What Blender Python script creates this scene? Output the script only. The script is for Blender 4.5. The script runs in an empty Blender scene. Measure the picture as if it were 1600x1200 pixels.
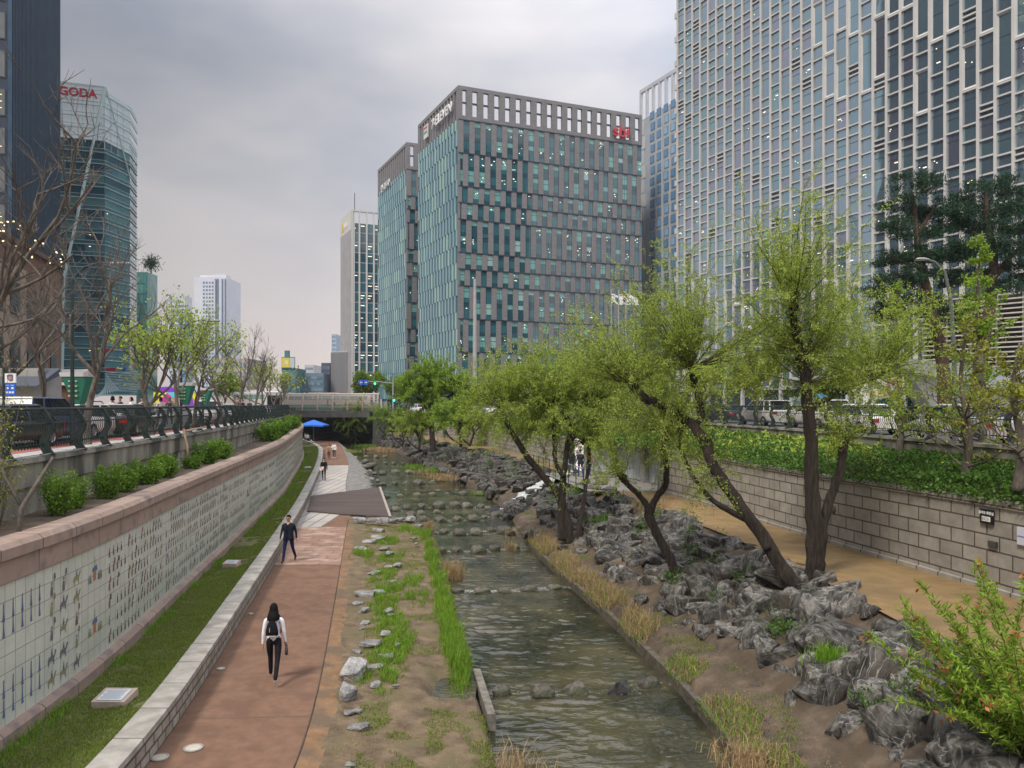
import bpy, bmesh, math, random
import numpy as np
from math import sin, cos, pi, radians
from mathutils import Vector, Matrix, noise as mnoise
random.seed(7); RNG = np.random.default_rng(7)
S = bpy.context.scene
COL = S.collection
# ---------------------------------------------------------------- camera, sky, sun, exposure
EYE = 6.0            # eye height above the riverside path
FPX = 1200.0         # focal length in pixels of the 1600 px wide photograph
HOR = 631.0          # row of the horizon
cam = bpy.data.cameras.new("camera"); camo = bpy.data.objects.new("camera", cam); COL.objects.link(camo)
cam.sensor_width = 36; cam.lens = 36*FPX/1600; cam.clip_end = 5000; cam.clip_start = .05
cam.shift_y = (HOR-600)/1600
camo.location = (0, 0, EYE); camo.rotation_euler = (radians(90), 0, 0)
S.camera = camo
W = bpy.data.worlds.new("World"); S.world = W; W.use_nodes = True
nt = W.node_tree; nt.nodes.clear()
def N(t, **k):
    n = nt.nodes.new(t)
    for a, b in k.items(): setattr(n, a, b)
    return n
SUN_EL, SUN_AZ = radians(52), radians(215)
sky = N('ShaderNodeTexSky', sky_type='NISHITA', sun_disc=False, sun_elevation=SUN_EL, sun_rotation=SUN_AZ, air_density=1.5, dust_density=3)
tc = N('ShaderNodeTexCoord'); mp = N('ShaderNodeMapping'); mp.inputs['Scale'].default_value = (1, 1.0, 2.6)
mp.inputs['Location'].default_value = (.35, .1, .28)
nz = N('ShaderNodeTexNoise'); nz.inputs['Scale'].default_value = 1.7; nz.inputs['Detail'].default_value = 5; nz.inputs['Roughness'].default_value = .5
sep = N('ShaderNodeSeparateXYZ')
rmp = N('ShaderNodeValToRGB'); e = rmp.color_ramp.elements
e[0].position = .36; e[0].color = (3.3, 3.6, 4.3, 1); e[1].position = .62; e[1].color = (6.7, 6.35, 6.4, 1)
warm = N('ShaderNodeValToRGB'); w = warm.color_ramp.elements
w[0].position = 0; w[0].color = (1, 1, 1, 1); w[1].position = .26; w[1].color = (0, 0, 0, 1)
mixh = N('ShaderNodeMixRGB'); mixh.inputs[2].default_value = (8.0, 6.9, 6.6, 1)
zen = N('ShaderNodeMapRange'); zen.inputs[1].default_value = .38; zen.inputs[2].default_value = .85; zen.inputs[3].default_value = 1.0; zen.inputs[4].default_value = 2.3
mul = N('ShaderNodeVectorMath', operation='SCALE')
mixs = N('ShaderNodeMixRGB'); mixs.inputs[0].default_value = .9
bg = N('ShaderNodeBackground'); bg.inputs[1].default_value = .1
out = N('ShaderNodeOutputWorld')
L = nt.links.new
L(tc.outputs['Generated'], mp.inputs[0]); L(mp.outputs[0], nz.inputs[0]); L(nz.outputs[0], rmp.inputs[0])
L(tc.outputs['Generated'], sep.inputs[0]); L(sep.outputs[2], warm.inputs[0]); L(warm.outputs[0], mixh.inputs[0]); L(rmp.outputs[0], mixh.inputs[1])
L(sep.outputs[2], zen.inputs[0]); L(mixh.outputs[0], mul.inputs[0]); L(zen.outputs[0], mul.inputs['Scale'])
gx = N('ShaderNodeMapRange'); gx.inputs[1].default_value = -.42; gx.inputs[2].default_value = .42; gx.inputs[3].default_value = .70; gx.inputs[4].default_value = 1.7
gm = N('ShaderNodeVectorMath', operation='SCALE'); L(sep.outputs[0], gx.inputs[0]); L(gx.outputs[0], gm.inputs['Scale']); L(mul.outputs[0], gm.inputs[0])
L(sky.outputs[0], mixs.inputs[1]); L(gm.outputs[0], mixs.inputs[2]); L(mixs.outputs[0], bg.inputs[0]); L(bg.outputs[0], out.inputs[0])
sl = bpy.data.lights.new("sun", 'SUN'); sl.energy = 2.9; sl.angle = radians(12); sl.color = (1, .93, .82)
so = bpy.data.objects.new("sun", sl); COL.objects.link(so); so.location = (0, -20, 60)
sd = Vector((sin(SUN_AZ)*cos(SUN_EL), cos(SUN_AZ)*cos(SUN_EL), sin(SUN_EL)))
so.rotation_euler = sd.to_track_quat('Z', 'Y').to_euler()
S.view_settings.view_transform = 'Standard'; S.view_settings.look = 'None'; S.view_settings.exposure = .18; S.view_settings.gamma = 1
S.cycles.use_denoising = True; S.cycles.max_bounces = 6; S.cycles.diffuse_bounces = 3; S.cycles.glossy_bounces = 3
S.cycles.transparent_max_bounces = 16; S.cycles.transmission_bounces = 4; S.cycles.volume_bounces = 1
S.cycles.caustics_reflective = False; S.cycles.caustics_refractive = False

# ---------------------------------------------------------------- helpers
def G(px, py, z=0.0):
    """point at height z that lies at a place measured on the photograph"""
    y = (EYE-z)*FPX/(py-HOR); return Vector(((px-800)*y/FPX, y, z))
def D(px, py, y):
    return Vector(((px-800)*y/FPX, y, EYE-(py-HOR)*y/FPX))
def tag(o, label=None, cat=None, group=None, kind=None):
    if label: o['label'] = label
    if cat: o['category'] = cat
    if group: o['group'] = group
    if kind: o['kind'] = kind
    return o
def empty(name, loc, rz=0, label=None, cat=None, group=None):
    o = bpy.data.objects.new(name, None); COL.objects.link(o); o.location = loc; o.rotation_euler = (0, 0, rz)
    o.empty_display_size = .3
    return tag(o, label, cat, group)
def kids(o): return [c for c in KIDS.get(o.name, [])]
KIDS = {}
def setparent(c, p):
    c.parent = p; KIDS.setdefault(p.name, []).append(c)
def copy_tree(o, parent=None, label=None):
    c = o.copy(); COL.objects.link(c)
    if parent: setparent(c, parent)
    if label: c['label'] = label
    for ch in kids(o): copy_tree(ch, c)
    return c
class MB:
    """collects faces in world space; build() links them as one mesh object"""
    def __init__(s): s.v = []; s.f = []; s.m = []; s.n = 0; s.av = []; s.af = []; s.am = []
    def add(s, vs, fs, mi=0):
        o = len(s.v); s.v.extend([tuple(v) for v in vs]); s.f.extend([tuple(i+o for i in f) for f in fs]); s.m.extend([mi]*len(fs)); return s
    def quads(s, arr, mi=0):
        """arr (n,4,3) numpy"""
        s.av.append(np.asarray(arr, dtype=float)); s.am.append(mi); return s
    def box(s, c, size, rz=0, mi=0, rot=None):
        hx, hy, hz = size[0]/2, size[1]/2, size[2]/2
        R_ = rot if rot is not None else Matrix.Rotation(rz, 3, 'Z')
        c = Vector(c)
        vs = [c + R_ @ Vector((sx*hx, sy*hy, sz*hz)) for sz in (-1, 1) for sy in (-1, 1) for sx in (-1, 1)]
        return s.add(vs, [(0,2,3,1),(4,5,7,6),(0,1,5,4),(2,6,7,3),(0,4,6,2),(1,3,7,5)], mi)
    def hexa(s, b, t, mi=0):
        """b, t: four bottom and four top corners (ccw from above)"""
        return s.add(list(b)+list(t), [(3,2,1,0),(4,5,6,7),(0,1,5,4),(1,2,6,5),(2,3,7,6),(3,0,4,7)], mi)
    def prism(s, poly, z0, z1, mi=0):
        n = len(poly)
        vs = [(p[0], p[1], z0) for p in poly]+[(p[0], p[1], z1) for p in poly]
        fs = [tuple(range(n-1, -1, -1)), tuple(range(n, 2*n))]+[(i, (i+1) % n, n+(i+1) % n, n+i) for i in range(n)]
        return s.add(vs, fs, mi)
    def tube(s, pts, rad, n=6, mi=0, cap=True, fl=0.0):
        pts = [Vector(p) for p in pts]
        if not hasattr(rad, '__len__'): rad = [rad]*len(pts)
        vs = []; fs = []
        t0 = (pts[1]-pts[0]).normalized(); up = Vector((0, 0, 1)) if abs(t0.z) < .9 else Vector((1, 0, 0))
        a = t0.cross(up).normalized()
        for i, p in enumerate(pts):
            t = (pts[min(i+1, len(pts)-1)]-pts[max(i-1, 0)])
            if t.length < 1e-9: t = t0.copy()
            t.normalize(); a = (a - t*a.dot(t))
            if a.length < 1e-6: a = t.orthogonal()
            a.normalize(); b = t.cross(a)
            for k in range(n):
                th = 2*pi*k/n; vs.append(p+(a*cos(th)+b*sin(th))*rad[i]*((1+fl*mnoise.noise(Vector((cos(th)*2.6, sin(th)*2.6, i*.35+pts[0].x)))+fl*.6*sin(3*th+i*.25)) if fl else 1))
        for i in range(len(pts)-1):
            for k in range(n):
                fs.append((i*n+k, i*n+(k+1) % n, (i+1)*n+(k+1) % n, (i+1)*n+k))
        if cap: fs.append(tuple(range(n-1, -1, -1))); fs.append(tuple((len(pts)-1)*n+k for k in range(n)))
        return s.add(vs, fs, mi)
    def loft(s, rows, mi=0, closed=False):
        """rows: list of equal-length polylines"""
        m = len(rows[0]); vs = [p for r in rows for p in r]; fs = []
        for i in range(len(rows)-1):
            for k in range(m if closed else m-1):
                fs.append((i*m+k, i*m+(k+1) % m, (i+1)*m+(k+1) % m, (i+1)*m+k))
        return s.add(vs, fs, mi)
    def lathe(s, c, prof, n=12, mi=0):
        c = Vector(c)
        rows = [[c+Vector((r*cos(2*pi*k/n), r*sin(2*pi*k/n), z)) for k in range(n)] for r, z in prof]
        return s.loft(rows, mi, True)
    def build(s, name, mat, parent=None, smooth=False, loc=None):
        off = Vector((0, 0, 0))
        if parent is not None and not s.__dict__.get('local'):
            off = Vector(PL.get(parent.name, parent.location))
        if loc is not None: off = off if parent is not None else Vector(loc)
        me = bpy.data.meshes.new(name)
        nv = len(s.v); V = np.array(s.v, dtype=float).reshape(-1, 3)
        if s.av:
            A = np.concatenate([a.reshape(-1, 3) for a in s.av]) ; nq = len(A)//4
            F = np.arange(len(A)).reshape(-1, 4)+nv
            ls = [len(f) for f in s.f]
            V = np.concatenate([V, A]) if nv else A
            lv = np.concatenate([np.array([i for f in s.f for i in f], dtype=np.int64), F.ravel()]).astype(np.int32)
            tot = np.array(ls+[4]*nq, dtype=np.int32)
            mi = np.array(s.m+[k for a, k in zip(s.av, s.am) for _ in range(len(a))], dtype=np.int32)
        else:
            lv = np.array([i for f in s.f for i in f], dtype=np.int32); tot = np.array([len(f) for f in s.f], dtype=np.int32); mi = np.array(s.m, dtype=np.int32)
        V = V-np.array(off)
        me.vertices.add(len(V)); me.vertices.foreach_set('co', V.ravel().astype(np.float32))
        me.loops.add(len(lv)); me.loops.foreach_set('vertex_index', lv)
        me.polygons.add(len(tot)); st = np.concatenate([[0], np.cumsum(tot)[:-1]]).astype(np.int32)
        me.polygons.foreach_set('loop_start', st); me.polygons.foreach_set('loop_total', tot)
        me.polygons.foreach_set('material_index', mi)
        me.polygons.foreach_set('use_smooth', np.full(len(tot), bool(smooth)))
        me.update(calc_edges=True)
        for m_ in (mat if isinstance(mat, (list, tuple)) else [mat]): me.materials.append(m_)
        o = bpy.data.objects.new(name, me); COL.objects.link(o)
        if parent is not None:
            setparent(o, parent); PL[o.name] = tuple(off)
        else: o.location = off
        return o
PL = {}
def local(): m = MB(); m.local = True; return m

# ---------------------------------------------------------------- materials
MATS = {}
def mat(name, c1, c2=None, scale=3.0, rough=.8, bump=0.0, bscale=None, metal=0.0, stretch=(1,1,1), lo=.35, hi=.65, spec=.5, coords='Object',
        c3=None, s3=.6, emit=None, rv=0.0, detail=6, alpha=None, vein=None, rand=0.0, trans=0.0, sub=None, world=False):
    if name in MATS: return MATS[name]
    m = bpy.data.materials.new(name); m.use_nodes = True; t = m.node_tree; ns = t.nodes; lk = t.links.new
    b = ns['Principled BSDF']
    def c(x): return (x[0], x[1], x[2], 1)
    b.inputs['Base Color'].default_value = c(c1); b.inputs['Roughness'].default_value = rough; b.inputs['Metallic'].default_value = metal
    b.inputs['Specular IOR Level'].default_value = spec
    tcn = ns.new('ShaderNodeTexCoord'); mpn = ns.new('ShaderNodeMapping'); mpn.inputs['Scale'].default_value = stretch
    lk(tcn.outputs[coords], mpn.inputs[0])
    if world:
        gn = ns.new('ShaderNodeNewGeometry'); lk(gn.outputs['Position'], mpn.inputs[0])
    col = None
    if c2 is not None:
        n = ns.new('ShaderNodeTexNoise'); n.inputs['Scale'].default_value = scale; n.inputs['Detail'].default_value = detail; n.inputs['Roughness'].default_value = .6
        lk(mpn.outputs[0], n.inputs['Vector'])
        r = ns.new('ShaderNodeValToRGB'); r.color_ramp.elements[0].position = lo; r.color_ramp.elements[1].position = hi
        r.color_ramp.elements[0].color = c(c1); r.color_ramp.elements[1].color = c(c2)
        lk(n.outputs[0], r.inputs[0]); col = r.outputs[0]
        if c3 is not None:
            n3 = ns.new('ShaderNodeTexNoise'); n3.inputs['Scale'].default_value = s3; n3.inputs['Detail'].default_value = 4
            lk(mpn.outputs[0], n3.inputs['Vector'])
            r3 = ns.new('ShaderNodeValToRGB'); r3.color_ramp.elements[0].position = .48; r3.color_ramp.elements[1].position = .62
            lk(n3.outputs[0], r3.inputs[0]); mx = ns.new('ShaderNodeMixRGB'); lk(r3.outputs[0], mx.inputs[0]); lk(col, mx.inputs[1]); mx.inputs[2].default_value = c(c3); col = mx.outputs[0]
    if vein is not None:
        vn = ns.new('ShaderNodeTexNoise'); vn.inputs['Scale'].default_value = vein[1]; vn.inputs['Detail'].default_value = 5; vn.inputs['Distortion'].default_value = 1.6
        m2 = ns.new('ShaderNodeMapping'); m2.inputs['Scale'].default_value = (1, 1.6, .55); m2.inputs['Rotation'].default_value = (.5, .4, .2)
        lk(tcn.outputs[coords], m2.inputs[0]); lk(m2.outputs[0], vn.inputs['Vector'])
        vr = ns.new('ShaderNodeValToRGB'); ve = vr.color_ramp.elements; ve[0].position = .484; ve[0].color = (0,0,0,1); ve[1].position = .5; ve[1].color = (.65,.65,.65,1)
        x_ = ve.new(.516); x_.color = (0,0,0,1)
        lk(vn.outputs[0], vr.inputs[0]); mx = ns.new('ShaderNodeMixRGB'); lk(vr.outputs[0], mx.inputs[0]); lk(col, mx.inputs[1]); mx.inputs[2].default_value = c(vein[0]); col = mx.outputs[0]
    if rand:
        oi = ns.new('ShaderNodeObjectInfo'); mr = ns.new('ShaderNodeMapRange'); mr.inputs[3].default_value = 1-rand; mr.inputs[4].default_value = 1+rand
        lk(oi.outputs['Random'], mr.inputs[0]); hs = ns.new('ShaderNodeHueSaturation'); lk(mr.outputs[0], hs.inputs['Value'])
        if col is not None: lk(col, hs.inputs['Color'])
        else: hs.inputs['Color'].default_value = c(c1)
        col = hs.outputs[0]
    if rv:   # per-leaf / per-face variation
        wn = ns.new('ShaderNodeTexWhiteNoise'); g = ns.new('ShaderNodeNewGeometry'); lk(g.outputs['Random Per Island'], wn.inputs['Vector']) 
        wn.noise_dimensions = '3D'; mr = ns.new('ShaderNodeMapRange'); mr.inputs[3].default_value = 1-rv; mr.inputs[4].default_value = 1+rv
        lk(wn.outputs['Value'], mr.inputs[0]); hs = ns.new('ShaderNodeHueSaturation'); lk(mr.outputs[0], hs.inputs['Value'])
        if col is not None: lk(col, hs.inputs['Color'])
        else: hs.inputs['Color'].default_value = c(c1)
        col = hs.outputs[0]
    if col is not None: lk(col, b.inputs['Base Color'])
    if bump:
        bn = ns.new('ShaderNodeTexNoise'); bn.inputs['Scale'].default_value = bscale or scale*4; bn.inputs['Detail'].default_value = 6; bn.inputs['Roughness'].default_value = .65
        lk(mpn.outputs[0], bn.inputs['Vector']); bu = ns.new('ShaderNodeBump'); bu.inputs['Strength'].default_value = min(1, bump); bu.inputs['Distance'].default_value = .05 if bump <= 1 else .05*bump
        lk(bn.outputs[0], bu.inputs['Height']); lk(bu.outputs[0], b.inputs['Normal'])
    if emit: b.inputs['Emission Color'].default_value = c(emit[0]); b.inputs['Emission Strength'].default_value = emit[1]
    if alpha is not None: b.inputs['Alpha'].default_value = alpha
    if trans:
        tr = ns.new('ShaderNodeBsdfTranslucent'); ms = ns.new('ShaderNodeMixShader'); ms.inputs[0].default_value = trans
        if col is not None: lk(col, tr.inputs[0])
        else: tr.inputs[0].default_value = c(c1)
        lk(b.outputs[0], ms.inputs[1]); lk(tr.outputs[0], ms.inputs[2]); lk(ms.outputs[0], ns['Material Output'].inputs[0])
    MATS[name] = m; return m
def grid_mat(name, c1, c2, joint, sx, sy, axis='xy', jw=.03, rough=.7, coords='Object', bump=.3, offset=.5, var=.12, uvm=False, wear=None):
    """brick texture on the mesh's UV map (metres)"""
    if name in MATS: return MATS[name]
    m = bpy.data.materials.new(name); m.use_nodes = True; t = m.node_tree; ns = t.nodes; lk = t.links.new; b = ns['Principled BSDF']
    uv = ns.new('ShaderNodeUVMap'); br = ns.new('ShaderNodeTexBrick'); br.offset = offset; br.inputs['Scale'].default_value = 1
    br.inputs['Brick Width'].default_value = sx; br.inputs['Row Height'].default_value = sy; br.inputs['Mortar Size'].default_value = jw; br.inputs['Mortar Smooth'].default_value = .1
    br.inputs['Color1'].default_value = (*c1, 1); br.inputs['Color2'].default_value = (*c2, 1); br.inputs['Mortar'].default_value = (*joint, 1); br.inputs['Bias'].default_value = 0
    lk(uv.outputs[0], br.inputs['Vector'])
    n = ns.new('ShaderNodeTexNoise'); n.inputs['Scale'].default_value = 2.2; n.inputs['Detail'].default_value = 8; n.inputs['Roughness'].default_value = .65; tcn = ns.new('ShaderNodeTexCoord'); lk(tcn.outputs['Object'], n.inputs['Vector'])
    mr = ns.new('ShaderNodeMapRange'); mr.inputs[1].default_value = .3; mr.inputs[2].default_value = .7; mr.inputs[3].default_value = 1-var; mr.inputs[4].default_value = 1+var
    lk(n.outputs[0], mr.inputs[0]); hs = ns.new('ShaderNodeHueSaturation'); lk(mr.outputs[0], hs.inputs['Value']); lk(br.outputs[0], hs.inputs['Color'])
    col = hs.outputs[0]
    if wear:
        n3 = ns.new('ShaderNodeTexNoise'); n3.inputs['Scale'].default_value = wear[1]; n3.inputs['Detail'].default_value = 7; lk(tcn.outputs['Object'], n3.inputs['Vector'])
        r3 = ns.new('ShaderNodeValToRGB'); r3.color_ramp.elements[0].position = .5; r3.color_ramp.elements[1].position = .68; lk(n3.outputs[0], r3.inputs[0])
        mx = ns.new('ShaderNodeMixRGB'); lk(r3.outputs[0], mx.inputs[0]); lk(col, mx.inputs[1]); mx.inputs[2].default_value = (*wear[0], 1); col = mx.outputs[0]
    lk(col, b.inputs['Base Color']); b.inputs['Roughness'].default_value = rough
    n2 = ns.new('ShaderNodeTexNoise'); n2.inputs['Scale'].default_value = 40; n2.inputs['Detail'].default_value = 5; lk(tcn.outputs['Object'], n2.inputs['Vector'])
    ma = ns.new('ShaderNodeMath'); ma.operation = 'MULTIPLY_ADD'; ma.inputs[1].default_value = -1.0; lk(br.outputs['Fac'], ma.inputs[0]); lk(n2.outputs[0], ma.inputs[2])
    bu = ns.new('ShaderNodeBump'); bu.inputs['Strength'].default_value = bump; bu.inputs['Distance'].default_value = .02; lk(ma.outputs[0], bu.inputs['Height']); lk(bu.outputs[0], b.inputs['Normal'])
    MATS[name] = m; return m
def set_uv(o, uvs):
    me = o.data; uvl = me.uv_layers.new(name='UVMap'); vi = np.empty(len(me.loops), dtype=np.int32); me.loops.foreach_get('vertex_index', vi)
    uvl.data.foreach_set('uv', np.asarray(uvs, dtype=np.float32)[vi].ravel())
def text_mesh(txt, size=1.0, ext=.02, bold=0.0, align='CENTER'):
    cu = bpy.data.curves.new('letters', 'FONT'); cu.body = txt; cu.size = size; cu.extrude = ext; cu.align_x = align; cu.align_y = 'CENTER'; cu.offset = bold
    to = bpy.data.objects.new('letters', cu); COL.objects.link(to)
    dg = bpy.context.evaluated_depsgraph_get(); me = bpy.data.meshes.new_from_object(to.evaluated_get(dg))
    bpy.data.objects.remove(to); return me
def letters(txt, size, loc, xdir, parent, m, name='letters', ext=.03, bold=0.0, up=Vector((0,0,1)), squash=1.0):
    me = text_mesh(txt, size, ext, bold); me.materials.clear(); me.materials.append(m)
    xd = Vector(xdir).normalized(); up = Vector(up).normalized(); nd = xd.cross(up).normalized()
    M4 = Matrix((xd*squash, up, nd)).transposed().to_4x4()
    M4.translation = Vector(loc)-Vector(PL.get(parent.name, parent.location)) if parent else Vector((0,0,0))
    me.transform(M4)
    o = bpy.data.objects.new(name, me); COL.objects.link(o)
    if parent: setparent(o, parent)
    else: o.location = loc
    return o
# curves of the river bank: X as a smooth function of the distance Y
def curve(pts, deg=3):
    a = np.array(pts); p = np.polyfit(a[:, 1], a[:, 0], deg, w=1/np.sqrt(a[:, 1]))
    return lambda y: float(np.polyval(p, y))
def pl(pts, sm=True):
    a = np.array(sorted(pts, key=lambda q: q[1])); Ys = a[:, 1]; Xs = a[:, 0]
    def f(y):
        return float(np.interp(y, Ys, Xs)) if Ys[0] <= y <= Ys[-1] else (float(Xs[0]+(y-Ys[0])*(Xs[1]-Xs[0])/(Ys[1]-Ys[0])) if y < Ys[0] else float(Xs[-1]+(y-Ys[-1])*(Xs[-1]-Xs[-2])/(Ys[-1]-Ys[-2])))
    def g(y):
        w = 1.5+y*.06; return sum(f(y+w*k/3) for k in range(-3, 4))/7
    return g if sm else f
def GP(l, z): return [(G(a, b, z).x, G(a, b, z).y) for a, b in l]
# ---------------------------------------------------------------- the lie of the land

def nz3(x, y, z=0, s=1.0): return mnoise.noise(Vector((x*s, y*s, z*s)))
wallL = pl([(-7.9,-12),(-8.1,0),(-8.3,9),(-8.4,12.6),(-8.7,16.3),(-9.7,21.6),(-11.4,31.5),(-12.2,35.9),(-14,46.4),(-18,64),(-22,81),(-26.9,98),(-33,115),(-40,135),(-47,158)])
fenceL = pl([(-9.4,-12),(-9.6,0),(-10.1,12),(-10.5,16.3),(-11.3,20),(-12.1,25),(-13.4,32),(-14.8,40),(-17.3,52),(-20,65),(-23.8,81),(-28.8,99),(-35,116),(-42,135),(-49,158)])
lowI = pl([(-5.6,-12),(-5.7,0),(-5.8,10),(-5.97,12.65),(-6.25,14.15),(-6.6,16.5),(-7.1,19.1),(-9,29.4),(-11.7,43.4),(-16.5,66),(-20.6,83.7),(-25,101),(-32,118),(-40,140),(-46,158)])
pathR = pl([(-3.1,-12),(-3.2,0),(-3.4,10),(-3.55,12.7),(-3.9,15.2),(-4.83,20.3),(-6.14,27.3),(-8,37),(-9.4,45),(-12,55),(-15.9,75),(-19.7,91),(-26.5,118),(-33,140),(-40,158)])
waterL = pl([(.6,-12),(.5,0),(.1,10),(-.12,14.1),(-.8,17.7),(-1.97,26.9),(-3.2,35.1),(-3.9,39.5),(-6.2,43),(-7.6,47.6),(-9.6,55),(-11.1,62),(-14.9,79.6),(-21.2,102),(-29.7,132),(-37,158)])
waterR = pl([(4.4,-12),(4.4,0),(4.3,10),(4.15,14.1),(4.06,17.1),(3.45,20.1),(2.85,24.4),(1.9,28.8),(.47,37.6),(0,44.9),(-1.35,54),(-5.2,68),(-9.3,80),(-13.6,99),(-21.8,122),(-32,158)])
rockB = pl([(6,-12),(6,0),(5.9,10),(5.85,13.1),(5.8,15.4),(5.2,18),(4.8,20.4),(4.1,23.8),(3.2,29.3),(2.7,32.9),(.9,44),(-.6,54),(-4.6,68),(-8.8,80),(-13,99),(-21.2,122),(-31,158)])
rpL = pl([(8.8,-12),(8.8,0),(8.7,10),(8.5,16.1),(8.4,18.7),(8.45,20.9),(7.9,27.2),(6.9,32.8),(5.8,38.6),(4.6,45),(3,53),(0,69.6),(-4.5,80.6),(-10,97),(-20,122),(-31,150),(-33,158)])
wallR = pl([(14,-12),(13.6,0),(13,10),(12.3,18),(11.9,20.4),(10.8,25.5),(10,29.7),(9,37),(7.3,43),(4.7,54),(1.2,69),(-1.5,80.6),(-5.6,96),(-16.5,122),(-24.9,138),(-30,158)])
fenceR = pl([(16.5,-12),(16,0),(15,10),(14.2,20),(14,27.4),(13.8,35),(12.8,45),(10,58),(5,76),(0,94),(-13,121),(-21,137),(-27,158)])
YS = list(np.arange(-12, 30, .5))+list(np.arange(30, 70, 1.0))+list(np.arange(70, 159, 2.0))
STZ = 4.55
def strip(name, fa, fb, za, zb, m, n=2, kind='structure', ys=None, disp=0, dscale=1.0, uvs=None, smooth=False, fn=None):
    ys = ys or YS; rows = []; uv = []
    for y in ys:
        a = fa(y); b = fb(y); A = za(y) if callable(za) else za; B = zb(y) if callable(zb) else zb; r = []
        for k in range(n):
            t = k/(n-1); x = a+(b-a)*t; z = A+(B-A)*t
            if fn: z = fn(x, y, t, z)
            if disp: z += disp*nz3(x, y, 0, dscale)+disp*.5*nz3(x, y, 5, dscale*2.7)
            r.append((x, y, z)); uv.append((x, y))
        rows.append(r)
    mb = MB(); mb.loft(rows); o = mb.build(name, m, smooth=smooth or disp > 0 or fn is not None, loc=(0, 0, 0)); set_uv(o, uv)
    if kind: o['kind'] = kind
    return o
def off(f, d): return lambda y: f(y)+d
m_dirt = mat('dirt', (.095,.067,.040), (.215,.158,.098), 2.6, .95, .8, 16, c3=(.14,.115,.06), s3=1.1)
m_dirt2 = mat('dark_dirt', (.05,.04,.03), (.15,.11,.075), 1.6, .95, .6, 14, c3=(.085,.06,.038), s3=1.3)
m_turf = mat('turf', (.09,.12,.025), (.19,.17,.08), 7, .95, .7, 30, c3=(.12,.095,.055), s3=1.2)
m_asph = mat('asphalt', (.045,.045,.048), (.07,.07,.072), 3, .9, .2, 60)
m_red = mat('red_lane', (.28,.075,.06), (.34,.11,.09), 3, .9, .2, 60)
m_side = grid_mat('pavement', (.42,.41,.39), (.48,.47,.45), (.2,.2,.19), .6, .3)
m_ground = mat('ground', (.12,.12,.115), (.2,.2,.19), .4, .95, .2, 4)
m_yel = mat('yellow_path', (.23,.15,.064), (.30,.20,.092), 2.2, .95, .6, 45, c3=(.195,.133,.064), s3=.7)
m_path = mat('brown_path', (.165,.090,.056), (.212,.120,.076), 5, .9, .4, 70, c3=(.15,.082,.052), s3=1.6)
m_conc = mat('weathered_concrete', (.16,.15,.125), (.33,.31,.26), 2.2, .92, .5, 20, stretch=(1,1,.28), c3=(.07,.068,.055), s3=1.1)
m_water = bpy.data.materials.new('river_water'); m_water.use_nodes = True
def water_nodes():
    t = m_water.node_tree; ns = t.nodes; lk = t.links.new; b = ns['Principled BSDF']; g = ns.new('ShaderNodeNewGeometry')
    n = ns.new('ShaderNodeTexNoise'); n.inputs['Scale'].default_value = .55; n.inputs['Detail'].default_value = 5; lk(g.outputs['Position'], n.inputs['Vector'])
    r = ns.new('ShaderNodeValToRGB'); r.color_ramp.elements[0].position = .38; r.color_ramp.elements[1].position = .66
    r.color_ramp.elements[0].color = (.018,.020,.012,1); r.color_ramp.elements[1].color = (.085,.075,.042,1); lk(n.outputs[0], r.inputs[0]); lk(r.outputs[0], b.inputs['Base Color'])
    b.inputs['Roughness'].default_value = .06; b.inputs['IOR'].default_value = 1.55; b.inputs['Specular IOR Level'].default_value = .85
    mp = ns.new('ShaderNodeMapping'); mp.inputs['Scale'].default_value = (1.6, 3.4, 1); lk(g.outputs['Position'], mp.inputs[0])
    a = ns.new('ShaderNodeTexNoise'); a.inputs['Scale'].default_value = 1.5; a.inputs['Detail'].default_value = 1; a.inputs['Roughness'].default_value = .68; a.inputs['Distortion'].default_value = .9; lk(mp.outputs[0], a.inputs['Vector']); a.inputs['Scale'].default_value = 2.3
    bu = ns.new('ShaderNodeBump'); bu.inputs['Strength'].default_value = .5; bu.inputs['Distance'].default_value = .03; lk(a.outputs[0], bu.inputs['Height'])
    lk(bu.outputs[0], b.inputs['Normal'])
water_nodes()
WZ = -.7
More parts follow.
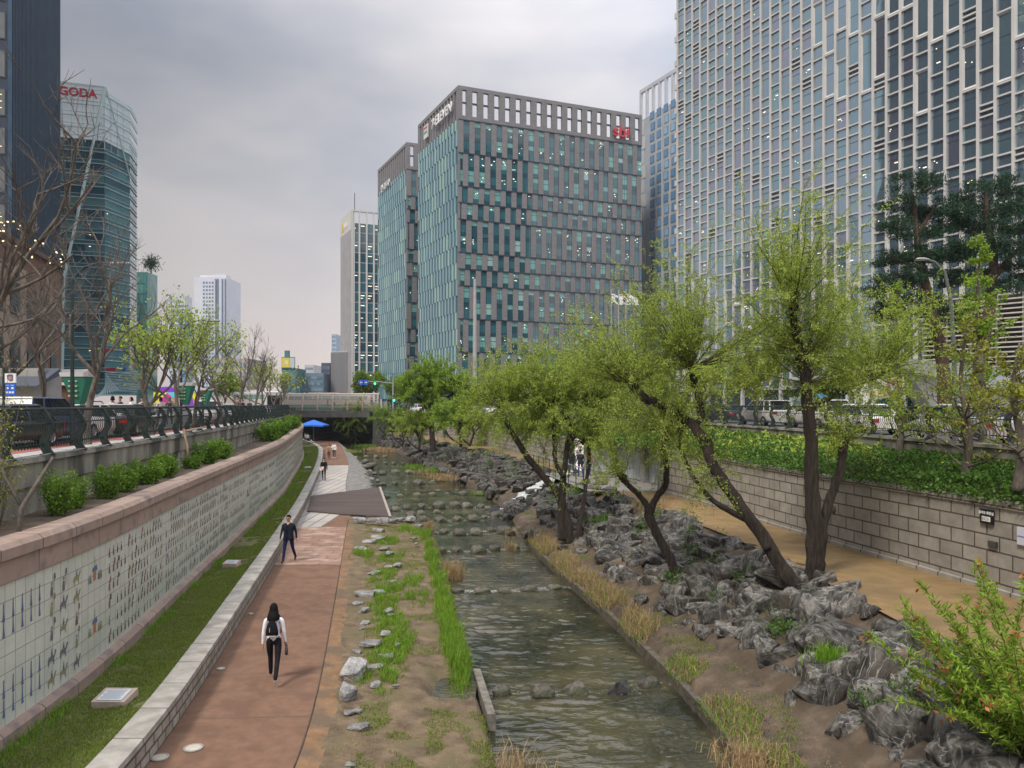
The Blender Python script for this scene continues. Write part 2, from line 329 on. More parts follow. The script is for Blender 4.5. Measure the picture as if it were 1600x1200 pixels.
# ground beyond the channel
mb = MB()
strip('street_ground', lambda y: -900, off(fenceL, -.1), STZ-.02, STZ-.02, m_ground)
strip('street_ground', off(fenceR, .1), lambda y: 900, STZ-.02, STZ-.02, m_ground)
mb.add([(-2500,157,STZ-.02),(2500,157,STZ-.02),(2500,4000,STZ-.02),(-2500,4000,STZ-.02)], [(0,1,2,3)])
mb.add([(-900,-300,STZ-.02),(-9.3,-300,STZ-.02),(-9.3,-12,STZ-.02),(-900,-12,STZ-.02)], [(0,1,2,3)]); mb.add([(16.6,-300,STZ-.02),(900,-300,STZ-.02),(900,-12,STZ-.02),(16.6,-12,STZ-.02)], [(0,1,2,3)])
g_ = mb.build('ground', m_ground, loc=(0,0,0)); g_['kind'] = 'structure'
def street(fL, sgn, name):
    a = off(fL, sgn*.15)
    strip(name+'_sidewalk' if 0 else 'sidewalk', a, off(fL, sgn*2.0), STZ+.10, STZ+.10, m_side)
    strip('bike_lane', off(fL, sgn*2.15), off(fL, sgn*3.7), STZ-.012, STZ-.012, m_red)
    strip('road', off(fL, sgn*3.7), off(fL, sgn*12.5), STZ-.008, STZ-.008, m_asph)
    strip('kerb', off(fL, sgn*2.0), off(fL, sgn*2.15), STZ+.108, STZ-.0, mat('kerb_stone', (.4,.39,.37), (.5,.49,.46), 4, .85))
    strip('sidewalk', off(fL, sgn*12.5), off(fL, sgn*17), STZ+.12, STZ+.12, m_side)
    mk = MB()
    for y in YS[::3]:
        y2 = y+(2.2 if y < 70 else 4)
        for d0 in (8.1,):
            x0 = fL(y)+sgn*d0; x1 = fL(y2)+sgn*d0
            mk.add([(x0-.07, y, STZ+.004), (x0+.07, y, STZ+.004), (x1+.07, y2, STZ+.004), (x1-.07, y2, STZ+.004)], [(0,1,2,3)])
    o = mk.build('lane_marking', mat('road_paint', (.7,.7,.68), (.6,.6,.58), 8, .8), loc=(0,0,0)); o['kind'] = 'structure'
street(fenceL, -1, 'l'); street(fenceR, 1, 'r')
# river
def wave(x, y, t, z):
    cal = .55+.8*max(0, nz3(x, y, 11, .16)+.25)
    w1 = nz3(x*1.3+.6*nz3(x, y, 20, .8), y*2.6, 1, 1.0); w2 = nz3(x*2.7, y*5.0, 4, 1.0); return WZ+.085*cal*(.3-abs(w1))+.046*cal*(.25-abs(w2))
strip('river_water', off(waterL, -.6), off(waterR, .2), WZ, WZ, m_water, n=92, fn=wave, ys=list(np.arange(9.5, 34, .055))+list(np.arange(34, 60, .12)))
def wavef(x, y, t, z): return WZ+.030*nz3(x*1.1, y*1.6, 1, 1.0)+.014*nz3(x*2.6, y*3.5, 4)
strip('river_water', off(waterL, -.8), off(waterR, .3), WZ, WZ, m_water, n=50, fn=wavef, ys=list(np.arange(59.9, 120, .35))+[130, 145, 158])
strip('river_water', off(waterL, -.6), off(waterR, .2), WZ, WZ, m_water, n=4, ys=[-12, 0, 9.5])
# left bank
def lb(x, y, t, z):
    e = t**1.6; zz = -.02*(1-e)+(-.75)*max(0, (t-.93)/.07)**1.5-.27*t
    pd = math.exp(-(((x+1.36)/.46)**6+((y-17.25)/.85)**6)); zz = zz*(1-pd)+(-.56)*pd
    return zz+.07*nz3(x, y, 0, .7)*min(1, t*6)+.03*nz3(x, y, 3, 3)*min(1, t*6)
YB = sorted(set([y for y in YS if y < 42.6]+list(np.arange(15.25, 20, .25))))
strip('left_bank', pathR, waterL, 0, 0, m_dirt, n=26, ys=YB, fn=lb)
def lb2(x, y, t, z): return -.05-.5*t-.5*max(0, t-.8)*5*.6+.06*nz3(x, y, 0, 1.5)
strip('left_bank', pathR, waterL, 0, 0, mat('cobble_bank', (.13,.125,.115), (.27,.26,.24), 3, .9, .9, 9), n=12, ys=[y for y in YS if y >= 42], fn=lb2)
# right bank and rock slope
def rb(x, y, t, z): return -.75+.42*min(1, t*5)+.22*t+.06*nz3(x, y, 0, .9)*min(1, t*5)
strip('right_bank', off(waterR, .02), off(rockB, .32), 0, 0, m_dirt2, n=18, fn=rb)
def rs(x, y, t, z): return -.13-.75*math.exp(-((y-49.2)/1.9)**2)*sin(pi*min(1, t*1.05))+1.4*t**.8-.22*max(0, 1-t*11)+.12*nz3(x, y, 0, .9)*(1-t)*t*4-.15*(1-t)*t*4
strip('earth_base', off(waterR, .1), off(rpL, .3), -.6, .9, m_dirt2, n=2)
strip('rock_slope', off(rockB, -.1), off(rpL, .02), 0, 0, m_dirt2, n=14, fn=rs)
strip('yellow_path', off(rpL, -.12), off(wallR, .1), 1.3, 1.3, m_yel, n=6, disp=.02, dscale=.5)
# promenade
strip('promenade', off(lowI, -.05), pathR, 0, 0, m_path, n=5)
def cross(name, y0, y1, m, z, fa=off(lowI, -.02), fb=pathR, n=8):
    ys = list(np.linspace(y0, y1, n)); return strip(name, fa, fb, z, z, m, ys=ys, n=3)
m_pave = grid_mat('grey_paving', (.36,.335,.305), (.42,.39,.36), (.13,.115,.10), .62, 3.0, jw=.035, offset=0, rough=.75)
cross('paving', 37.4, 75, m_pave, .006, fb=lambda y: min(pathR(y), -9.3) if y < 60 else pathR(y), n=24)
m_flag = grid_mat('red_flagstones', (.25,.145,.10), (.32,.20,.15), (.15,.09,.07), .85, .55, jw=.025, rough=.75, wear=((.42,.31,.25), 1.2))
cross('flagstone_paving', 28.6, 37.4, m_flag, .010)
mj = MB()
for y in (14.6, 17.0, 19.9, 22.6, 25.6, 81, 90):
    a, b = lowI(y), pathR(y); mj.add([(a, y, .004), (b, y+.15, .004), (b, y+.172, .004), (a, y+.02, .004)], [(0,1,2,3)])
o = mj.build('path_joint', mat('joint', (.15,.09,.062)), loc=(0,0,0)); o['kind'] = 'structure'
strip('orange_earth', off(pathR, .02), lambda y: pathR(y)+.42+.18*nz3(0, y, 1, .8)+.12*nz3(0, y, 4, 3), .012, -.012, mat('orange_earth', (.19,.105,.052), (.27,.165,.088), 3, .95, .8, 18, c3=(.15,.105,.07), s3=1.2), n=5, ys=list(np.arange(8, 38, .2)), fn=lambda x, y, t, z: lb(x, y, (x-pathR(y))/max(.5, waterL(y)-pathR(y)), 0)+.014*(1-t))
rows = []
for y in [y for y in YS if y < 41]:
    x = pathR(y); rows.append([(x-.008+.012*nz3(0,y,2,2), y, .008), (x+.014+.02*nz3(0,y,5,3), y, .008), (x+.03, y, -.15)])
mb = MB(); mb.loft(rows); o = mb.build('path_edging', mat('edging', (.045,.03,.022), (.09,.06,.045), 6), loc=(0,0,0)); o['kind'] = 'structure'
# turf strip between mural wall and the low wall
strip('turf_strip', off(wallL, .05), off(lowI, -.44), .36, .46, m_turf, n=12, disp=.05, dscale=1.1)
# planted terraces
strip('planting_bed', off(fenceL, .2), off(wallL, -.42), 3.62, 3.58, m_dirt2, n=8, disp=.05)
strip('planting_bed', off(wallR, .38), off(fenceR, -.2), 3.48, lambda y: 4.15, m_dirt2, n=8, disp=.08)
# added dark sheet closing the channel, painted as the shade under the bridge
mb = MB(); mb.box((-38, 158.3, 2), (60, .5, 6)); o = mb.build('channel_shade_sheet', mat('dark_wall', (.03,.03,.035)), loc=(0,0,0)); o['kind'] = 'structure'
# ---------------------------------------------------------------- walls and fences
def polyline(f, y0, y1, step):
    ys = np.arange(y0, y1+1e-6, step); return [Vector((f(y), y, 0)) for y in ys]
def resample(f, y0, y1, ds):
    """points every ds metres along the curve"""
    p = polyline(f, y0, y1, .1); out_ = [p[0]]; acc = 0
    for a, b in zip(p, p[1:]):
        acc += (b-a).length
        if acc >= ds: out_.append(b.copy()); acc -= ds
    return out_
def wall_loft(name, f, prof, m, parent, y0=-10, y1=156, closed=True, step=None):
    """prof: list of (offset in x, z); sweeps it along the curve"""
    ys = [y for y in YS if y0 <= y <= y1]; rows = []; uv = []; s = 0; last = None
    zl = [0]
    for a, b in zip(prof, prof[1:]): zl.append(zl[-1]+math.hypot(b[0]-a[0], b[1]-a[1]))
    for y in ys:
        x = f(y)
        if last: s += math.hypot(x-last[0], y-last[1])
        last = (x, y); r = [(x+d, y, z) for d, z in prof]; rows.append(r); uv += [(s, z) for d, z in prof]
    mb = MB(); mb.loft(rows); o = mb.build(name, m, parent); set_uv(o, uv); return o
# mural wall
mw = empty('mural_wall', (wallL(16), 16, .3), label='long curved retaining wall of pale tiles painted with a small procession, under a pink stone coping', cat='wall')
m_tile = grid_mat('mural_tiles', (.50,.52,.46), (.55,.565,.50), (.20,.21,.19), .3, .3, jw=.007, offset=0, rough=.3, bump=.15, var=.10)
m_pink = grid_mat('pink_stone', (.29,.21,.17), (.36,.265,.215), (.13,.095,.08), 1.25, 3, jw=.018, offset=0, rough=.85, var=.25, wear=((.2,.155,.14), 2.2))
wall_loft('tile_panel', wallL, [(0, .62), (0, 3.02)], m_tile, mw)
wall_loft('base_stone', wallL, [(.0, .64), (.10, .62), (.16, .56), (.16, .2)], m_pink, mw)
wall_loft('stone_band', wallL, [(0, 3.02), (.045, 3.02), (.045, 3.42), (0, 3.42)], m_pink, mw)
wall_loft('coping', wallL, [(.0, 3.425), (.12, 3.425), (.12, 3.60), (.03, 3.68), (-.44, 3.68), (-.46, 3.4)], m_pink, mw)
# the painted procession: small flat glazed figures on the tiles
def mural_figures():
    P = resample(wallL, 11.5, 96, .1); mats_ = [mat('glaze_blue', (.10,.14,.26)), mat('glaze_brown', (.16,.085,.06)), mat('glaze_olive', (.24,.23,.12)), mat('glaze_grey', (.13,.14,.15)), mat('glaze_rust', (.38,.16,.08)), mat('glaze_dark', (.07,.055,.06)), mat('glaze_skin', (.5,.38,.28))]
    mb = MB()
    def at(s, z, d=.004):
        i = min(len(P)-2, max(0, int(s*10))); q = P[i]; t = (P[i+1]-q).normalized(); nrm = Vector((t.y, -t.x, 0))
        return q+t*(s*10-i)*.1+nrm*d+Vector((0, 0, z))
    def poly(s, z, pts, mi): mb.add([at(s+a, z+b, .004+.0007*mi) for a, b in pts], [tuple(range(len(pts)))], mi)
    R_ = random.Random(3)
    def fig(s, z, c, h=.2, hat=True, lean=0):
        w = h*.2
        poly(s, z, [(-w, 0), (-w*.25, .02), (w*.1, 0), (w*.95, .02), (w*1.0, h*.3), (w*.75, h*.68), (w*.3, h*.82), (-w*.5, h*.78), (-w*.9, h*.4)], c)
        poly(s, z, [(-w*.35, h*.80), (w*.35, h*.80), (w*.38, h*.95), (-w*.3, h*.95)], 6)
        if hat: poly(s, z, [(-w*.7, h*.95), (w*.7, h*.95), (w*.25, h*1.02), (w*.2, h*1.14), (-w*.2, h*1.14), (-w*.25, h*1.02)], 5)
    def flag(s, z, c, h=.42):
        poly(s, z, [(-.006, .1), (.006, .1), (.006, h), (-.006, h)], 5); poly(s, z, [(.006, h-.13), (.05+R_.random()*.03, h-.1), (.05, h), (.006, h)], c)
    def horse(s, z, c):
        poly(s, z, [(-.13,.09),(-.12,0),(-.10,0),(-.09,.08),(.05,.08),(.07,0),(.09,0),(.09,.1),(.13,.16),(.17,.24),(.13,.26),(.08,.17),(-.1,.17),(-.15,.10)], c)
        fig(s, z+.14, R_.choice((0,1,3)), .15)
    def banner(s, z, c):   # long rope-like column of bearers
        for k in range(16): poly(s+R_.uniform(-.01,.01), z+k*.125, [(-.035,0),(.03,.01),(.045,.06),(.02,.1),(-.03,.115),(-.045,.05)], c if k % 3 else 5); 
    def cart(s, z):
        poly(s, z, [(-.06,0),(.06,0),(.07,.2),(-.07,.2)], 4); poly(s, z, [(-.14,.2),(.14,.2),(.10,.32),(-.10,.27)], 0); poly(s, z, [(-.005,.3),(.005,.3),(.005,.5),(-.005,.5)], 5)
        for d in (-.28,-.2,.2,.28,.34): fig(s+d, z-.03, R_.choice((2,3,2)), .17)
    s = .15
    for s0 in (.15, .42, .68): banner(s0, .72, 5 if s0 < .3 else 1)
    for j, z in enumerate((.78, 1.10, 2.1, 2.38)):
        for k in range(5):
            poly(1.25+k*.27, z+.02*k, [(-.035,0),(.04,0),(.018,.14),(.012,.26),(-.012,.26),(-.018,.12)], 0); poly(1.25+k*.27, z+.26+.02*k, [(-.012,0),(.012,0),(.006,.05),(-.006,.05)], 5)
    for z in (.75, 1.15, 1.6, 2.05, 2.42):
        for s_ in (2.75, 3.2, 3.75):
            R_.choice((horse, lambda a, b, c: (fig(a, b, c, .24), flag(a+.08, b, c))))(s_, z, R_.choice((1, 2, 3)))
    for z in (1.2, 2.3): cart(4.6, z)
    s = 5.4
    while s < 92:
        blk = R_.choice(('many', 'many', 'wide', 'horse', 'many')); n = R_.randint(6, 18); c = R_.choice((1, 2, 3, 5, 3))
        rows_ = {'two': (.82, 2.5), 'many': (.74, 1.12, 1.5, 1.88, 2.26, 2.62), 'wide': (.9, 1.4, 2.0, 2.5), 'horse': (.85, 1.4, 1.95, 2.5)}[blk]
        for k in range(n):
            for z in rows_:
                if R_.random() < .12: continue
                if blk == 'horse': horse(s, z, R_.choice((1, 2))) if k % 2 == 0 else fig(s, z, c, .2)
                else:
                    fig(s, z+R_.uniform(-.01, .01), c if R_.random() < .8 else R_.choice((0, 1, 2)), .2)
                    if R_.random() < .45: flag(s+.05, z, R_.choice((1, 4, 5)), .30)
            s += .25 if blk != 'horse' else .3
        s += R_.uniform(.1, .45)
        if R_.random() < .2: cart(s+.3, R_.choice((1.2, 1.8))); s += .8
    mb.build('painted_figures', mats_, mw)['label'] = 'small painted procession of figures, horses and banners'
mural_figures()
# low stone wall beside the promenade
lw = empty('low_stone_wall', (lowI(16), 16, 0), label='knee high curved stone wall with pale coping along the left edge of the path', cat='low wall')
m_cope = grid_mat('coping_stone', (.30,.285,.255), (.355,.335,.30), (.13,.12,.10), 1.25, 5, jw=.02, offset=0, rough=.85, var=.3, wear=((.22,.205,.18), 2.0))
m_mason = grid_mat('small_masonry', (.27,.235,.195), (.36,.32,.27), (.10,.085,.07), .42, .2, jw=.025, rough=.9, var=.3, bump=.6)
wall_loft('masonry', lowI, [(-.02, .47), (0, .45), (0, -.05)], m_mason, lw)
wall_loft('coping', lowI, [(-.46, .38), (-.46, .56), (.03, .56), (.04, .47), (-.02, .47)], m_cope, lw)
# concrete retaining walls with overhanging curb below both fences
for f, sg, lab, zt, zb in ((fenceL, 1, 'weathered grey concrete retaining wall streaked with moss under the left green railing', 4.82, 3.5), (fenceR, -1, 'weathered concrete retaining wall half covered in ivy under the right railing', 4.82, 3.9)):
    r = empty('retaining_wall', (f(20), 20, zb), label=lab, cat='wall')
    wall_loft('wall_face', f, [(sg*.14, zt-.6), (sg*.14, zb)], m_conc, r)
    wall_loft('curb', f, [(-sg*.18, zt-.1), (-sg*.18, zt), (sg*.24, zt), (sg*.26, zt-.1), (sg*.20, zt-.12), (sg*.20, zt-.62), (sg*.12, zt-.66)], m_conc, r)
# right block wall
rw = empty('block_wall', (wallR(24), 24, 1.3), label='long wall of large beige stone blocks along the yellow path, ivy hanging over its top', cat='wall')
m_block = grid_mat('stone_blocks', (.27,.25,.22), (.34,.315,.28), (.085,.07,.055), .82, .385, jw=.022, rough=.92, var=.22, bump=.9)
wall_loft('stone_face', wallR, [(0, 3.40), (0, 1.42), (-.06, 1.40), (-.06, 1.2)], m_block, rw, y1=41)
wall_loft('stone_face', wallR, [(0, 3.40), (0, 1.2)], m_block, rw, y0=54.5)
wall_loft('coping', wallR, [(0, 3.40), (-.05, 3.42), (-.05, 3.56), (.42, 3.56)], m_block, rw, y1=41)
wall_loft('coping', wallR, [(0, 3.40), (-.05, 3.42), (-.05, 3.56), (.42, 3.56)], m_block, rw, y0=54.5)
# kerbs at the water
kb = empty('river_kerb', (waterR(20), 20, -.5), label='low dark concrete kerb between the river and the right bank', cat='kerb')
wall_loft('concrete_edge', waterR, [(.0, -.9), (.0, -.42), (.15, -.41), (.16, -.8)], mat('wet_concrete', (.045,.04,.03), (.14,.12,.09), 5, .85, .8, 15), kb, y1=38)
kb = empty('river_kerb', (waterL(18), 18, -.5), label='short grey concrete kerb by the dark puddle on the left bank', cat='kerb')
mb = MB(); ka = [(waterL(y), y) for y in (15.7, 17.0, 18.4)]
for (xa, ya), (xb, yb) in zip(ka, ka[1:]): mb.hexa([(xa-.07,ya,-.95),(xa+.10,ya,-.95),(xb+.10,yb,-.95),(xb-.07,yb,-.95)], [(xa-.07,ya,-.34),(xa+.10,ya,-.34),(xb+.10,yb,-.34),(xb-.07,yb,-.34)])
mb.build('concrete_edge', mat('grey_concrete', (.09,.085,.07), (.22,.20,.17), 5, .9, .4), kb)
mb = MB(); pz = G(708, 1080, -.33); mb.lathe((pz.x, pz.y, -.28), [(.0, 0), (.5, .002), (.62, 0)], 14); 
# railings: S-curved cast posts, three rails, thin curved bars
m_rail = mat('green_railing_paint', (.006,.016,.015), (.012,.026,.024), 5, .5, .15, 30)
def sprof(z): return -.13*sin((z-.05)*pi/.62) if z < .67 else -.13*sin(pi)+.16*sin((z-.67)*pi/.9)
def s_off(t):   # t 0..1 up the post: out at the foot, in, then bulging outwards, back at the top
    return .16*(1-t)**3 + .17*sin(pi*min(1, max(0, (t-.30)/.70)))-.10*sin(pi*min(1, t/.5))*.35
def railing(f, sg, y0, y1, label, group):
    P = resample(f, y0, y1, 1.95); root = empty('railing', (P[3].x, P[3].y, 4.82), label=label, cat='railing')
    Z0 = 4.82; H = 1.05
    def fr(i):
        a = P[max(0, i-1)]; b = P[min(len(P)-1, i+1)]; t = (b-a).normalized(); n = Vector((t.y, -t.x, 0))*sg; return t, n
    npost = 0; extra = MB()
    for i, p in enumerate(P):
        t, n = fr(i); far = p.y > 60; k = 8 if not far else 5
        rows = []
        for j in range(k+1):
            u = j/k; z = Z0+u*H; c = p+n*s_off(u); th = .065+.05*(1-u)**2; w = .035
            rows.append([c+n*th+t*w+Vector((0,0,z)), c+n*th-t*w+Vector((0,0,z)), c-n*th-t*w+Vector((0,0,z)), c-n*th+t*w+Vector((0,0,z))])
        mb = extra if npost >= 98 else MB(); mb.loft(rows, closed=True)
        c = p+Vector((0,0,Z0+.015)); mb.box(c+n*.12, (.3, .14, .03), math.atan2(n.y, n.x))
        if npost < 98: mb.build('post', m_rail, root); npost += 1
    top = MB(); mid = MB(); bars = []
    def line(u, r, name, n_=6):
        pts = [p+fr(i)[1]*s_off(u)+Vector((0,0,Z0+H*u)) for i, p in enumerate(P)]; m_ = MB(); m_.tube(pts, r, n_); m_.build(name, m_rail, root)
    line(1.0, .042, 'top_rail', 8); line(.70, .02, 'middle_rail'); line(.24, .022, 'bottom_rail')
    bays = []
    for i in range(len(P)-1):
        a, b = P[i], P[i+1]; t, n = fr(i); far = a.y > 55; nb = 13 if not far else 7; mb = MB() if i < 60 else bays[-1]
        for j in range(1, nb):
            q = a.lerp(b, j/nb); us = (.16, .35, .52, .70, .85, 1.0) if not far else (.2, .6, 1)
            for u0, u1 in zip(us, us[1:]):
                c0 = q+n*s_off(u0)+Vector((0,0,Z0+H*u0)); c1 = q+n*s_off(u1)+Vector((0,0,Z0+H*u1)); w = .010
                mb.add([c0+t*w, c0-t*w, c1-t*w, c1+t*w, c0+t*w+n*.014, c0-t*w+n*.014, c1-t*w+n*.014, c1+t*w+n*.014], [(0,1,2,3),(7,6,5,4),(0,3,7,4),(1,5,6,2)])
        if i < 60: bays.append(mb)
    for mb in bays: mb.build('bar_panel', m_rail, root)
    return root
railing(fenceL, 1, 8, 118, 'dark green metal railing of curved bars along the left street, above the planted terrace', '')
railing(fenceR, -1, 10, 136, 'dark green metal railing of curved bars along the right street, above the ivy', '')
# thin cable lying along the foot of the left railing
P = resample(fenceL, 9, 60, .6); mb = MB(); mb.tube([p+Vector((.2+.04*nz3(p.x*3, p.y*3), 0, 4.85+.02*nz3(p.y, 4))) for p in P], .012, 5); mb.tube([p+Vector((.22+.06*nz3(p.x*2, p.y*2, 9), 0, 4.85+.03*abs(nz3(p.y*.7, 14)))) for p in P], .009, 5)
tag(mb.build('cable', mat('grey_cable', (.35,.37,.38)), loc=(fenceL(20), 20, 4.85)), 'thin grey cables lying on the curb at the foot of the left railing', 'cable')
# in-ground lamps of the promenade
for (a, b, w) in ((250, 1184, .3), (268, 1190, 0), (302, 1169, .34), (345, 1045, .2), (392, 959, .16), (431, 845+55, 0)):
    if not w: continue
    c = G(a, b, .006); r = empty('ground_lamp', c, label={250: 'round ground lamp nearest the low wall at the bottom of the brown path', 302: 'pale round ground lamp, right one of the pair low on the path', 345: 'small round ground lamp by the low wall, left of the walking woman', 392: 'small pale ground lamp in the path behind the walking woman'}[a], cat='ground lamp', group='round lamps set in the brown path')
    mb = MB(); mb.lathe(c, [(w*.5, 0), (w*.5, .016), (w*.40, .02), (w*.40, .012)], 18); mb.build('rim', mat('steel_rim', (.3,.27,.24), (.4,.37,.33), 9, .5, metal=.4), r)
    mb = MB(); mb.lathe(c, [(w*.4, .012), (w*.2, .018), (.001, .02)], 18); mb.build('cover', mat('lamp_cover', (.42,.40,.33), (.5,.48,.4), 9, .4), r)
# information plaques on the turf
for (a, b, s, lab) in ((180, 1100, 1.0, 'tilted stone plaque with pale text panel on the turf, nearest of three'), (362, 886, .8, 'white text plaque lying in the turf, middle of three'), (481, 733, .8, 'white text plaque in the turf, farthest of three by the curving low wall')):
    c = G(a, b, .40); r = empty('info_plaque', c, label=lab, cat='plaque', group='information plaques on the turf strip'); rz = .32
    R0 = Matrix.Rotation(rz-.35, 3, 'Z') @ Matrix.Rotation(.16, 3, 'X')
    mb = MB(); mb.box(c+Vector((0,0,.1)), (.62*s, .50*s, .16), rot=R0); mb.build('stone_base', m_pink if 0 else mat('plaque_stone', (.42,.33,.27), (.5,.4,.33), 6, .85, .4), r)
    mb = MB(); mb.box(c+R0 @ Vector((0,0,.19)), (.46*s, .38*s, .012), rot=R0); p_ = mb.build('text_panel', mat('plaque_panel', (.62,.66,.68), (.7,.73,.75), 5, .35), r)
    mb = MB()
    for k in range(11):
        mb.box(c+R0 @ Vector((-.01*s*(k % 3), (.15-.03*k)*s, .1975)), ((.38-.05*(k % 4 == 3))*s, .010*s, .002), rot=R0)
    mb.build('text_lines', mat('plaque_text', (.30,.33,.36)), r)
# ---------------------------------------------------------------- buildings
def V2(x, y): return Vector((x, y, 0))
class Facade:
    """a vertical wall plane from p to q; nrm points to the outside (towards the viewer's side)"""
    def __init__(s, p, q, flip=False):
        s.p = Vector((p[0], p[1], 0)); s.L = (Vector((q[0], q[1], 0))-s.p).length; s.t = (Vector((q[0], q[1], 0))-s.p).normalized()
        n = Vector((s.t.y, -s.t.x, 0)); c = s.p+s.t*s.L/2
        if n.dot(-c) < 0: n = -n
        s.n = -n if flip else n
    def pt(s, a, z, d=0): return s.p+s.t*a+s.n*d+Vector((0, 0, z))
    def box(s, mb, a0, a1, z0, z1, d0, d1, mi=0):
        b = [s.pt(a0, z0, d0), s.pt(a1, z0, d0), s.pt(a1, z0, d1), s.pt(a0, z0, d1)]; t = [v+Vector((0, 0, z1-z0)) for v in b]
        if s.n.cross(s.t).z > 0: b.reverse(); t.reverse()
        mb.hexa(b, t, mi)
    def quad(s, mb, a0, a1, z0, z1, d, mi=0):
        mb.add([s.pt(a0, z0, d), s.pt(a1, z0, d), s.pt(a1, z1, d), s.pt(a0, z1, d)], [(0,1,2,3)], mi)
def finish_windows(wins, mats_, root, name='window', cap=100):
    """wins: list of MB, one per window; the nearest are parts of their own, the rest one part"""
    def key(m):
        c = Vector(m.v[0]) if m.v else Vector((0,0,0)); return (c-Vector((0,0,EYE))).length
    wins.sort(key=key); rest = MB()
    for i, m in enumerate(wins):
        if i < cap: m.build(name, mats_, root)
        else: rest.add(m.v, m.f, 0); rest.m[-len(m.f):] = m.m
    if rest.v:
        o = rest.build(name, mats_, root); o['kind'] = 'stuff'
def glass(name, c, rough=.06, c2=None, spec=.8, scale=.15, metal=0.0, bump=0): return mat(name, c, c2, scale, rough, bump, 3.0, spec=spec, metal=metal)
g_teal = [glass('glass_dark', (.018,.07,.095), .08), glass('blind_teal', (.15,.36,.34), .25), glass('glass_mid', (.035,.125,.155), .08), mat('ceiling_lamp', (.9,.85,.7), emit=((1,.86,.6), 1.3)), glass('blind_pale', (.27,.44,.42), .3)]
m_stone = mat('grey_cladding', (.155,.150,.158), (.20,.193,.20), .8, .7, stretch=(1,1,3))
m_dark = mat('dark_metal', (.02,.035,.055), rough=.4)
BR = random.Random(11)
def tower_window(F, a0, a1, z0, z1, floors, fh, d):
    m = MB()
    for k in range(floors):
        b = z0+k*fh; t = min(z1, b+fh); w = a1-a0
        F.quad(m, a0, a1, b, b+.25*fh, d, 2 if BR.random() < .4 else 0)
        r = BR.random(); body = 1 if r < .36 else (4 if r < .42 else (0 if r < .8 else 2))
        F.quad(m, a0, a1, b+.25*fh, b+.70*fh, d, 0 if body in (1, 4) and BR.random() < .6 else 2)
        F.quad(m, a0, a1, b+.70*fh if 0 else b+.70*fh, t-.02, d, body)
        if body in (1, 4) and BR.random() < .35: F.quad(m, a0, a1, b+.30*fh, b+.66*fh, d+.01, body)
        if BR.random() < .22:
            for _ in range(BR.randint(1, 3)):
                a = BR.uniform(a0+.1, a1-.5); z = b+fh*BR.uniform(.35, .85); F.quad(m, a, a+BR.uniform(.15, .4), z, z+.13, d+.03, 3)
        F.box(m, a0, a1, b-.04, b+.04, d, d+.06, 0)
    F.box(m, (a0+a1)/2-.03, (a0+a1)/2+.03, z0, z1, d, d+.05, 0) if BR.random() < .3 else None
    return m
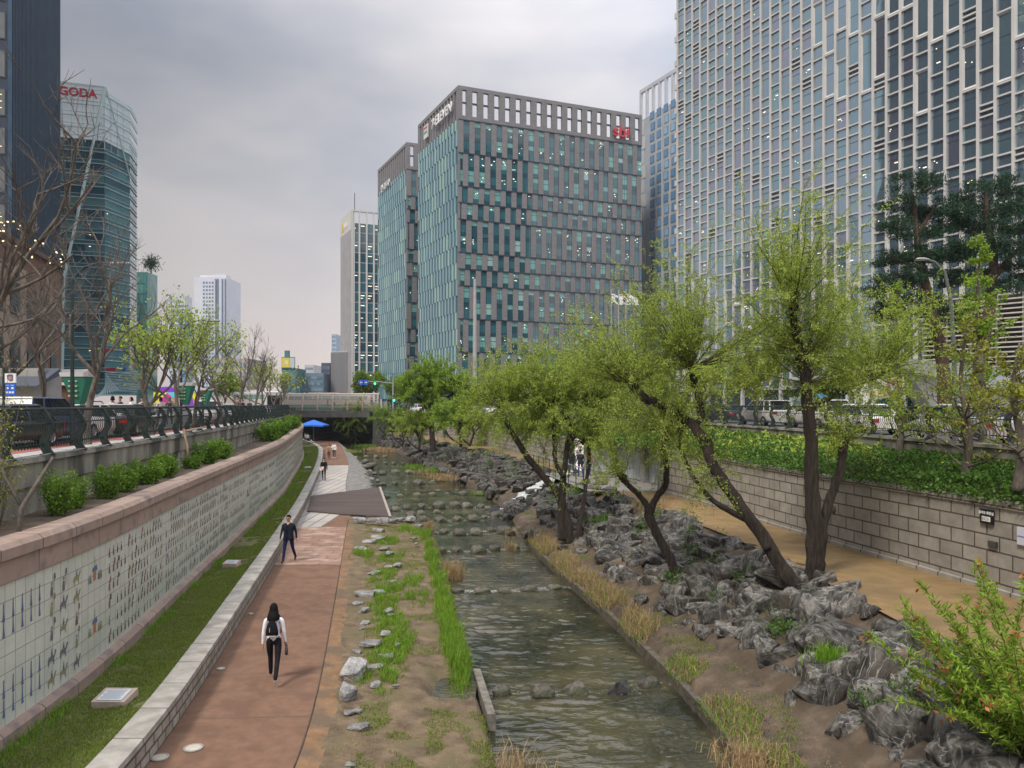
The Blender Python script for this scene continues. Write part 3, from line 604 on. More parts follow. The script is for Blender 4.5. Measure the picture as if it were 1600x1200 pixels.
def stone_tower(label, corner, rlen, llen, ztop, zbase, rdir, ldir, groups, fh=3.9, pitch=2.75, sign=None):
    root = empty('office_tower', (corner[0], corner[1], STZ), label=label, cat='office tower')
    c = V2(*corner); r = c+V2(*rdir)*rlen; l = c+V2(*ldir)*llen; b = r+V2(*ldir)*llen
    FR = Facade(c, r); FL = Facade(c, l); crown = 2*fh; zc = ztop-crown
    mb = MB(); ins = .5
    cc = c+V2(*rdir)*ins+V2(*ldir)*ins
    mb.prism([cc, r-V2(*rdir)*.1+V2(*ldir)*ins, b-V2(*rdir)*.1, l+V2(*rdir)*ins], zbase, zc); mb.build('core', m_dark, root)
    wins = []; st = MB(); bands = MB(); n = int(rlen/pitch); pitch = rlen/n
    # crown: open frame of piers
    pw = pitch*.54
    for k in range(n+1):
        a = k*pitch; FR.box(st, max(0, a-pw/2 if k else 0), min(rlen, a+pw/2+(.3 if not k else 0)), zc, ztop-.9, -.7, 0)
    FR.box(st, 0, rlen, ztop-.9, ztop, -.8, .02); FR.box(st, 0, rlen, zc-.2, zc+.9, -.7, -.004); FR.box(bands, 0, rlen, zc+fh-.1, zc+fh+.3, -.5, -.2)
    z = zc-.25; gi = 0
    while z > zbase+2 and gi < 40:
        fl = groups[gi % len(groups)]; h = fl*fh; zb = max(zbase, z-h); ph = (gi*.43) % 1.0*pitch
        FR.box(bands, 0, rlen, z-.02, z+.26, -.4, .05)
        k = -1
        while True:
            a0 = k*pitch+ph; a1 = a0+pitch*.47; k += 1
            if a0 > rlen: break
            x0, x1 = max(0, a0), min(rlen, a1)
            if x1-x0 > .15: FR.box(st, x0, x1, zb+.26, z-.03, -.4, 0)
            x0, x1 = max(.0, a1), min(rlen, a0+pitch)
            if x1-x0 > .3: wins.append(tower_window(FR, x0, x1, zb+.26, z-.03, fl, (z-.03-zb-.26)/fl, -.22))
        z = zb; gi += 1
    # side face of staggered pale glass fins
    sp = 2.05; m_ = int(llen/sp); sp = llen/m_; fins = MB(); backs = []
    fl_n = int((zc-zbase)/fh); 
    FL.box(st, 0, .5, zbase, ztop-.9, -.5, 0); FL.box(st, 0, llen, ztop-.9, ztop, -.8, .02); FL.box(st, llen-.4, llen, zbase, ztop-.9, -.5, 0)
    for k in range(m_): FL.box(st, .6+k*sp, .6+k*sp+sp*.45, zc, ztop-.9, -.6, -.05)
    for f in range(fl_n+1):
        z0 = zbase+f*fh+(zc-zbase-fl_n*fh)*0; z1 = min(zc, z0+fh)
        if z1-z0 < .4: continue
        w = MB(); FL.quad(w, .5, llen-.4, z0, z1, -.2, 0)
        for k in range(m_+1):
            a = .5+k*sp+(f % 3)*sp*.27; a1 = min(a+sp*.52, llen-.4)
            if a1-a > .2: FL.box(w, a, a1, z0+.06, z1-.04, -.2, .06, 4 if BR.random() < .25 else 5)
        FL.box(w, .5, llen-.4, z0-.05, z0+.05, -.2, .02, 2); backs.append(w)
    st.build('stone_piers', m_stone, root)['kind'] = 'stuff'; bands.build('floor_band', m_dark, root)['kind'] = 'stuff'
    for w in backs: w.build('glass_band', g_teal+[glass('fin_glass', (.15,.28,.33), .12, (.20,.35,.40), scale=.05)], root)
    finish_windows(wins, g_teal, root)
    return root, FR, FL
RD = (.927, .376); LD = (-.438, .899)
m_red_s = mat('red_sign', (.45,.03,.05), rough=.5); m_white_s = mat('white_sign', (.7,.7,.7), rough=.5)
t1, FR1, FL1 = stone_tower('grey stone office tower with red letters at the top right of its see-through crown', (-12.6, 180), 49.9, 28.8, 80.7, STZ+3.5, RD, LD, (2,2,1,1,2,1,1,2,2,2,2,2))
mb = MB(); c = V2(-12.6, 180); mb.prism([c+V2(*RD)*3+V2(*LD)*3, c+V2(*RD)*48+V2(*LD)*3, c+V2(*RD)*48+V2(*LD)*26, c+V2(*RD)*3+V2(*LD)*26], STZ-.1, STZ+3.6); mb.build('lobby', g_teal[0], t1)
mb = MB()
for s in (1.0, 16, 32, 48): mb.box(FR1.pt(s, STZ+1.7, -1), (1.2, 1.2, 3.9), .39)
mb.build('column', m_stone, t1)['kind'] = 'stuff'
letters('sbi', 4.2, FR1.pt(43.5, 80.7-5.3, .5), FR1.t, t1, m_red_s, 'sign_letters', .2, .08)
tl = -FL1.t
letters('7-ELEVEN', 3.3, FL1.pt(9.5, 80.7-4.2, .6), tl, t1, m_white_s, 'sign_letters', .15, .06)
mb = MB(); FL1.box(mb, 19.6, 22.6, 80.7-6, 80.7-2.6, .3, .6, 0); FL1.box(mb, 19.9, 22.3, 80.7-3.6, 80.7-3.0, .6, .64, 1); FL1.box(mb, 19.9, 22.3, 80.7-4.8, 80.7-4.2, .6, .64, 2)
mb.build('sign_emblem', [mat('emblem_white', (.6,.58,.58)), mat('emblem_red', (.5,.1,.08)), mat('emblem_green', (.1,.3,.18))], t1)
t2, FR2, FL2 = stone_tower('grey stone and glass tower just left of the one with red letters', (-30.9, 225), 30, 30, 82.7, STZ+3, RD, LD, (2,1,1,2,1,1,2), pitch=2.9)
letters('한국투자', 2.6, FL2.pt(20, 82.7-8, .5), -FL2.t, t2, m_white_s, 'sign_letters', .12)
mb = MB(); c = V2(-30.9, 225); mb.prism([c+V2(*RD)*2+V2(*LD)*2, c+V2(*RD)*28+V2(*LD)*2, c+V2(*RD)*28+V2(*LD)*26, c+V2(*RD)*2+V2(*LD)*26], STZ-.1, STZ+3.1); mb.build('lobby', g_teal[0], t2)
# slim tower with white vertical fins
t3 = empty('office_tower', (-62.8, 300, STZ), label='slim pale tower with thin white vertical fins and plain side wall, above the ribbed podium', cat='office tower')
c = V2(-62.8, 300); FR = Facade(c, c+V2(*RD)*24); FL = Facade(c, c+V2(*LD)*17.7); zt = 81.8
mb = MB(); mb.prism([c, c+V2(*RD)*24, c+V2(*RD)*24+V2(*LD)*17.7, c+V2(*LD)*17.7], STZ, zt-7.5); mb.build('core', mat('beige_cladding', (.27,.265,.275), (.33,.32,.33), .3, .8), t3)
mb = MB()
for k in range(9): FR.box(mb, k*2.85, k*2.85+.55, STZ, zt-.6, .004, .7)
FR.box(mb, -.02, 24, zt-.6, zt+.02, -.6, .72); FL.box(mb, 0, 17.7, zt-7.5, zt, -.6, .02); FR.box(mb, 0, 1.3, STZ, zt-.6, .004, .5)
mb.build('fins', mat('fin_white', (.5,.5,.48)), t3)['kind'] = 'stuff'
wins = []
for f in range(18):
    for k in range(8):
        z0 = STZ+2+f*3.9; w = MB(); a = k*2.85+.55; FR.quad(w, a, a+2.3, z0+.5, z0+3.9, .05, BR.choice((0, 2, 2, 0)));
        if BR.random() < .4: FR.quad(w, a+.3, a+1.8, z0+2.8, z0+3.05, .09, 3)
        if BR.random() < .2: FR.quad(w, a+.3, a+1.2, z0+1.8, z0+2.0, .09, 3)
        wins.append(w)
finish_windows(wins, g_teal, t3)
mb = MB()
for s, w, hh in ((12.5, 2.2, 3.0),): FL.box(mb, s, s+w, zt-6, zt-3, .03, .2, 0)
for k in range(4): FL.box(mb, 6+k*1.5, 6+k*1.5+1.0, zt-5.2, zt-3.4, .03, .2, 1)
mb.build('sign', [mat('sign_yellow', (.6,.42,.05)), m_white_s], t3)
mb = MB(); mb.tube([FR.pt(1.5, zt, -1), FR.pt(1.5, zt+7, -1)], .15, 5); mb.build('mast', m_dark, t3)
pd = empty('podium_building', (-75, 310, STZ), label='low pale building with fine vertical ribs at the foot of the slim tower', cat='building')
Fp = Facade((-72.5, 308), (-63.5, 304.5)); mb = MB(); mb.prism([V2(-72.5,308), V2(-63.5,304.5), V2(-60,330), V2(-70,334)], STZ, 27); mb.build('wall', mat('podium_wall', (.36,.36,.37), (.42,.42,.42), .5), pd)
mb = MB()
for k in range(18): Fp.box(mb, k*.53, k*.53+.18, STZ, 26.6, .004, .3)
mb.build('ribs', mat('rib_grey', (.25,.25,.27)), pd)['kind'] = 'stuff'
# ------- tower behind, with blue windows
t4 = empty('office_tower', (35.8, 214.5, STZ), label='pale metal tower with blue windows between the stone tower and the white grid tower', cat='office tower')
a = V2(35.8, 214.5); b = V2(44.5, 196.6); F4 = Facade(a, b)
mb = MB(); mb.prism([a, b, b+V2(20, 8), a+V2(20, 8)], STZ, 85); mb.build('core', mat('silver_cladding', (.36,.39,.43), (.44,.47,.51), .3, .4, metal=.3), t4)
L4 = F4.L; mb = MB()
for k in range(8): F4.box(mb, k*L4/7-.35, k*L4/7+.35, 85, 93.2, -.7, 0)
F4.box(mb, -.3, L4+.3, 92.6, 93.6, -.7, .02)
for k in range(20): F4.box(mb, .2, 1.9 if k % 2 else 2.6, STZ+k*4, STZ+k*4+3.8, .003, .14)
for k in range(1, 5): F4.box(mb, 6.6+k*3.3, 6.9+k*3.3, STZ, 85, .003, .2)
mb.build('panels', mat('silver_panel', (.46,.48,.52), (.52,.54,.57), .4, .45, metal=.2), t4)['kind'] = 'stuff'
wins = []; g_blue = [glass('glass_blue', (.10,.22,.38), .1), glass('glass_bluedark', (.04,.10,.16), .1), glass('glass_bluepale', (.22,.38,.56), .15)]
for f in range(27):
    z0 = STZ+f*3.0+1
    for k in range(5):
        s = 4.6+k*3.05+(f % 2)*.35; w = MB(); F4.box(w, s, s+1.9, z0, z0+2.1, -.02, .07, 1); F4.quad(w, s+.12, s+1.78, z0+.12, z0+2.0, .09, BR.choice((0, 0, 2)) if f > 12 else BR.choice((0, 1, 1))); wins.append(w)
finish_windows(wins, g_blue, t4)
# ------- white grid tower
gt = empty('grid_tower', (26.95, 125, STZ), label='huge tower of white gridded frames and mirror glass filling the right side', cat='office tower')
GA = V2(26.95, 125); GB = V2(26.95+.8138*33.9, 125-1.565*33.9); FG = Facade(GA, GB); NB = 33; PI_ = FG.L/NB; GT = 92.0; ROT = V2(.8, .6)
mb = MB(); mb.prism([GA-FG.n*.6, GB-FG.n*.6, GB-FG.n*30, GA-FG.n*30], STZ, GT); mb.build('core', m_dark, gt)
g_mirror = [mat('mirror_glass', (.42,.54,.62), rough=.03, metal=.88), mat('mirror_glass_violet', (.46,.50,.60), rough=.03, metal=.88), mat('mirror_glass_teal', (.38,.54,.60), rough=.04, metal=.85), g_teal[3], mat('spandrel_glass', (.10,.15,.18), rough=.15, metal=.6)]
frame = MB(); wins = []; m_gw = mat('white_frame', (.47,.465,.46), (.53,.52,.515), .5, .55)
FH = 3.7; nf = int((GT-STZ)/FH)
def gb(mb_, a0, a1, z0, z1, d0=-.4, d1=.28): FG.box(mb_, a0, a1, z0, z1, d0, d1)
for k in range(NB+1): gb(frame, k*PI_-.16, k*PI_+.16, STZ+3.5, GT, -.2, .12)
for k in range(NB):
    a0, a1 = k*PI_+.16, (k+1)*PI_-.16; z = STZ+3.5+BR.choice((0, 0, 1.2)); cuts = [z]
    big = k > 14
    while z < GT:
        r = BR.random()
        if z < 22: step = [BR.choice((3.7, 3.7, 5.2, 2.4))]
        elif big and z > 38 and r < .4: step = [BR.choice((5.6, 7.4, 5.0))]
        elif r < .42: step = [2.45, 1.25]
        elif r < .52: step = [2.45, .62, .63]
        elif r < .8: step = [1.9, 1.8]
        else: step = [3.7]
        for s_ in step: z += s_; cuts.append(z)
    for z0, z1 in zip(cuts, cuts[1:]):
        if z0 >= GT: break
        z1 = min(z1, GT); tall = z1-z0 > 4.5
        gb(frame, a0, a1, z0-.09, z0+.09, -.2, .10)
        w = MB(); mi = BR.choice((0, 0, 0, 1, 2, 2)); q0, q1 = a0, a1
        tl_ = BR.uniform(-.012, .012); zz0 = z0+.13; zz1 = z1-.13
        if tall:   # wide splayed reveal round the tall openings
            rv_ = .16
            for (u0, u1, v0, v1, u2, u3, v2, v3) in ((a0, a0, zz0, zz1, a0+rv_, a0+rv_, zz0+rv_, zz1-rv_), (a1, a1, zz0, zz1, a1-rv_, a1-rv_, zz0+rv_, zz1-rv_)):
                frame.add([FG.pt(u0, v0, .115), FG.pt(u1, v1, .115), FG.pt(u3, v3, -.11), FG.pt(u2, v2, -.11)], [(0,1,2,3)])
            for (v0, v2) in ((zz0, zz0+rv_*2), (zz1, zz1-rv_)):
                frame.add([FG.pt(a0, v0, .115), FG.pt(a1, v0, .115), FG.pt(a1-rv_, v2, -.11), FG.pt(a0+rv_, v2, -.11)], [(0,1,2,3)])
        w.add([FG.pt(q0, zz0, -.12), FG.pt(q1, zz0, -.12+tl_), FG.pt(q1, zz1, -.12+tl_*.5), FG.pt(q0, zz1, -.12+BR.uniform(-.008,.008))], [(0,1,2,3)], mi if zz1-zz0 > .5 else 4)
        if z1-z0 > 2.2: FG.box(w, a0, a1, z0+(z1-z0)*BR.choice((.3, .7))-.03, z0+(z1-z0)*.3+.03 if 0 else z0+(z1-z0)*.3+.0, -.25, -.22, 4) if 0 else FG.box(w, a0, a1, z1-(.95 if z1-z0 < 4 else 2.6), z1-(.89 if z1-z0 < 4 else 2.54), -.115, -.09, 4)
        if BR.random() < .2 and z1-z0 > 1.8:
            for _ in range(BR.randint(1, 2)):
                s_ = BR.uniform(a0+.1, a1-.6); zz = z0+(z1-z0)*BR.uniform(.3, .8); FG.quad(w, s_, s_+BR.choice((.12, .12, .45)), zz, zz+.09, -.09, 3)
        wins.append(w)
frame.build('frame_grid', m_gw, gt)['kind'] = 'stuff'
mb = MB()
for k in range(0, NB+1, 2): gb(mb, k*PI_-.17, k*PI_+.17, STZ, STZ+3.5, -.3, .2)
mb.build('pillar', m_gw, gt)['kind'] = 'stuff'
finish_windows(wins, g_mirror, gt)
mb = MB()
for k in range(18): FG.box(mb, -.55, 0, 22+k*3.9, 22.9+k*3.9, -.5, .2)
mb.build('edge_brackets', m_gw, gt)['kind'] = 'stuff'
# ------- slatted annex and white canopy, right of the frame
ax = empty('slatted_annex', (35, 56, STZ), label='annex behind the pines with dark wall and closely spaced pale horizontal louvres', cat='building')
A0 = V2(.535*62, 62); A1 = V2(.74*54, 54); FA = Facade(A0, A1)
mb = MB(); mb.prism([A0-FA.n*.4, A1-FA.n*.4, A1-FA.n*8, A0-FA.n*8], STZ, 14.2); mb.build('wall', mat('annex_dark', (.02,.02,.02), rough=.6), ax)
mb = MB()
for k in range(17): FA.box(mb, 0, FA.L, 8.4+k*.36, 8.4+k*.36+.10, -.02, .16)
mb.build('louvres', mat('louvre', (.4,.37,.32), (.5,.47,.42), 2), ax)['kind'] = 'stuff'
mb = MB()
for k in range(7): FA.box(mb, k*FA.L/6-.05, k*FA.L/6+.05, STZ, 14.2, -.3, -.03)
mb.build('mullions', m_gw, ax)['kind'] = 'stuff'
cp = empty('entrance_canopy', (31, 48, STZ), label='angular white canopy building with sloping fascia behind the parked silver car', cat='canopy')
def qp(l, y): return [D(a, b, y) for a, b in l]
mb = MB(); f_ = qp([(1398,558),(1520,571),(1700,590),(1700,622),(1520,602),(1468,590),(1405,580)], 50); r_ = [v+Vector((1.2, 5, 0)) for v in f_]; n_ = len(f_)
mb.add(f_+r_, [tuple(range(n_)), tuple(range(2*n_-1, n_-1, -1))]+[(i, (i+1) % n_, n_+(i+1) % n_, n_+i) for i in range(n_)]); mb.build('fascia', mat('canopy_white', (.55,.56,.57), (.62,.62,.62), .6, .5), cp)
mb = MB(); f_ = qp([(1424,586),(1470,593),(1522,606),(1700,627),(1700,690),(1468,690),(1452,630)], 51); r_ = [v+Vector((1, 4, 0)) for v in f_]; n_ = len(f_)
mb.add(f_+r_, [tuple(range(n_)), tuple(range(2*n_-1, n_-1, -1))]+[(i, (i+1) % n_, n_+(i+1) % n_, n_+i) for i in range(n_)]); mb.build('leaning_wall', MATS['canopy_white'], cp)
mb = MB(); mb.box(D(1425, 645, 56), (4.6, .1, 4.4)); mb.build('glass_front', g_teal[0], cp)
mb = MB(); mb.box(D(1330, 598, 53)+Vector((0,0,.3)), (7.5, 3, .22)); mb.build('porch_roof', MATS['canopy_white'], cp)
mb = MB()
for x in (1262, 1330, 1398): mb.tube([D(x, 598, 53), D(x, 662, 53)], .08, 6)
mb.build('porch_posts', m_gw, cp)['kind'] = 'stuff'
# ------- left: dark ribbed tower
dt = empty('dark_tower', (-59, 96, STZ), label='tall dark navy steel tower with fine vertical ribs at the left edge', cat='office tower')
S0 = V2(-53.2, 81.1); S1 = V2(-65.7, 111.1); FS = Facade(S0, S1); HT = 112
n2 = FS.n; mb = MB(); mb.prism([S0, S1, S1-n2*42, S0-n2*42], STZ, HT); mb.build('core', mat('navy_steel', (.010,.020,.040), (.02,.035,.06), .2, .35, spec=.6), dt)
mb = MB()
for k in range(44): FS.box(mb, k*FS.L/43-.06, k*FS.L/43+.06, STZ, HT, .003, .32)
mb.build('ribs', mat('rib_navy', (.03,.065,.11), (.045,.09,.14), .5, .35, metal=.4), dt)['kind'] = 'stuff'
FE = Facade(S0-n2*24, S0)
wins = []
for f in range(26):
    z0 = STZ+3+f*4.05
    for k in range(8):
        w = MB(); a0 = k*3.0+.25; FE.box(w, a0, a0+2.55, z0+.4, z0+3.3, .003, .08, 1); FE.quad(w, a0+.1, a0+2.45, z0+.5, z0+3.2, .1, 0)
        if BR.random() < .7:
            for j in range(BR.randint(1, 3)): FE.quad(w, a0+.3, a0+2.2, z0+1.2+j*.7, z0+1.28+j*.7, .13, 2)
        wins.append(w)
finish_windows(wins, [glass('office_glass', (.09,.10,.11), .1, (.16,.16,.15), scale=.3), m_dark, mat('office_lamp', (.9,.8,.4), emit=((1,.8,.35), .7))], dt)
# ------- left: brown building with awnings
bb = empty('brown_building', (-40, 64, STZ), label='brown brick and beige building at the far left with string lights on its roof edge', cat='building')
B0 = V2(-37.6, 54.5); B1 = V2(-42.3, 72); FB = Facade(B0, B1); n3 = FB.n
mb = MB(); mb.prism([B0, B1, B1-n3*18, B0-n3*18], STZ, 18.6); o = mb.build('wall', mat('brown_brick', (.10,.055,.038), (.20,.115,.08), 2.2, .9, .6, 12, lo=.3, hi=.7), bb)
mb = MB(); FB.box(mb, -.2, 8.2, STZ, 16.8, .004, .25); mb.build('beige_front', mat('beige_panel', (.25,.19,.14), (.31,.24,.18), .6, .8), bb)
mb = MB(); FB.box(mb, -.3, FB.L+.2, 18.6, 19.0, -1, .3); mb.build('roof_edge', mat('roof_brown', (.10,.06,.045)), bb)
for s, w_, z0, z1 in ((1, 2, 8, 11), (4.5, 2, 8, 11), (9, 1.6, 7.5, 10.5), (12, 1.6, 7.5, 10.5), (15, 1.6, 7.5, 10.5), (9, 1.6, 12.5, 15), (12, 1.6, 12.5, 15), (15, 1.6, 12.5, 15), (1, 2, 13, 15.5), (4.5, 2, 13, 15.5)):
    d = .26 if s < 8 else .01; mb = MB(); FB.box(mb, s, s+w_, z0, z1, d, d+.08); w_o = mb.build('window', mat('dark_window', (.03,.035,.04), rough=.1), bb)
mb = MB()
for k in range(5): FB.box(mb, 9+k*1.5, 9.9+k*1.5, 8.4, 8.7, .1, .3)
mb.build('warm_lamp', mat('warm_lamp', (.9,.6,.3), emit=((1,.55,.2), 1.2)), bb)['kind'] = 'stuff'
rr = random.Random(5); mb = MB()
for k in range(38): mb.box(FB.pt(rr.uniform(-1, 14), 18+rr.uniform(-.2, 1.6), .6+rr.random()), (.09, .09, .09))
mb.build('string_light', mat('string_light', (1,.8,.5), emit=((1,.8,.4), 1.5)), bb)['kind'] = 'stuff'
for (a, b, y, w_, c_) in ((30, 588, 53, 4.5, (.06,.07,.09)), (82, 588, 60, 4.6, (.45,.42,.38))):
    p = D(a, b, y); m_ = MB(); m_.hexa([p+Vector((-w_/2, -1.6, -.75)), p+Vector((w_/2, -1.6, -.75)), p+Vector((w_/2, 1, .1)), p+Vector((-w_/2, 1, .1))], [p+Vector((-w_/2, -1.6, -.68)), p+Vector((w_/2, -1.6, -.68)), p+Vector((w_/2, 1, .6)), p+Vector((-w_/2, 1, .6))]); m_.build('awning', mat('awning%d' % a, c_), bb)
p = D(20, 612, 54); mb = MB(); mb.box(p, (5.4, 2.5, 3.2)); mb.build('shop_front', mat('shop_grey', (.25,.24,.23), (.33,.32,.3), .8), bb)
p = D(76, 618, 60); mb = MB(); mb.box(p, (4.2, 2.5, 3.0)); mb.build('shop_front', mat('shop_brown', (.12,.06,.04), (.2,.10,.06), .8), bb)
# ------- left: curved glass tower with red letters
pg = empty('glass_tower', (-68, 134, STZ), label='teal glass tower with red letters and a sloping see-through glass crown', cat='office tower')
PA = V2(-69.0, 130); PB = V2(-68.2, 137); PC = V2(-69.9, 143); PL0 = PA-V2(.953, .301)*26; H0, H1, H2 = 59.6, 59.4, 57.5
m_pg = mat('pagoda_glass', (.045,.12,.155), (.11,.22,.25), .12, .08, spec=.9, stretch=(1,1,.25)); m_ln = mat('pagoda_lines', (.42,.55,.55), rough=.4); m_pgd = glass('pagoda_dark', (.03,.075,.10), .08)
pts = [PL0, PA, PB, PC]; hs = [60.5, 59.6, 58.5, 52]; mb = MB()
bk = [PC+V2(-24, 18), PL0+V2(-6, 26)]
mb.prism(pts+bk, STZ+3, 50); mb.build('core', m_pg, pg)
lines = MB(); wins = []
for i in range(3):
    a, b = pts[i], pts[i+1]; F = Facade(a, b); z = STZ+3; f = 0
    while z < 58.5:
        top = hs[i]+(hs[i+1]-hs[i])
        F.box(lines, 0, F.L, z-.05, z+.05, .003, .20); F.box(lines, 0, F.L, z+.62, z+.68, .003, .12)
        if z < 49:
            nw = max(1, int(F.L/2.6)); r = BR.random(); dk = r < .35
            for k in range(nw):
                w = MB(); a0 = k*F.L/nw+.05; F.quad(w, a0, a0+F.L/nw-.1, z+.7, z+1.9, .03, 1 if (dk and BR.random() < .8) else BR.choice((0, 2)))
                if BR.random() < .12: F.quad(w, a0+.5, a0+.8, z+1.5, z+1.62, .05, 3)
                wins.append(w)
        z += 1.95; f += 1
    nm = max(2, int(F.L/1.6))
    for k in range(nm+1): F.box(lines, k*F.L/nm-.03, k*F.L/nm+.03, 49, min(hs[i], hs[i+1]), -.02, .06)
    F.box(lines, 0, F.L, min(hs[i], hs[i+1])-.1, min(hs[i], hs[i+1])+.15, -.05, .1)
lines.build('glazing_bars', m_ln, pg)['kind'] = 'stuff'
finish_windows(wins, [m_pg, m_pgd, glass('pagoda_mid', (.09,.20,.21), .1), g_teal[3]], pg)
mb = MB()
for i in range(3):
    F = Facade(pts[i], pts[i+1]); F.quad(mb, 0, F.L, 50, min(hs[i], hs[i+1]), -.1)
mb.build('crown_glass', mat('crown_glass', (.30,.45,.46), rough=.1, alpha=.45), pg)
mb = MB(); mb.tube([PA+Vector((.25,-.2,59.5)), V2(-74.6, 128.1)+Vector((0,-.3,27)), V2(-74.9, 128)+Vector((0,-.3,5))], .28, 4); mb.tube([PA+Vector((.3,-.2,59.6)), PB+Vector((.3,-.3,46))], .14, 4)
mb.build('leaning_edge', m_ln, pg)
FP = Facade(PL0, PA); letters('PAGODA', 1.9, FP.pt(21.0, 58.0, .5), FP.t, pg, m_red_s, 'sign_letters', .15, .05)
for (a, b) in ((174, 548), (178, 578)):
    p = D(a, b, 129.5); mb = MB(); mb.box(p+V2(0, -1), (1.7, .3, .55)); mb.build('red_sign', m_red_s, pg)
mb = MB(); mb.box(D(196, 578, 129)+V2(0, -.4), (.8, .2, .5)); mb.build('blue_sign', mat('sign_blue', (.03,.12,.4)), pg)
mb = MB()
for k in range(12):
    mb.tube([D(140+k*4, 624-k*1.3, 120), D(165, 612-k*2.6, 124), D(222, 608-k*2.5, 124)], .09, 4)
mb.build('flared_entrance_bars', m_ln, pg)['kind'] = 'stuff'
# ------- more distant blocks
def block(name, label, px0, px1, pyt, y, depth, m, zb=STZ, cat='building'):
    a = D(px0, pyt, y); b = D(px1, pyt, y); b.x = (px1-800)*(y+depth)/1200; r = empty(name, ((a.x+b.x)/2, y, zb), label=label, cat=cat)
    m_ = MB(); m_.box(((a.x+b.x)/2, y+depth/2, (a.z+zb)/2), (b.x-a.x, depth, a.z-zb)); m_.build('wall', m, r); return r, Facade((a.x, y), (b.x, y)), a.z, b.x-a.x
def wgrid(r, F, z0, z1, a0, a1, nx, nz_, wm, fx=.6, fz=.6, mi=None, cap=100):
    wins = []; dx = (a1-a0)/nx; dz = (z1-z0)/nz_
    for i in range(nx):
        for j in range(nz_):
            w = MB(); s = a0+dx*(i+.5-fx/2); z = z0+dz*(j+.5-fz/2); F.box(w, s, s+dx*fx, z, z+dz*fz, .004, .10, BR.randrange(len(wm)) if len(wm) > 1 else 0); wins.append(w)
    finish_windows(wins, wm, r, cap=cap)
m_wt = mat('white_tower', (.50,.52,.58), (.56,.58,.63), .1, .8); g_far = [mat('far_window', (.12,.17,.26), rough=.2), mat('far_window_b', (.18,.24,.33), rough=.2)]
r, F, zt, w_ = block('apartment_tower', 'tall white apartment tower with blue-grey windows rising above the bare trees', 303, 376, 433, 420, 22, m_wt)
wgrid(r, F, 12, zt-2, w_*.26, w_*.62, 4, 30, g_far, .6, .5); 
mb = MB()
for s in (.66, .72, .86, .95): F.box(mb, w_*s, w_*(s+.035), 10, zt-1, .003, .4)
mb.build('glazed_strip', g_far[0], r)['kind'] = 'stuff'
mb = MB(); mb.box((F.pt(w_*.35, zt+.8, -8)), (w_*.5, 8, 2)); mb.box(F.pt(w_*.80, zt+.6, -5), (w_*.3, 6, 2.4)); mb.build('roof', m_wt, r)
r, F, zt, w_ = block('apartment_tower', 'shorter white apartment tower half hidden left of the taller white one', 262, 300, 462, 440, 10, m_wt); wgrid(r, F, 12, zt-2, w_*.1, w_*.9, 8, 20, g_far, .6, .5)
r, F, zt, w_ = block('glass_block', 'small blue glass block in front of the shorter white apartment tower', 279, 301, 489, 400, 6, glass('blue_block', (.10,.22,.40), .15, (.16,.3,.48), scale=.3)); wgrid(r, F, 10, zt-1, .3, w_-.3, 3, 14, g_blue, .9, .4)
r, F, zt, w_ = block('green_glass_building', 'narrow green glass building with a small tree on its roof', 213, 246, 425, 172, 5, glass('green_glass', (.07,.20,.19), .1, (.12,.28,.26), scale=.2))
wgrid(r, F, 8, zt-.5, .1, w_-.1, 3, 12, [glass('gg1', (.08,.24,.22), .1), glass('gg2', (.13,.30,.27), .15)], .92, .85)
r, F, zt, w_ = block('low_office', 'long low blue-grey office block far behind the bridge', 448, 524, 583, 300, 20, mat('bluegrey', (.10,.15,.21), (.14,.2,.26), .2)); wgrid(r, F, 8, zt-.6, .3, w_-.3, 12, 4, [glass('lo1', (.09,.16,.22), .2), glass('lo2', (.16,.26,.33), .2)], .9, .45)
r, F, zt, w_ = block('billboard_building', 'teal building carrying a yellow and pale billboard on its roof', 440, 478, 575, 290, 15, mat('teal_block', (.05,.15,.17), (.08,.2,.22), .2)); wgrid(r, F, 10, zt-.6, .3, w_-.3, 6, 3, [glass('lo1', (.09,.16,.22), .2)], .8, .5)
mb = MB(); mb.box(F.pt(w_*.5, zt+2.0, .2), (w_*.98, .5, 4.2)); mb.build('billboard_frame', MATS['teal_block'], r)
mb = MB(); F.quad(mb, w_*.03, w_*.62, zt+.2, zt+3.8, .5, 0); F.quad(mb, w_*.64, w_*.97, zt+.2, zt+3.8, .5, 1); F.quad(mb, w_*.16, w_*.24, zt+1, zt+3, .52, 1); F.quad(mb, w_*.3, w_*.5, zt+1.4, zt+2.8, .52, 2)
mb.build('billboard', [mat('bb_yellow', (.6,.5,.06)), mat('bb_pale', (.45,.5,.5)), mat('bb_amber', (.7,.62,.3))], r)
mb = MB(); mb.box(F.pt(w_*.3, zt+5.2, -2), (1.6, 1.6, 3)); mb.build('roof_tank', MATS['teal_block'], r)
r, F, zt, w_ = block('dark_block', 'dark office block beside the low blue-grey office, left of the ribbed podium', 502, 521, 567, 310, 6, mat('dark_far', (.05,.06,.085), (.08,.09,.12), .2)); wgrid(r, F, 8, zt-.6, .3, w_-.3, 4, 5, g_far, .7, .5)
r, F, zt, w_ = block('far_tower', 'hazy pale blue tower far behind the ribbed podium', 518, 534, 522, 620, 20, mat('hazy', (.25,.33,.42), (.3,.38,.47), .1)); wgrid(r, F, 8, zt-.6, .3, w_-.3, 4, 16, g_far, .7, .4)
r, F, zt, w_ = block('far_block', 'low pale far block with rows of windows behind the billboard building', 476, 504, 570, 420, 20, mat('pale_far', (.36,.38,.40), (.42,.44,.46), .1)); wgrid(r, F, 12, zt-.6, .3, w_-.3, 7, 5, g_far, .7, .4)
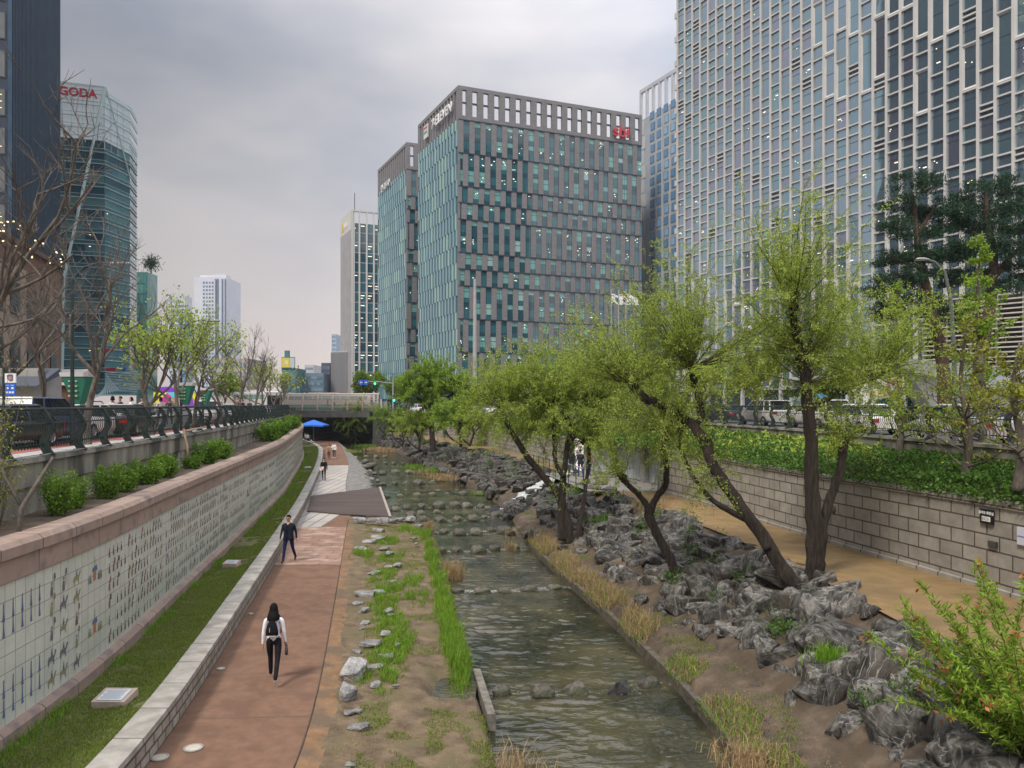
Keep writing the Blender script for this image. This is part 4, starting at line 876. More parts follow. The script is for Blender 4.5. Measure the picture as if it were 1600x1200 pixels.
r, F, zt, w_ = block('cream_building', 'cream building glimpsed through the bare trees left of the bridge', 336, 412, 560, 230, 15, mat('cream_far', (.38,.33,.31), (.44,.39,.36), .1)); wgrid(r, F, 8, zt-.6, .3, w_-.3, 8, 4, g_far, .6, .5)
# ---------------------------------------------------------------- rocks
RR = random.Random(21)
def place(o, loc, sc, rz, lean=0.0, ry=0.0): o.location = loc; o.scale = sc; o.rotation_euler = (lean, ry, rz)
def rock_mesh(seed, n=16, flat=1.0, rough=.034, rounded=False, sub=2):
    r = random.Random(seed); bm = bmesh.new()
    for i in range(n):
        v = Vector((r.gauss(0,1), r.gauss(0,1), r.gauss(0,1))).normalized()
        if not rounded: v = Vector([max(-.58, min(.58, q)) for q in v])*r.uniform(1.0, 1.22)
        bm.verts.new((v.x*.62, v.y*.5, v.z*.55*flat))
    res = bmesh.ops.convex_hull(bm, input=bm.verts)
    bmesh.ops.delete(bm, geom=list({g for g in res['geom_interior']+res['geom_unused'] if isinstance(g, bmesh.types.BMVert)}), context='VERTS')
    bmesh.ops.bevel(bm, geom=bm.edges[:], offset=.035 if not rounded else .12, segments=1 if not rounded else 2, affect='EDGES', clamp_overlap=True)
    bmesh.ops.triangulate(bm, faces=bm.faces[:])
    for _ in range(sub): bmesh.ops.subdivide_edges(bm, edges=[e for e in bm.edges if e.calc_length() > .09], cuts=1, use_grid_fill=True)
    bmesh.ops.triangulate(bm, faces=bm.faces[:])
    for v in bm.verts:
        d = v.co.normalized(); q = v.co*3+Vector((seed, 0, 0)); k = mnoise.noise(q)*rough+mnoise.noise(q*3.1)*rough*.5+(abs(mnoise.noise(Vector((q.x*1.2, q.y*1.2, q.z*4))))-.2)*rough*.8
        v.co += d*k
    me = bpy.data.meshes.new('boulder'); bm.to_mesh(me); bm.free()
    me.polygons.foreach_set('use_smooth', np.full(len(me.polygons), bool(rounded)))
    return me
m_rock = mat('veined_rock', (.020,.019,.018), (.21,.198,.18), 4.5, .7, .9, 12, lo=.40, hi=.70, vein=((.33,.32,.30), 1.7), rand=.4, spec=.35, stretch=(1,1,.55), c3=(.045,.038,.030), s3=1.4, detail=10)
m_rockl = mat('pale_rock', (.14,.14,.14), (.34,.33,.32), 3.2, .85, 1, 12, vein=((.5,.49,.47), 2.0), rand=.25)
m_step = mat('river_stone', (.045,.04,.032), (.20,.18,.15), 3.2, .55, .8, 10, c3=(.06,.07,.035), s3=1.4, rand=.3)
m_wet = mat('wet_rock', (.012,.014,.016), (.07,.07,.068), 3, .28, .8, 10, rand=.3)
BT = [rock_mesh(s, 17, fl) for s, fl in ((1,1),(2,1.15),(3,.9),(4,1.3),(5,1.05),(6,.8),(7,1.2),(8,1),(9,1.35),(10,.95),(11,1.1),(12,.85))]
PT = [rock_mesh(30+s, 15, .7) for s in range(5)]
ST = [rock_mesh(50+s, 26, .8, .055, True, 1) for s in range(6)]
WT = []
for src, m_ in ((BT, m_rock), (PT, m_rockl), (ST, m_step)):
    for me in src: me.materials.append(m_)
for me in BT[:5]:
    w_ = me.copy(); w_.materials.clear(); w_.materials.append(m_wet); WT.append(w_)
def rock(me, name, loc, sc, rz, lean, label, cat, group, ry=0.0):
    o = bpy.data.objects.new(name, me); COL.objects.link(o); place(o, loc, sc, rz, lean, ry); return tag(o, label, cat, group)
def slope_z(x, y):
    a, b = rockB(y)+.2, rpL(y); t = max(0, min(1, (x-a)/(b-a))); return rs(x, y, t, 0)
nb = 0; FT = [rock_mesh(80+q, 15, 1.1, .034, False, 1) for q in range(6)]
y = 9.5; row = 0
far_rocks = MB()
def far_add(me, x, yy, z, sc, rz, lean):
    M_ = Matrix.LocRotScale(Vector((x, yy, z)), Matrix.Rotation(rz, 3, 'Z') @ Matrix.Rotation(lean, 3, 'X'), Vector(sc)); far_rocks.add([M_ @ v.co for v in me.vertices], [tuple(p.vertices) for p in me.polygons])
while y < 128:
    s = (.98 if y < 19 else .84 if y < 30 else .84 if y < 45 else .95 if y < 70 else 1.35)
    a, b = (rockB(y)+.25 if y < 44 else waterR(y)+.15), rpL(y)+.05; wid = b-a; n = max(2, int(wid/(s*(.60 if y < 24 else .68))))
    for k in range(n):
        t = (k+.5)/n+RR.uniform(-.12, .12); x = a+wid*t; yy = y+RR.uniform(-.3, .3)*s
        if 46.9 < yy < 51.5 and t < 1.2: continue
        sz = s*RR.choice((.5, .75, .9, 1.05, 1.25) if y > 17 else (.5, .75, .9, 1.0, 1.12))*RR.uniform(.9, 1.1); z = (slope_z(x, yy) if x > rockB(yy) else -.45)+sz*.10
        hz = RR.uniform(.75, 1.15)*sz
        if t > .85: z = min(z, 1.32-hz*.28)
        zone = next(q for l_, q in ((14, 'beside the leafy corner shrub'), (19, 'between corner shrub and twin-trunked tree'), (23, 'beside the twin-trunked tree'), (27, 'beside the forked tree'), (32, 'between forked tree and waterfall willow'), (37, 'beside the waterfall willow'), (47, 'just before the waterfall'), (999, 'beyond the waterfall')) if yy < l_)
        look = ('large' if sz > s*1.15 else 'small' if sz < s*.7 else 'middling')+(' upright' if hz > sz*1.02 else ' flat' if hz < sz*.86 else ' blocky'); rowt = 'foot' if t < .34 else 'middle' if t < .67 else 'top edge'
        sc_ = (sz*RR.uniform(1.0, 1.45), sz*RR.uniform(.9, 1.3), hz)
        if nb >= 290:
            far_add(RR.choice(FT), x, yy, z, sc_, RR.uniform(0, 6.28), RR.uniform(-.35, .35)); continue
        rock(RR.choice(BT), 'boulder', (x, yy, z), sc_, RR.uniform(0, 6.28), RR.uniform(-.22, .22), look+' dark boulder, '+{'foot': 'bank foot', 'middle': 'mid bank', 'top edge': 'bank top edge'}[rowt]+', '+zone, 'boulder', 'boulders of the right rock bank', RR.uniform(-.3, .3)); nb += 1
    y += s*(.62 if y < 24 else .72)
tag(far_rocks.build('distant_boulders', m_rock, loc=(-5, 80, .3)), 'dark rock bank continuing beyond the waterfall to the bridge', 'boulders', kind='stuff')
# single rocks on the right bank by the kerb
for (px, py, w) in ((1165,1048,38),(1245,1108,50),(1242,1040,40),(1002,945,34),(1028,945,26),(1065,915,26),(1105,925,24),(880,860,22),(908,868,24),(822,838,20),(838,840,26),(800,836,16),(1300,1160,26),(940,905,22),(965,880,24)):
    p = G(px, py, -.25); s = w*p.y/1200
    rock(RR.choice(BT), 'rock', p+Vector((0,0,s*.15)), (s*1.0, s*.9, s*.9), RR.uniform(0, 6), 0, 'lone rock on the right earth strip, '+('near the bottom of the frame' if py > 1100 else 'in front of the twin-trunked tree' if py > 1000 else 'in front of the forked tree' if py > 900 else 'by the far end of the kerb'), 'rock', 'lone rocks on the right earth strip')
# stones edging the left bank
for i, (px, py, w) in enumerate(((612,815,20),(626,812,16),(590,842,26),(592,830,20),(566,860,26),(577,848,22),(600,858,18),(607,866,20),(620,884,18),(606,886,14),(584,897,22),(612,910,16),(570,931,34),(592,926,22),(560,945,26),(567,955,22),(606,955,18),(612,962,16),(570,975,20),(563,984,16),(602,992,24),(580,1008,38),(560,1020,20),(620,1008,14),(602,1028,26),(584,1045,32),(586,1070,26),(558,1112,20),(560,1138,34),(618,1072,12),(552,1060,44),(540,1092,34),(545,1115,24),(548,1196,20),(640,812,26),(655,822,14),(646,842,12),(650,850,10))):
    p = G(px, py, -.08); s = w*p.y/1200; big = px in (552, 540)
    rock(RR.choice(PT), 'stone', p+Vector((0,0,s*(.30 if big else .08))), (s*(1.45 if big else 1.15), s*(1.2 if big else 1.0), s*(1.35 if big else .55)), RR.uniform(0, 6), RR.uniform(-.1, .1),
        'large grey rock beside the brown path, '+('upper' if px == 552 else 'lower')+' of two' if big else 'pale grey stone lining the riverside grass, '+('near the puddle' if py > 1040 else 'level with the walking woman' if py > 935 else 'level with the man in navy' if py > 860 else 'just before the wooden deck'), 'stone', 'large grey rocks beside the brown path' if big else 'pale stones lining the riverside grass')
# cobbles of the far left shore
for (px, py, w) in ((573,742,9),(581,748,10),(590,752,9),(571,730,12),(566,724,10),(577,737,11),(556,715,8),(549,706,8),(580,758,9),(560,752,9),(568,747,9),(553,738,8),(548,722,7),(562,733,8),(541,712,7),(586,740,9),(579,728,14),(570,722,12),(597,757,8)):
    p = G(px, py, -.45); s = w*p.y/1200
    rock(RR.choice(PT+ST), 'stone', p+Vector((0,0,s*.05)), (s*1.1, s, s*.8), RR.uniform(0, 6), 0, 'grey shore stone at the water edge beyond the wooden deck', 'stone', 'shore stones beyond the wooden deck')
# stepping stones
def c560(l): return [(560+a*.1875, 690+b*.1875+w*.07, w*.1875) for a, b, w in l]
def c700(l): return [(700+a*.35, 780+b*.35+w*.10, w*.35) for a, b, w in l]
ORD = ['', 'first', 'second', 'third', 'fourth', 'fifth', 'sixth', 'seventh', 'eighth', 'ninth', 'tenth', 'eleventh', 'twelfth']
ROWS = [('farthest', c560([(63,120,40),(145,120,42),(215,121,36)])), ('ninth', c560([(132,180,40),(220,175,38),(293,175,42),(370,178,32)])), ('eighth', c560([(200,253,62),(303,246,74),(420,245,62),(518,248,36)])),
 ('seventh', c560([(205,348,52),(303,340,46),(390,340,54),(500,332,84),(615,330,60)])), ('sixth', c560([(232,450,50),(345,445,50),(487,438,66),(612,432,58),(740,432,36),(867,425,72),(1010,427,66)])),
 ('fifth', c560([(308,555,72),(400,540,72),(530,528,74),(665,520,100),(800,517,90),(902,522,78),(1022,532,68),(1080,548,56)])), ('fourth', c560([(432,598,78),(520,588,66),(650,577,56),(435,622,74),(540,635,78),(682,640,90),(826,635,76),(955,628,98),(1050,622,52),(1140,602,80),(1198,582,78)])),
 ('third', c560([(716,740,72),(842,745,98),(978,742,100),(1104,728,70),(1212,727,115),(1355,717,76),(578,740,60)])), ('second', c560([(678,895,90),(822,892,86),(996,888,108),(1128,880,82),(1283,872,102)])),
 ('first rapids', c700([(35,402,60),(150,402,62),(255,402,58),(365,392,68),(478,387,62),(520,392,36)])), ('nearest', c700([(237,858,76),(425,860,94),(582,848,96),(762,848,98),(910,822,84)]))]
for rn, lst in ROWS:
    srt = sorted(q[0] for q in lst)
    for px, py, w in lst:
        nth = srt.index(px)+1; p = G(px, py, WZ); s = w*p.y/1200; dark = rn == 'nearest' and 960 < px < 970
        rock(RR.choice(WT) if dark else RR.choice(ST), 'stepping_stone', p+Vector((0, s*.3, s*.10)), (s*1.1, s*1.0, s*(1.15 if rn != 'first rapids' else .6)), RR.uniform(-.3, .3), 0,
             ('wet dark stepping stone, ' if dark else 'rounded brown stepping stone, ')+ORD[nth]+' from the left in the '+rn+' row'+('' if rn in ('nearest', 'farthest', 'first rapids') else ' from the camera'), 'stepping stone', 'stepping stones, %s row' % rn)
# foam behind the stones
m_foam = mat('foam', (.42,.44,.43), (.62,.64,.63), 9, .6)
def foam_line(l, amt, wz=WZ):
    q = []
    for px, py, w in l:
        p = G(px, py, wz)
        for _ in range(int(amt)):
            a = RNG.uniform(0, 2*pi); r = w*p.y/1200*RNG.uniform(.5, 1.0); c = np.array([p.x+r*cos(a)*1.3, p.y+.2+r*sin(a)*.45, wz+.012+RNG.uniform(0, .012)]); s = RNG.uniform(.006, .02)*(1 if p.y < 40 else 1.6); b = RNG.uniform(0, 3)
            q.append([c+np.array([cos(b), sin(b), 0])*s*1.8, c+np.array([-sin(b), cos(b), .1])*s*.5, c-np.array([cos(b), sin(b), 0])*s*1.8, c-np.array([-sin(b), cos(b), 0])*s*.5])
    return np.array(q)
mb = MB(); mb.quads(foam_line(ROWS[8][1]+ROWS[7][1], 160)); mb.quads(foam_line(ROWS[9][1], 260)); mb.quads(foam_line(ROWS[10][1], 14)); mb.quads(foam_line(ROWS[5][1]+ROWS[6][1], 50))
tag(mb.build('foam', m_foam, loc=(0, 0, WZ)), 'white flecks of foam around the stepping stones', 'foam', kind='stuff')
# waterfall
m_fall = mat('falling_water', (.10,.12,.12), (.80,.82,.82), 9, .35, .5, 20, stretch=(2.5,2.5,.5), lo=.38, hi=.6)
wf = empty('waterfall', (1.6, 48.5, -.6), label='small white waterfall tumbling over stacked wet slabs into the river', cat='waterfall')
steps = [(3.7,50.4,1.32),(2.9,50.0,1.05),(2.2,49.6,.78),(1.6,49.2,.5),(1.0,48.7,.2),(.4,48.2,-.15),(-.2,47.7,-.6)]
for j in range(5):
    mb = MB(); rows = []; o1 = (j-2)*.45; wd = .3 if j % 2 else .44
    for (x, yy, z) in steps:
        dx = (o1*.55 if j else 0)+.12*sin(j*2+z*4); 
        for (e, zz) in ((0, z+.20), (-.42, z+.17), (-.47, z-.02)):
            cx, cy = x+e*.8+dx*.6, yy+e*.5+o1
            rows.append([(cx-wd*.45, cy+wd*.5, zz), (cx, cy, zz+.02), (cx+wd*.45, cy-wd*.5, zz)])
    mb.loft(rows); mb.build('water_strand', m_fall, wf, smooth=True)
mb = MB(); q = foam_line([(785, 797, 40), (796, 809, 34), (790, 803, 26)], 260); mb.quads(q)
mb.build('splash', m_fall, wf)
for i in range(26):
    x, yy = RR.uniform(-1.0, 2.4), RR.uniform(44.2, 47.4); s = RR.uniform(.45, .85)
    rock(RR.choice(WT), 'wet_rock', (x, yy, max(-.55, -.45+.28*x)), (s*1.2, s, s*.8), RR.uniform(0, 6), RR.uniform(-.2,.2), 'wet black rock at the water edge just before the waterfall', 'rock', 'wet rocks of the waterfall')
for i in range(46):
    t = RR.random(); k = min(5, int(t*6)); x, yy, z = steps[k]; o = RR.uniform(-1.9, 1.9); s = RR.uniform(.5, .9)
    rock(RR.choice(WT), 'wet_rock', (x+RR.uniform(-.4,.3)+o*.2, yy+o, z-.26-RR.uniform(0,.2)+(.34 if abs(o) > 1.0 else 0)), (s*1.3, s, s*RR.uniform(.4, .75)), RR.uniform(0, 6), RR.uniform(-.2,.2), 'wet black rock stacked in and beside the small waterfall', 'rock', 'wet rocks of the waterfall')
# ---------------------------------------------------------------- plants
def unit(n):
    v = RNG.normal(size=(n, 3)); return v/np.linalg.norm(v, axis=1)[:, None]
def leafq(P, Lr, Wr, bias=None, bw=0.0):
    P = np.asarray(P); n = len(P); a = unit(n)
    if bias is not None: a = a+np.array(bias)*bw; a /= np.linalg.norm(a, axis=1)[:, None]
    b = np.cross(a, unit(n)); b /= np.linalg.norm(b, axis=1)[:, None]+1e-9
    l = RNG.uniform(Lr[0], Lr[1], n)[:, None]; w = RNG.uniform(Wr[0], Wr[1], n)[:, None]
    return np.stack([P, P+a*l*.45+b*w*.5, P+a*l, P+a*l*.45-b*w*.5], axis=1)
def bladeq(P, h, w, lean=.35):
    P = np.asarray(P); n = len(P); th = RNG.uniform(0, 2*pi, n); H = RNG.uniform(h[0], h[1], n)[:, None]; d = np.stack([np.cos(th), np.sin(th), np.zeros(n)], 1)
    ph = RNG.uniform(0, 2*pi, n); s = np.stack([np.cos(ph), np.sin(ph), np.zeros(n)], 1)*w
    up = np.array([0, 0, 1.0]); ln = RNG.uniform(0, lean, n)[:, None]
    m = P+up*H*.6+d*H*ln*.35; t = P+up*H*(1-ln*.3)+d*H*ln
    return np.concatenate([np.stack([P-s, P+s, m+s*.8, m-s*.8], 1), np.stack([m-s*.8, m+s*.8, t+s*.1, t-s*.1], 1)])
g_spring = mat('willow_leaf', (.34,.44,.075), rough=.6, rv=.45, trans=.45, spec=.2)
g_willow2 = mat('willow_leaf_bright', (.25,.38,.045), rough=.6, rv=.4, trans=.45, spec=.2)
g_dark = mat('ivy_leaf', (.075,.16,.022), rough=.5, rv=.5, trans=.3, spec=.3)
g_grass = mat('grass_blade', (.18,.34,.03), rough=.6, rv=.4, trans=.4, spec=.2)
g_olive = mat('olive_blade', (.24,.27,.06), rough=.7, rv=.5, trans=.3, spec=.2)
g_grassd = mat('grass_low', (.19,.25,.045), rough=.7, rv=.45, trans=.3, spec=.2)
g_straw = mat('dry_straw', (.36,.26,.14), rough=.8, rv=.4, trans=.2, spec=.2)
g_pine = mat('pine_needle', (.018,.05,.022), rough=.6, rv=.5, trans=.1, spec=.2)
g_bush = mat('bush_leaf', (.15,.28,.03), rough=.6, rv=.45, trans=.4, spec=.2)
g_yel = mat('yellow_leaf', (.27,.29,.04), rough=.6, rv=.45, trans=.4, spec=.2)
m_bark = mat('dark_bark', (.012,.009,.007), (.052,.037,.027), 5, .95, 1, 14, stretch=(3,3,.5))
m_barkg = mat('grey_bark', (.07,.06,.05), (.17,.145,.12), 4, .95, .8, 12, stretch=(2,2,.6))
m_twig = mat('willow_twig', (.11,.10,.035), rough=.8)
def spline(pts, rad, sub=4, jit=0.0, seed=0):
    r_ = random.Random(seed); n = len(pts); P = []; R_ = []
    for i in range(n-1):
        p0, p1, p2, p3 = pts[max(0, i-1)], pts[i], pts[i+1], pts[min(n-1, i+2)]
        for k in range(sub):
            t = k/sub; P.append(.5*((2*p1)+(p2-p0)*t+(2*p0-5*p1+4*p2-p3)*t*t+(3*p1-p0-3*p2+p3)*t**3)+Vector((r_.uniform(-jit,jit), r_.uniform(-jit,jit), 0))); R_.append(rad[i]+(rad[i+1]-rad[i])*t)
    P.append(pts[-1]); R_.append(rad[-1]); return P, R_
def willow(label, base, limbs, knobs, seed, leafm=None, lsize=.075, name='willow_tree', shoots=34, dens=1.0, group='trees growing from the rock bank', up=.9, cat='tree', barkm=None, sc=.72):
    """limbs: lists of (point, radius); knobs: (point, shoot length, number of shoots, direction bias)"""
    r_ = random.Random(seed); root = empty(name, base, label=label, cat=cat, group=group); mb = MB()
    for li, limb in enumerate(limbs):
        P, R_ = spline([Vector(q[0]) for q in limb], [q[1] for q in limb], 5, .02, seed+li); mb.tube(P, [q*(1+.16*nz3(i*.9, seed)) for i, q in enumerate(R_)], 16, fl=.16)
    tw = MB(); leaves = []
    for (kp, ln, ns, bias) in knobs:
        kp = Vector(kp); mb.lathe(kp-Vector((0,0,.1)), [(.06,-.05),(.13,.04),(.15,.12),(.09,.2),(.01,.22)], 8)
        for s in range(ns):
            d = Vector((r_.gauss(0, .85), r_.gauss(0, .85), r_.gauss(up*.62, .62)))+Vector(bias); d.normalize(); l = ln*sc*r_.uniform(.5, 1.45)
            pts = [kp+Vector((0,0,.05))]; q = kp.copy()
            for k in range(6):
                d = (d+Vector((r_.gauss(0,.07), r_.gauss(0,.07), .05+(-.05*k if d.z < .3 else .02)))).normalized(); q = q+d*l/6; pts.append(q.copy())
            rr_ = .010+.004*l; tw.tube(pts, [rr_*(1-.8*i/6) for i in range(7)], 4, cap=False)
            for k in range(2, 7):
                for _ in range(2 if l > 1.5 else 1):
                    d2 = (d+Vector((r_.gauss(0,.9), r_.gauss(0,.9), r_.gauss(-.05,.6)))).normalized(); l2 = l*r_.uniform(.16, .44); a = pts[k]; b = a+d2*l2*.5; c = a+d2*l2+Vector((0,0,-.12*l2))
                    tw.tube([a, b, c], [.006, .005, .002], 3, cap=False)
                    n_ = int(l2*58*dens)+4; tt = RNG.uniform(.1, 1, n_)[:, None]; leaves.append(np.array(a)*(1-tt)+np.array(c)*tt+RNG.normal(0, .035, (n_, 3)))
            A = np.array([list(v) for v in pts]); n_ = int(l*46*dens); tt = RNG.uniform(1.4, 6, n_); i0 = np.minimum(tt.astype(int), 5); f = (tt-i0)[:, None]
            leaves.append(A[i0]*(1-f)+A[i0+1]*f+RNG.normal(0, .04, (n_, 3)))
    mb.build('trunk', barkm or m_bark, root, smooth=True); tw.build('twigs', m_twig, root)['kind'] = 'stuff'
    lf = MB(); lf.quads(leafq(np.concatenate(leaves), (lsize*.7, lsize*1.4), (lsize*.22, lsize*.42), (0, 0, -.3), 1)); lf.build('leaves', leafm or g_spring, root)['kind'] = 'stuff'
    return root
def LB(lst, y, dy=0): return [(D(a, b, y+dy*i/max(1, len(lst)-1)), r) for i, (a, b, r) in enumerate(lst)]
# the big tree with trunks rising from one foot at the edge of the yellow path
Y1 = 20.9
willow('big twin-trunked dark tree at the edge of the yellow path, one trunk leaning left', D(1268, 915, Y1),
  [LB([(1272,925,.27),(1272,880,.24),(1276,838,.27),(1270,780,.20),(1268,690,.16),(1260,610,.14),(1256,575,.16),(1248,545,.11),(1240,483,.11)], Y1, -.4),
   LB([(1280,840,.16),(1298,775,.12),(1312,735,.11),(1318,697,.13)], Y1, .3),
   LB([(1256,925,.2),(1228,895,.19),(1190,835,.17),(1150,780,.16),(1115,730,.15),(1101,690,.16),(1078,662,.14),(1035,632,.13),(1008,622,.12),(990,606,.13)], Y1-.2, 1.6),
   LB([(1101,690,.12),(1086,668,.08),(1096,650,.11),(1092,620,.10),(1085,600,.09),(1082,578,.10)], Y1+1.0, .2),
   LB([(1200,858,.11),(1180,822,.09),(1140,798,.08),(1112,780,.07),(1080,740,.06),(1066,705,.06),(1062,668,.05)], Y1, 1.2),
   LB([(1262,640,.09),(1290,625,.07),(1340,600,.06),(1362,590,.06)], Y1-.3, 2)],
  [(D(1240,480,Y1-.4), 3.4, 34, (0,0,.35)), (D(1243,520,Y1-.3), 2.2, 16, (.3,0,0)), (D(1256,560,Y1-.2), 2.6, 22, (.6,.2,0)), (D(1250,550,Y1-.2), 2.6, 20, (-.6,.2,0)), (D(1318,692,Y1+.3), 1.3, 26, (.2,0,.2)), (D(989,602,Y1+1.4), 2.5, 60, (-.35,0,.1)), (D(1082,575,Y1+1.2), 3.2, 72, (0,0,.2)), (D(1062,668,Y1+1.2), 1.8, 30, (-.2,0,.1)),
   (D(1262,600,Y1-.2), 2.2, 34, (.3,0,-.2)), (D(1364,588,Y1+1.7), 2.9, 66, (.1,.3,.1)), (D(1120,735,Y1+.8), 1.6, 20, (-.2,0,-.3)), (D(1180,600,Y1+2), 2.2, 30, (0,.2,-.1))], 5, dens=.72)
Y2 = 24.6
willow('forked tree with a cut knob on the rock bank, left of the twin-trunked tree', D(1062, 918, Y2),
  [LB([(1063,920,.16),(1050,880,.15),(1034,848,.14),(1017,812,.15),(1014,795,.15)], Y2, 0), LB([(1014,797,.11),(1000,775,.09),(984,760,.085),(973,748,.10)], Y2, .3),
   LB([(1016,797,.12),(1028,775,.10),(1040,757,.10),(1041,735,.09),(1036,700,.09),(1038,672,.06)], Y2, .3)],
  [(D(973,745,Y2+.3), 1.7, 22, (-.5,0,.1)), (D(1038,670,Y2+.3), 2.2, 58, (0,0,-.1)), (D(1036,702,Y2+.3), 1.4, 24, (0,0,-.3))], 9, dens=.6)
Y3 = 34
willow('wide multi-stemmed willow beside the waterfall, one stem leaning over the river', D(893, 845, Y3),
  [LB([(890,850,.2),(886,815,.2),(872,772,.17),(850,745,.15),(827,718,.14),(812,695,.13),(796,668,.12),(784,642,.13)], Y3, 1),
   LB([(878,845,.2),(877,800,.18),(880,760,.15),(883,725,.12),(886,700,.11),(890,668,.1),(880,640,.1)], Y3, .5),
   LB([(880,745,.13),(868,720,.1),(867,690,.1),(866,660,.09),(862,640,.1)], Y3, .6),
   LB([(905,850,.14),(906,815,.12),(912,790,.09),(918,740,.08),(922,690,.08),(930,640,.08)], Y3, 1),
   LB([(884,700,.1),(892,690,.09),(905,670,.08)], Y3+.3, 0)],
  [(D(784,636,Y3+1), 2.9, 78, (-.1,0,0)), (D(864,636,Y3+.6), 3.2, 90, (0,0,.1)), (D(884,632,Y3+.5), 2.6, 60, (.1,0,0)), (D(932,634,Y3+1), 3.1, 90, (.15,0,.1)), (D(827,668,Y3+1), 1.8, 34, (0,0,-.3)), (D(912,690,Y3+.5), 2.0, 40, (.2,0,-.3)), (D(970,640,Y3+3), 2.8, 60, (.1,0,0))], 13, dens=.55, lsize=.10)
Y4 = 84
willow('bright green weeping tree standing tall in the middle distance beyond the waterfall', D(678, 712, Y4),
  [LB([(678,716,.35),(676,690,.3),(674,660,.25),(676,630,.2),(680,600,.14)], Y4), LB([(674,645,.15),(658,628,.12),(645,615,.1)], Y4), LB([(676,640,.15),(695,625,.1),(708,615,.09)], Y4)],
  [(D(680,598,Y4), 3.6, 60, (0,0,.2)), (D(646,612,Y4), 3.0, 50, (-.2,0,.1)), (D(708,612,Y4), 3.4, 50, (.3,0,0)), (D(676,628,Y4), 3.4, 50, (0,0,-.2)), (D(730,622,Y4), 2.6, 30, (.2,0,-.1))], 17, g_willow2, .24, dens=.5, sc=.58)
for (bx, by, y, cx, cy, rr_, lab, mm, ns) in ((655,705,84,648,668,2.4,'low spreading yellow-green tree at the foot of the tall bright green tree', g_spring, 60), (720,698,76,708,655,2.6,'small round-headed tree with two thin crooked stems beside the path', g_willow2, 60), (733,697,74,738,662,2.2,'small tree just right of the two-stemmed tree by the far path', g_spring, 40),
     (628,697,96,626,668,1.1,'slim nearly leafless sapling at the far rock bank', g_spring, 6), (603,680,118,602,655,2.4,'small bright tree next to the far standing person', g_willow2, 46), (560,676,124,559,655,3.4,'round green tree in front of the dark bridge opening', g_willow2, 80)):
    b = D(bx, by, y); t = D(cx, cy, y); mid = b.lerp(t, .5)+Vector((.25, 0, 0))
    willow(lab, b, [[(b, .14), (mid, .1), (t, .07)], [(b+Vector((.1,0,.1)), .1), (b.lerp(t, .4)+Vector((-.9,0,0)), .07), (t+Vector((-1.2,0,.1)), .05)], [(mid, .07), (t+Vector((1.1,0,.2)), .05)]],
           [(t, rr_, ns//2, (0,0,-.1)), (t+Vector((-1.2,0,.1)), rr_*.8, ns//3, (-.1,0,-.1)), (t+Vector((1.1,0,.2)), rr_*.8, ns//3, (.1,0,-.1))], bx, mm, .24, dens=.34, name='small_tree')
# street trees right, mostly light green
def leafy(label, base, h, rad, seed, m=None, ls=.2, n=2600, name='street_tree', trunk=.18, group='trees along the right street', crown0=.35, barkm=None, fl=1.0, up=1.0):
    r_ = random.Random(seed); root = empty(name, base, label=label, cat='tree', group=group); b = Vector(base); mb = MB(); ends = []
    LV = 5 if n < 2000 else 4
    def grow(p, d, l, r, lv):
        pts = [p]; q = p.copy(); dd = d.copy()
        for k in range(4): dd = (dd+Vector((r_.gauss(0,.12), r_.gauss(0,.12), .06*up))).normalized(); q = q+dd*l/4; pts.append(q.copy())
        mb.tube(pts, [r*(1-.12*k) for k in range(5)], 6 if lv < 2 else 4, cap=False); ends.append((q, lv)); 
        if lv < LV:
            for _ in range(3 if lv else 4):
                grow(pts[r_.randint(2, 4)], (dd+Vector((r_.gauss(0,.65*fl), r_.gauss(0,.65*fl), r_.gauss(.15,.3)))).normalized(), l*r_.uniform(.55,.8), max(.006, r*.56), lv+1)
    grow(b, Vector((r_.gauss(0,.05), 0, 1)), h*crown0, trunk, 0)
    mb.build('trunk', barkm or m_barkg, root, smooth=True)
    if n:
        E = np.array([list(e[0]) for e in ends if e[1] >= 2]); idx = RNG.integers(0, len(E), n); P = E[idx]+RNG.normal(0, rad*.12, (n, 3)); lf = MB(); lf.quads(leafq(P, (ls*.7, ls*1.3), (ls*.4, ls*.7))); lf.build('leaves', m or g_spring, root)['kind'] = 'stuff'
    return root
def solve(f, u, y0=9, y1=150):
    for i in range(60):
        m_ = (y0+y1)/2
        if f(m_)/m_ > u: y1 = y1 if False else y1; 
        if (f(m_)-u*m_)*(f(y0)-u*y0) <= 0: y1 = m_
        else: y0 = m_
    return m_
for (px, y, h, ls, n, m_, lab) in ((1095,52,6,.22,3200,g_spring,'young green street tree behind the left part of the right railing'),(1180,50,6,.22,3000,g_spring,'green street tree behind the leaning trunk, by the parked white cars'),(1330,46,6.5,.22,2600,g_spring,'thin yellow-green street tree behind the tilted banner'),(1020,64,7,.26,3200,g_spring,'green street tree in front of the stone tower lobby'),
        (900,80,7,.3,3000,g_willow2,'green street tree behind the multi-stemmed willow'),(800,98,8,.35,3200,g_spring,'street tree left of the multi-stemmed willow, by the tall pole'),(615,150,11,.5,3600,g_willow2,'broad green street tree left of the traffic light pole'),(575,165,11,.55,3600,g_willow2,'yellow-green street tree right of the ribbed podium, behind the glazed tube'),(640,172,10,.5,2500,g_dark,'dark street tree behind the traffic light pole')):
    base = D(px, 631, y); base.z = STZ; leafy(lab, base, h, h*.28, px, m_, ls, n, trunk=.14, crown0=.32)
for (px, y, h, lab) in ((575,250,16,'dark evergreen at the foot of the slim finned tower'),(630,205,13,'dark evergreen at the foot of the second stone tower'),(1290,60,6,'dark evergreen shrub tree behind the parked cars')):
    base = D(px, 631, y); base.z = STZ; leafy(lab, base, h, h*.3, px, g_pine, h*.06, 3200, trunk=.2, crown0=.25, name='evergreen_tree')
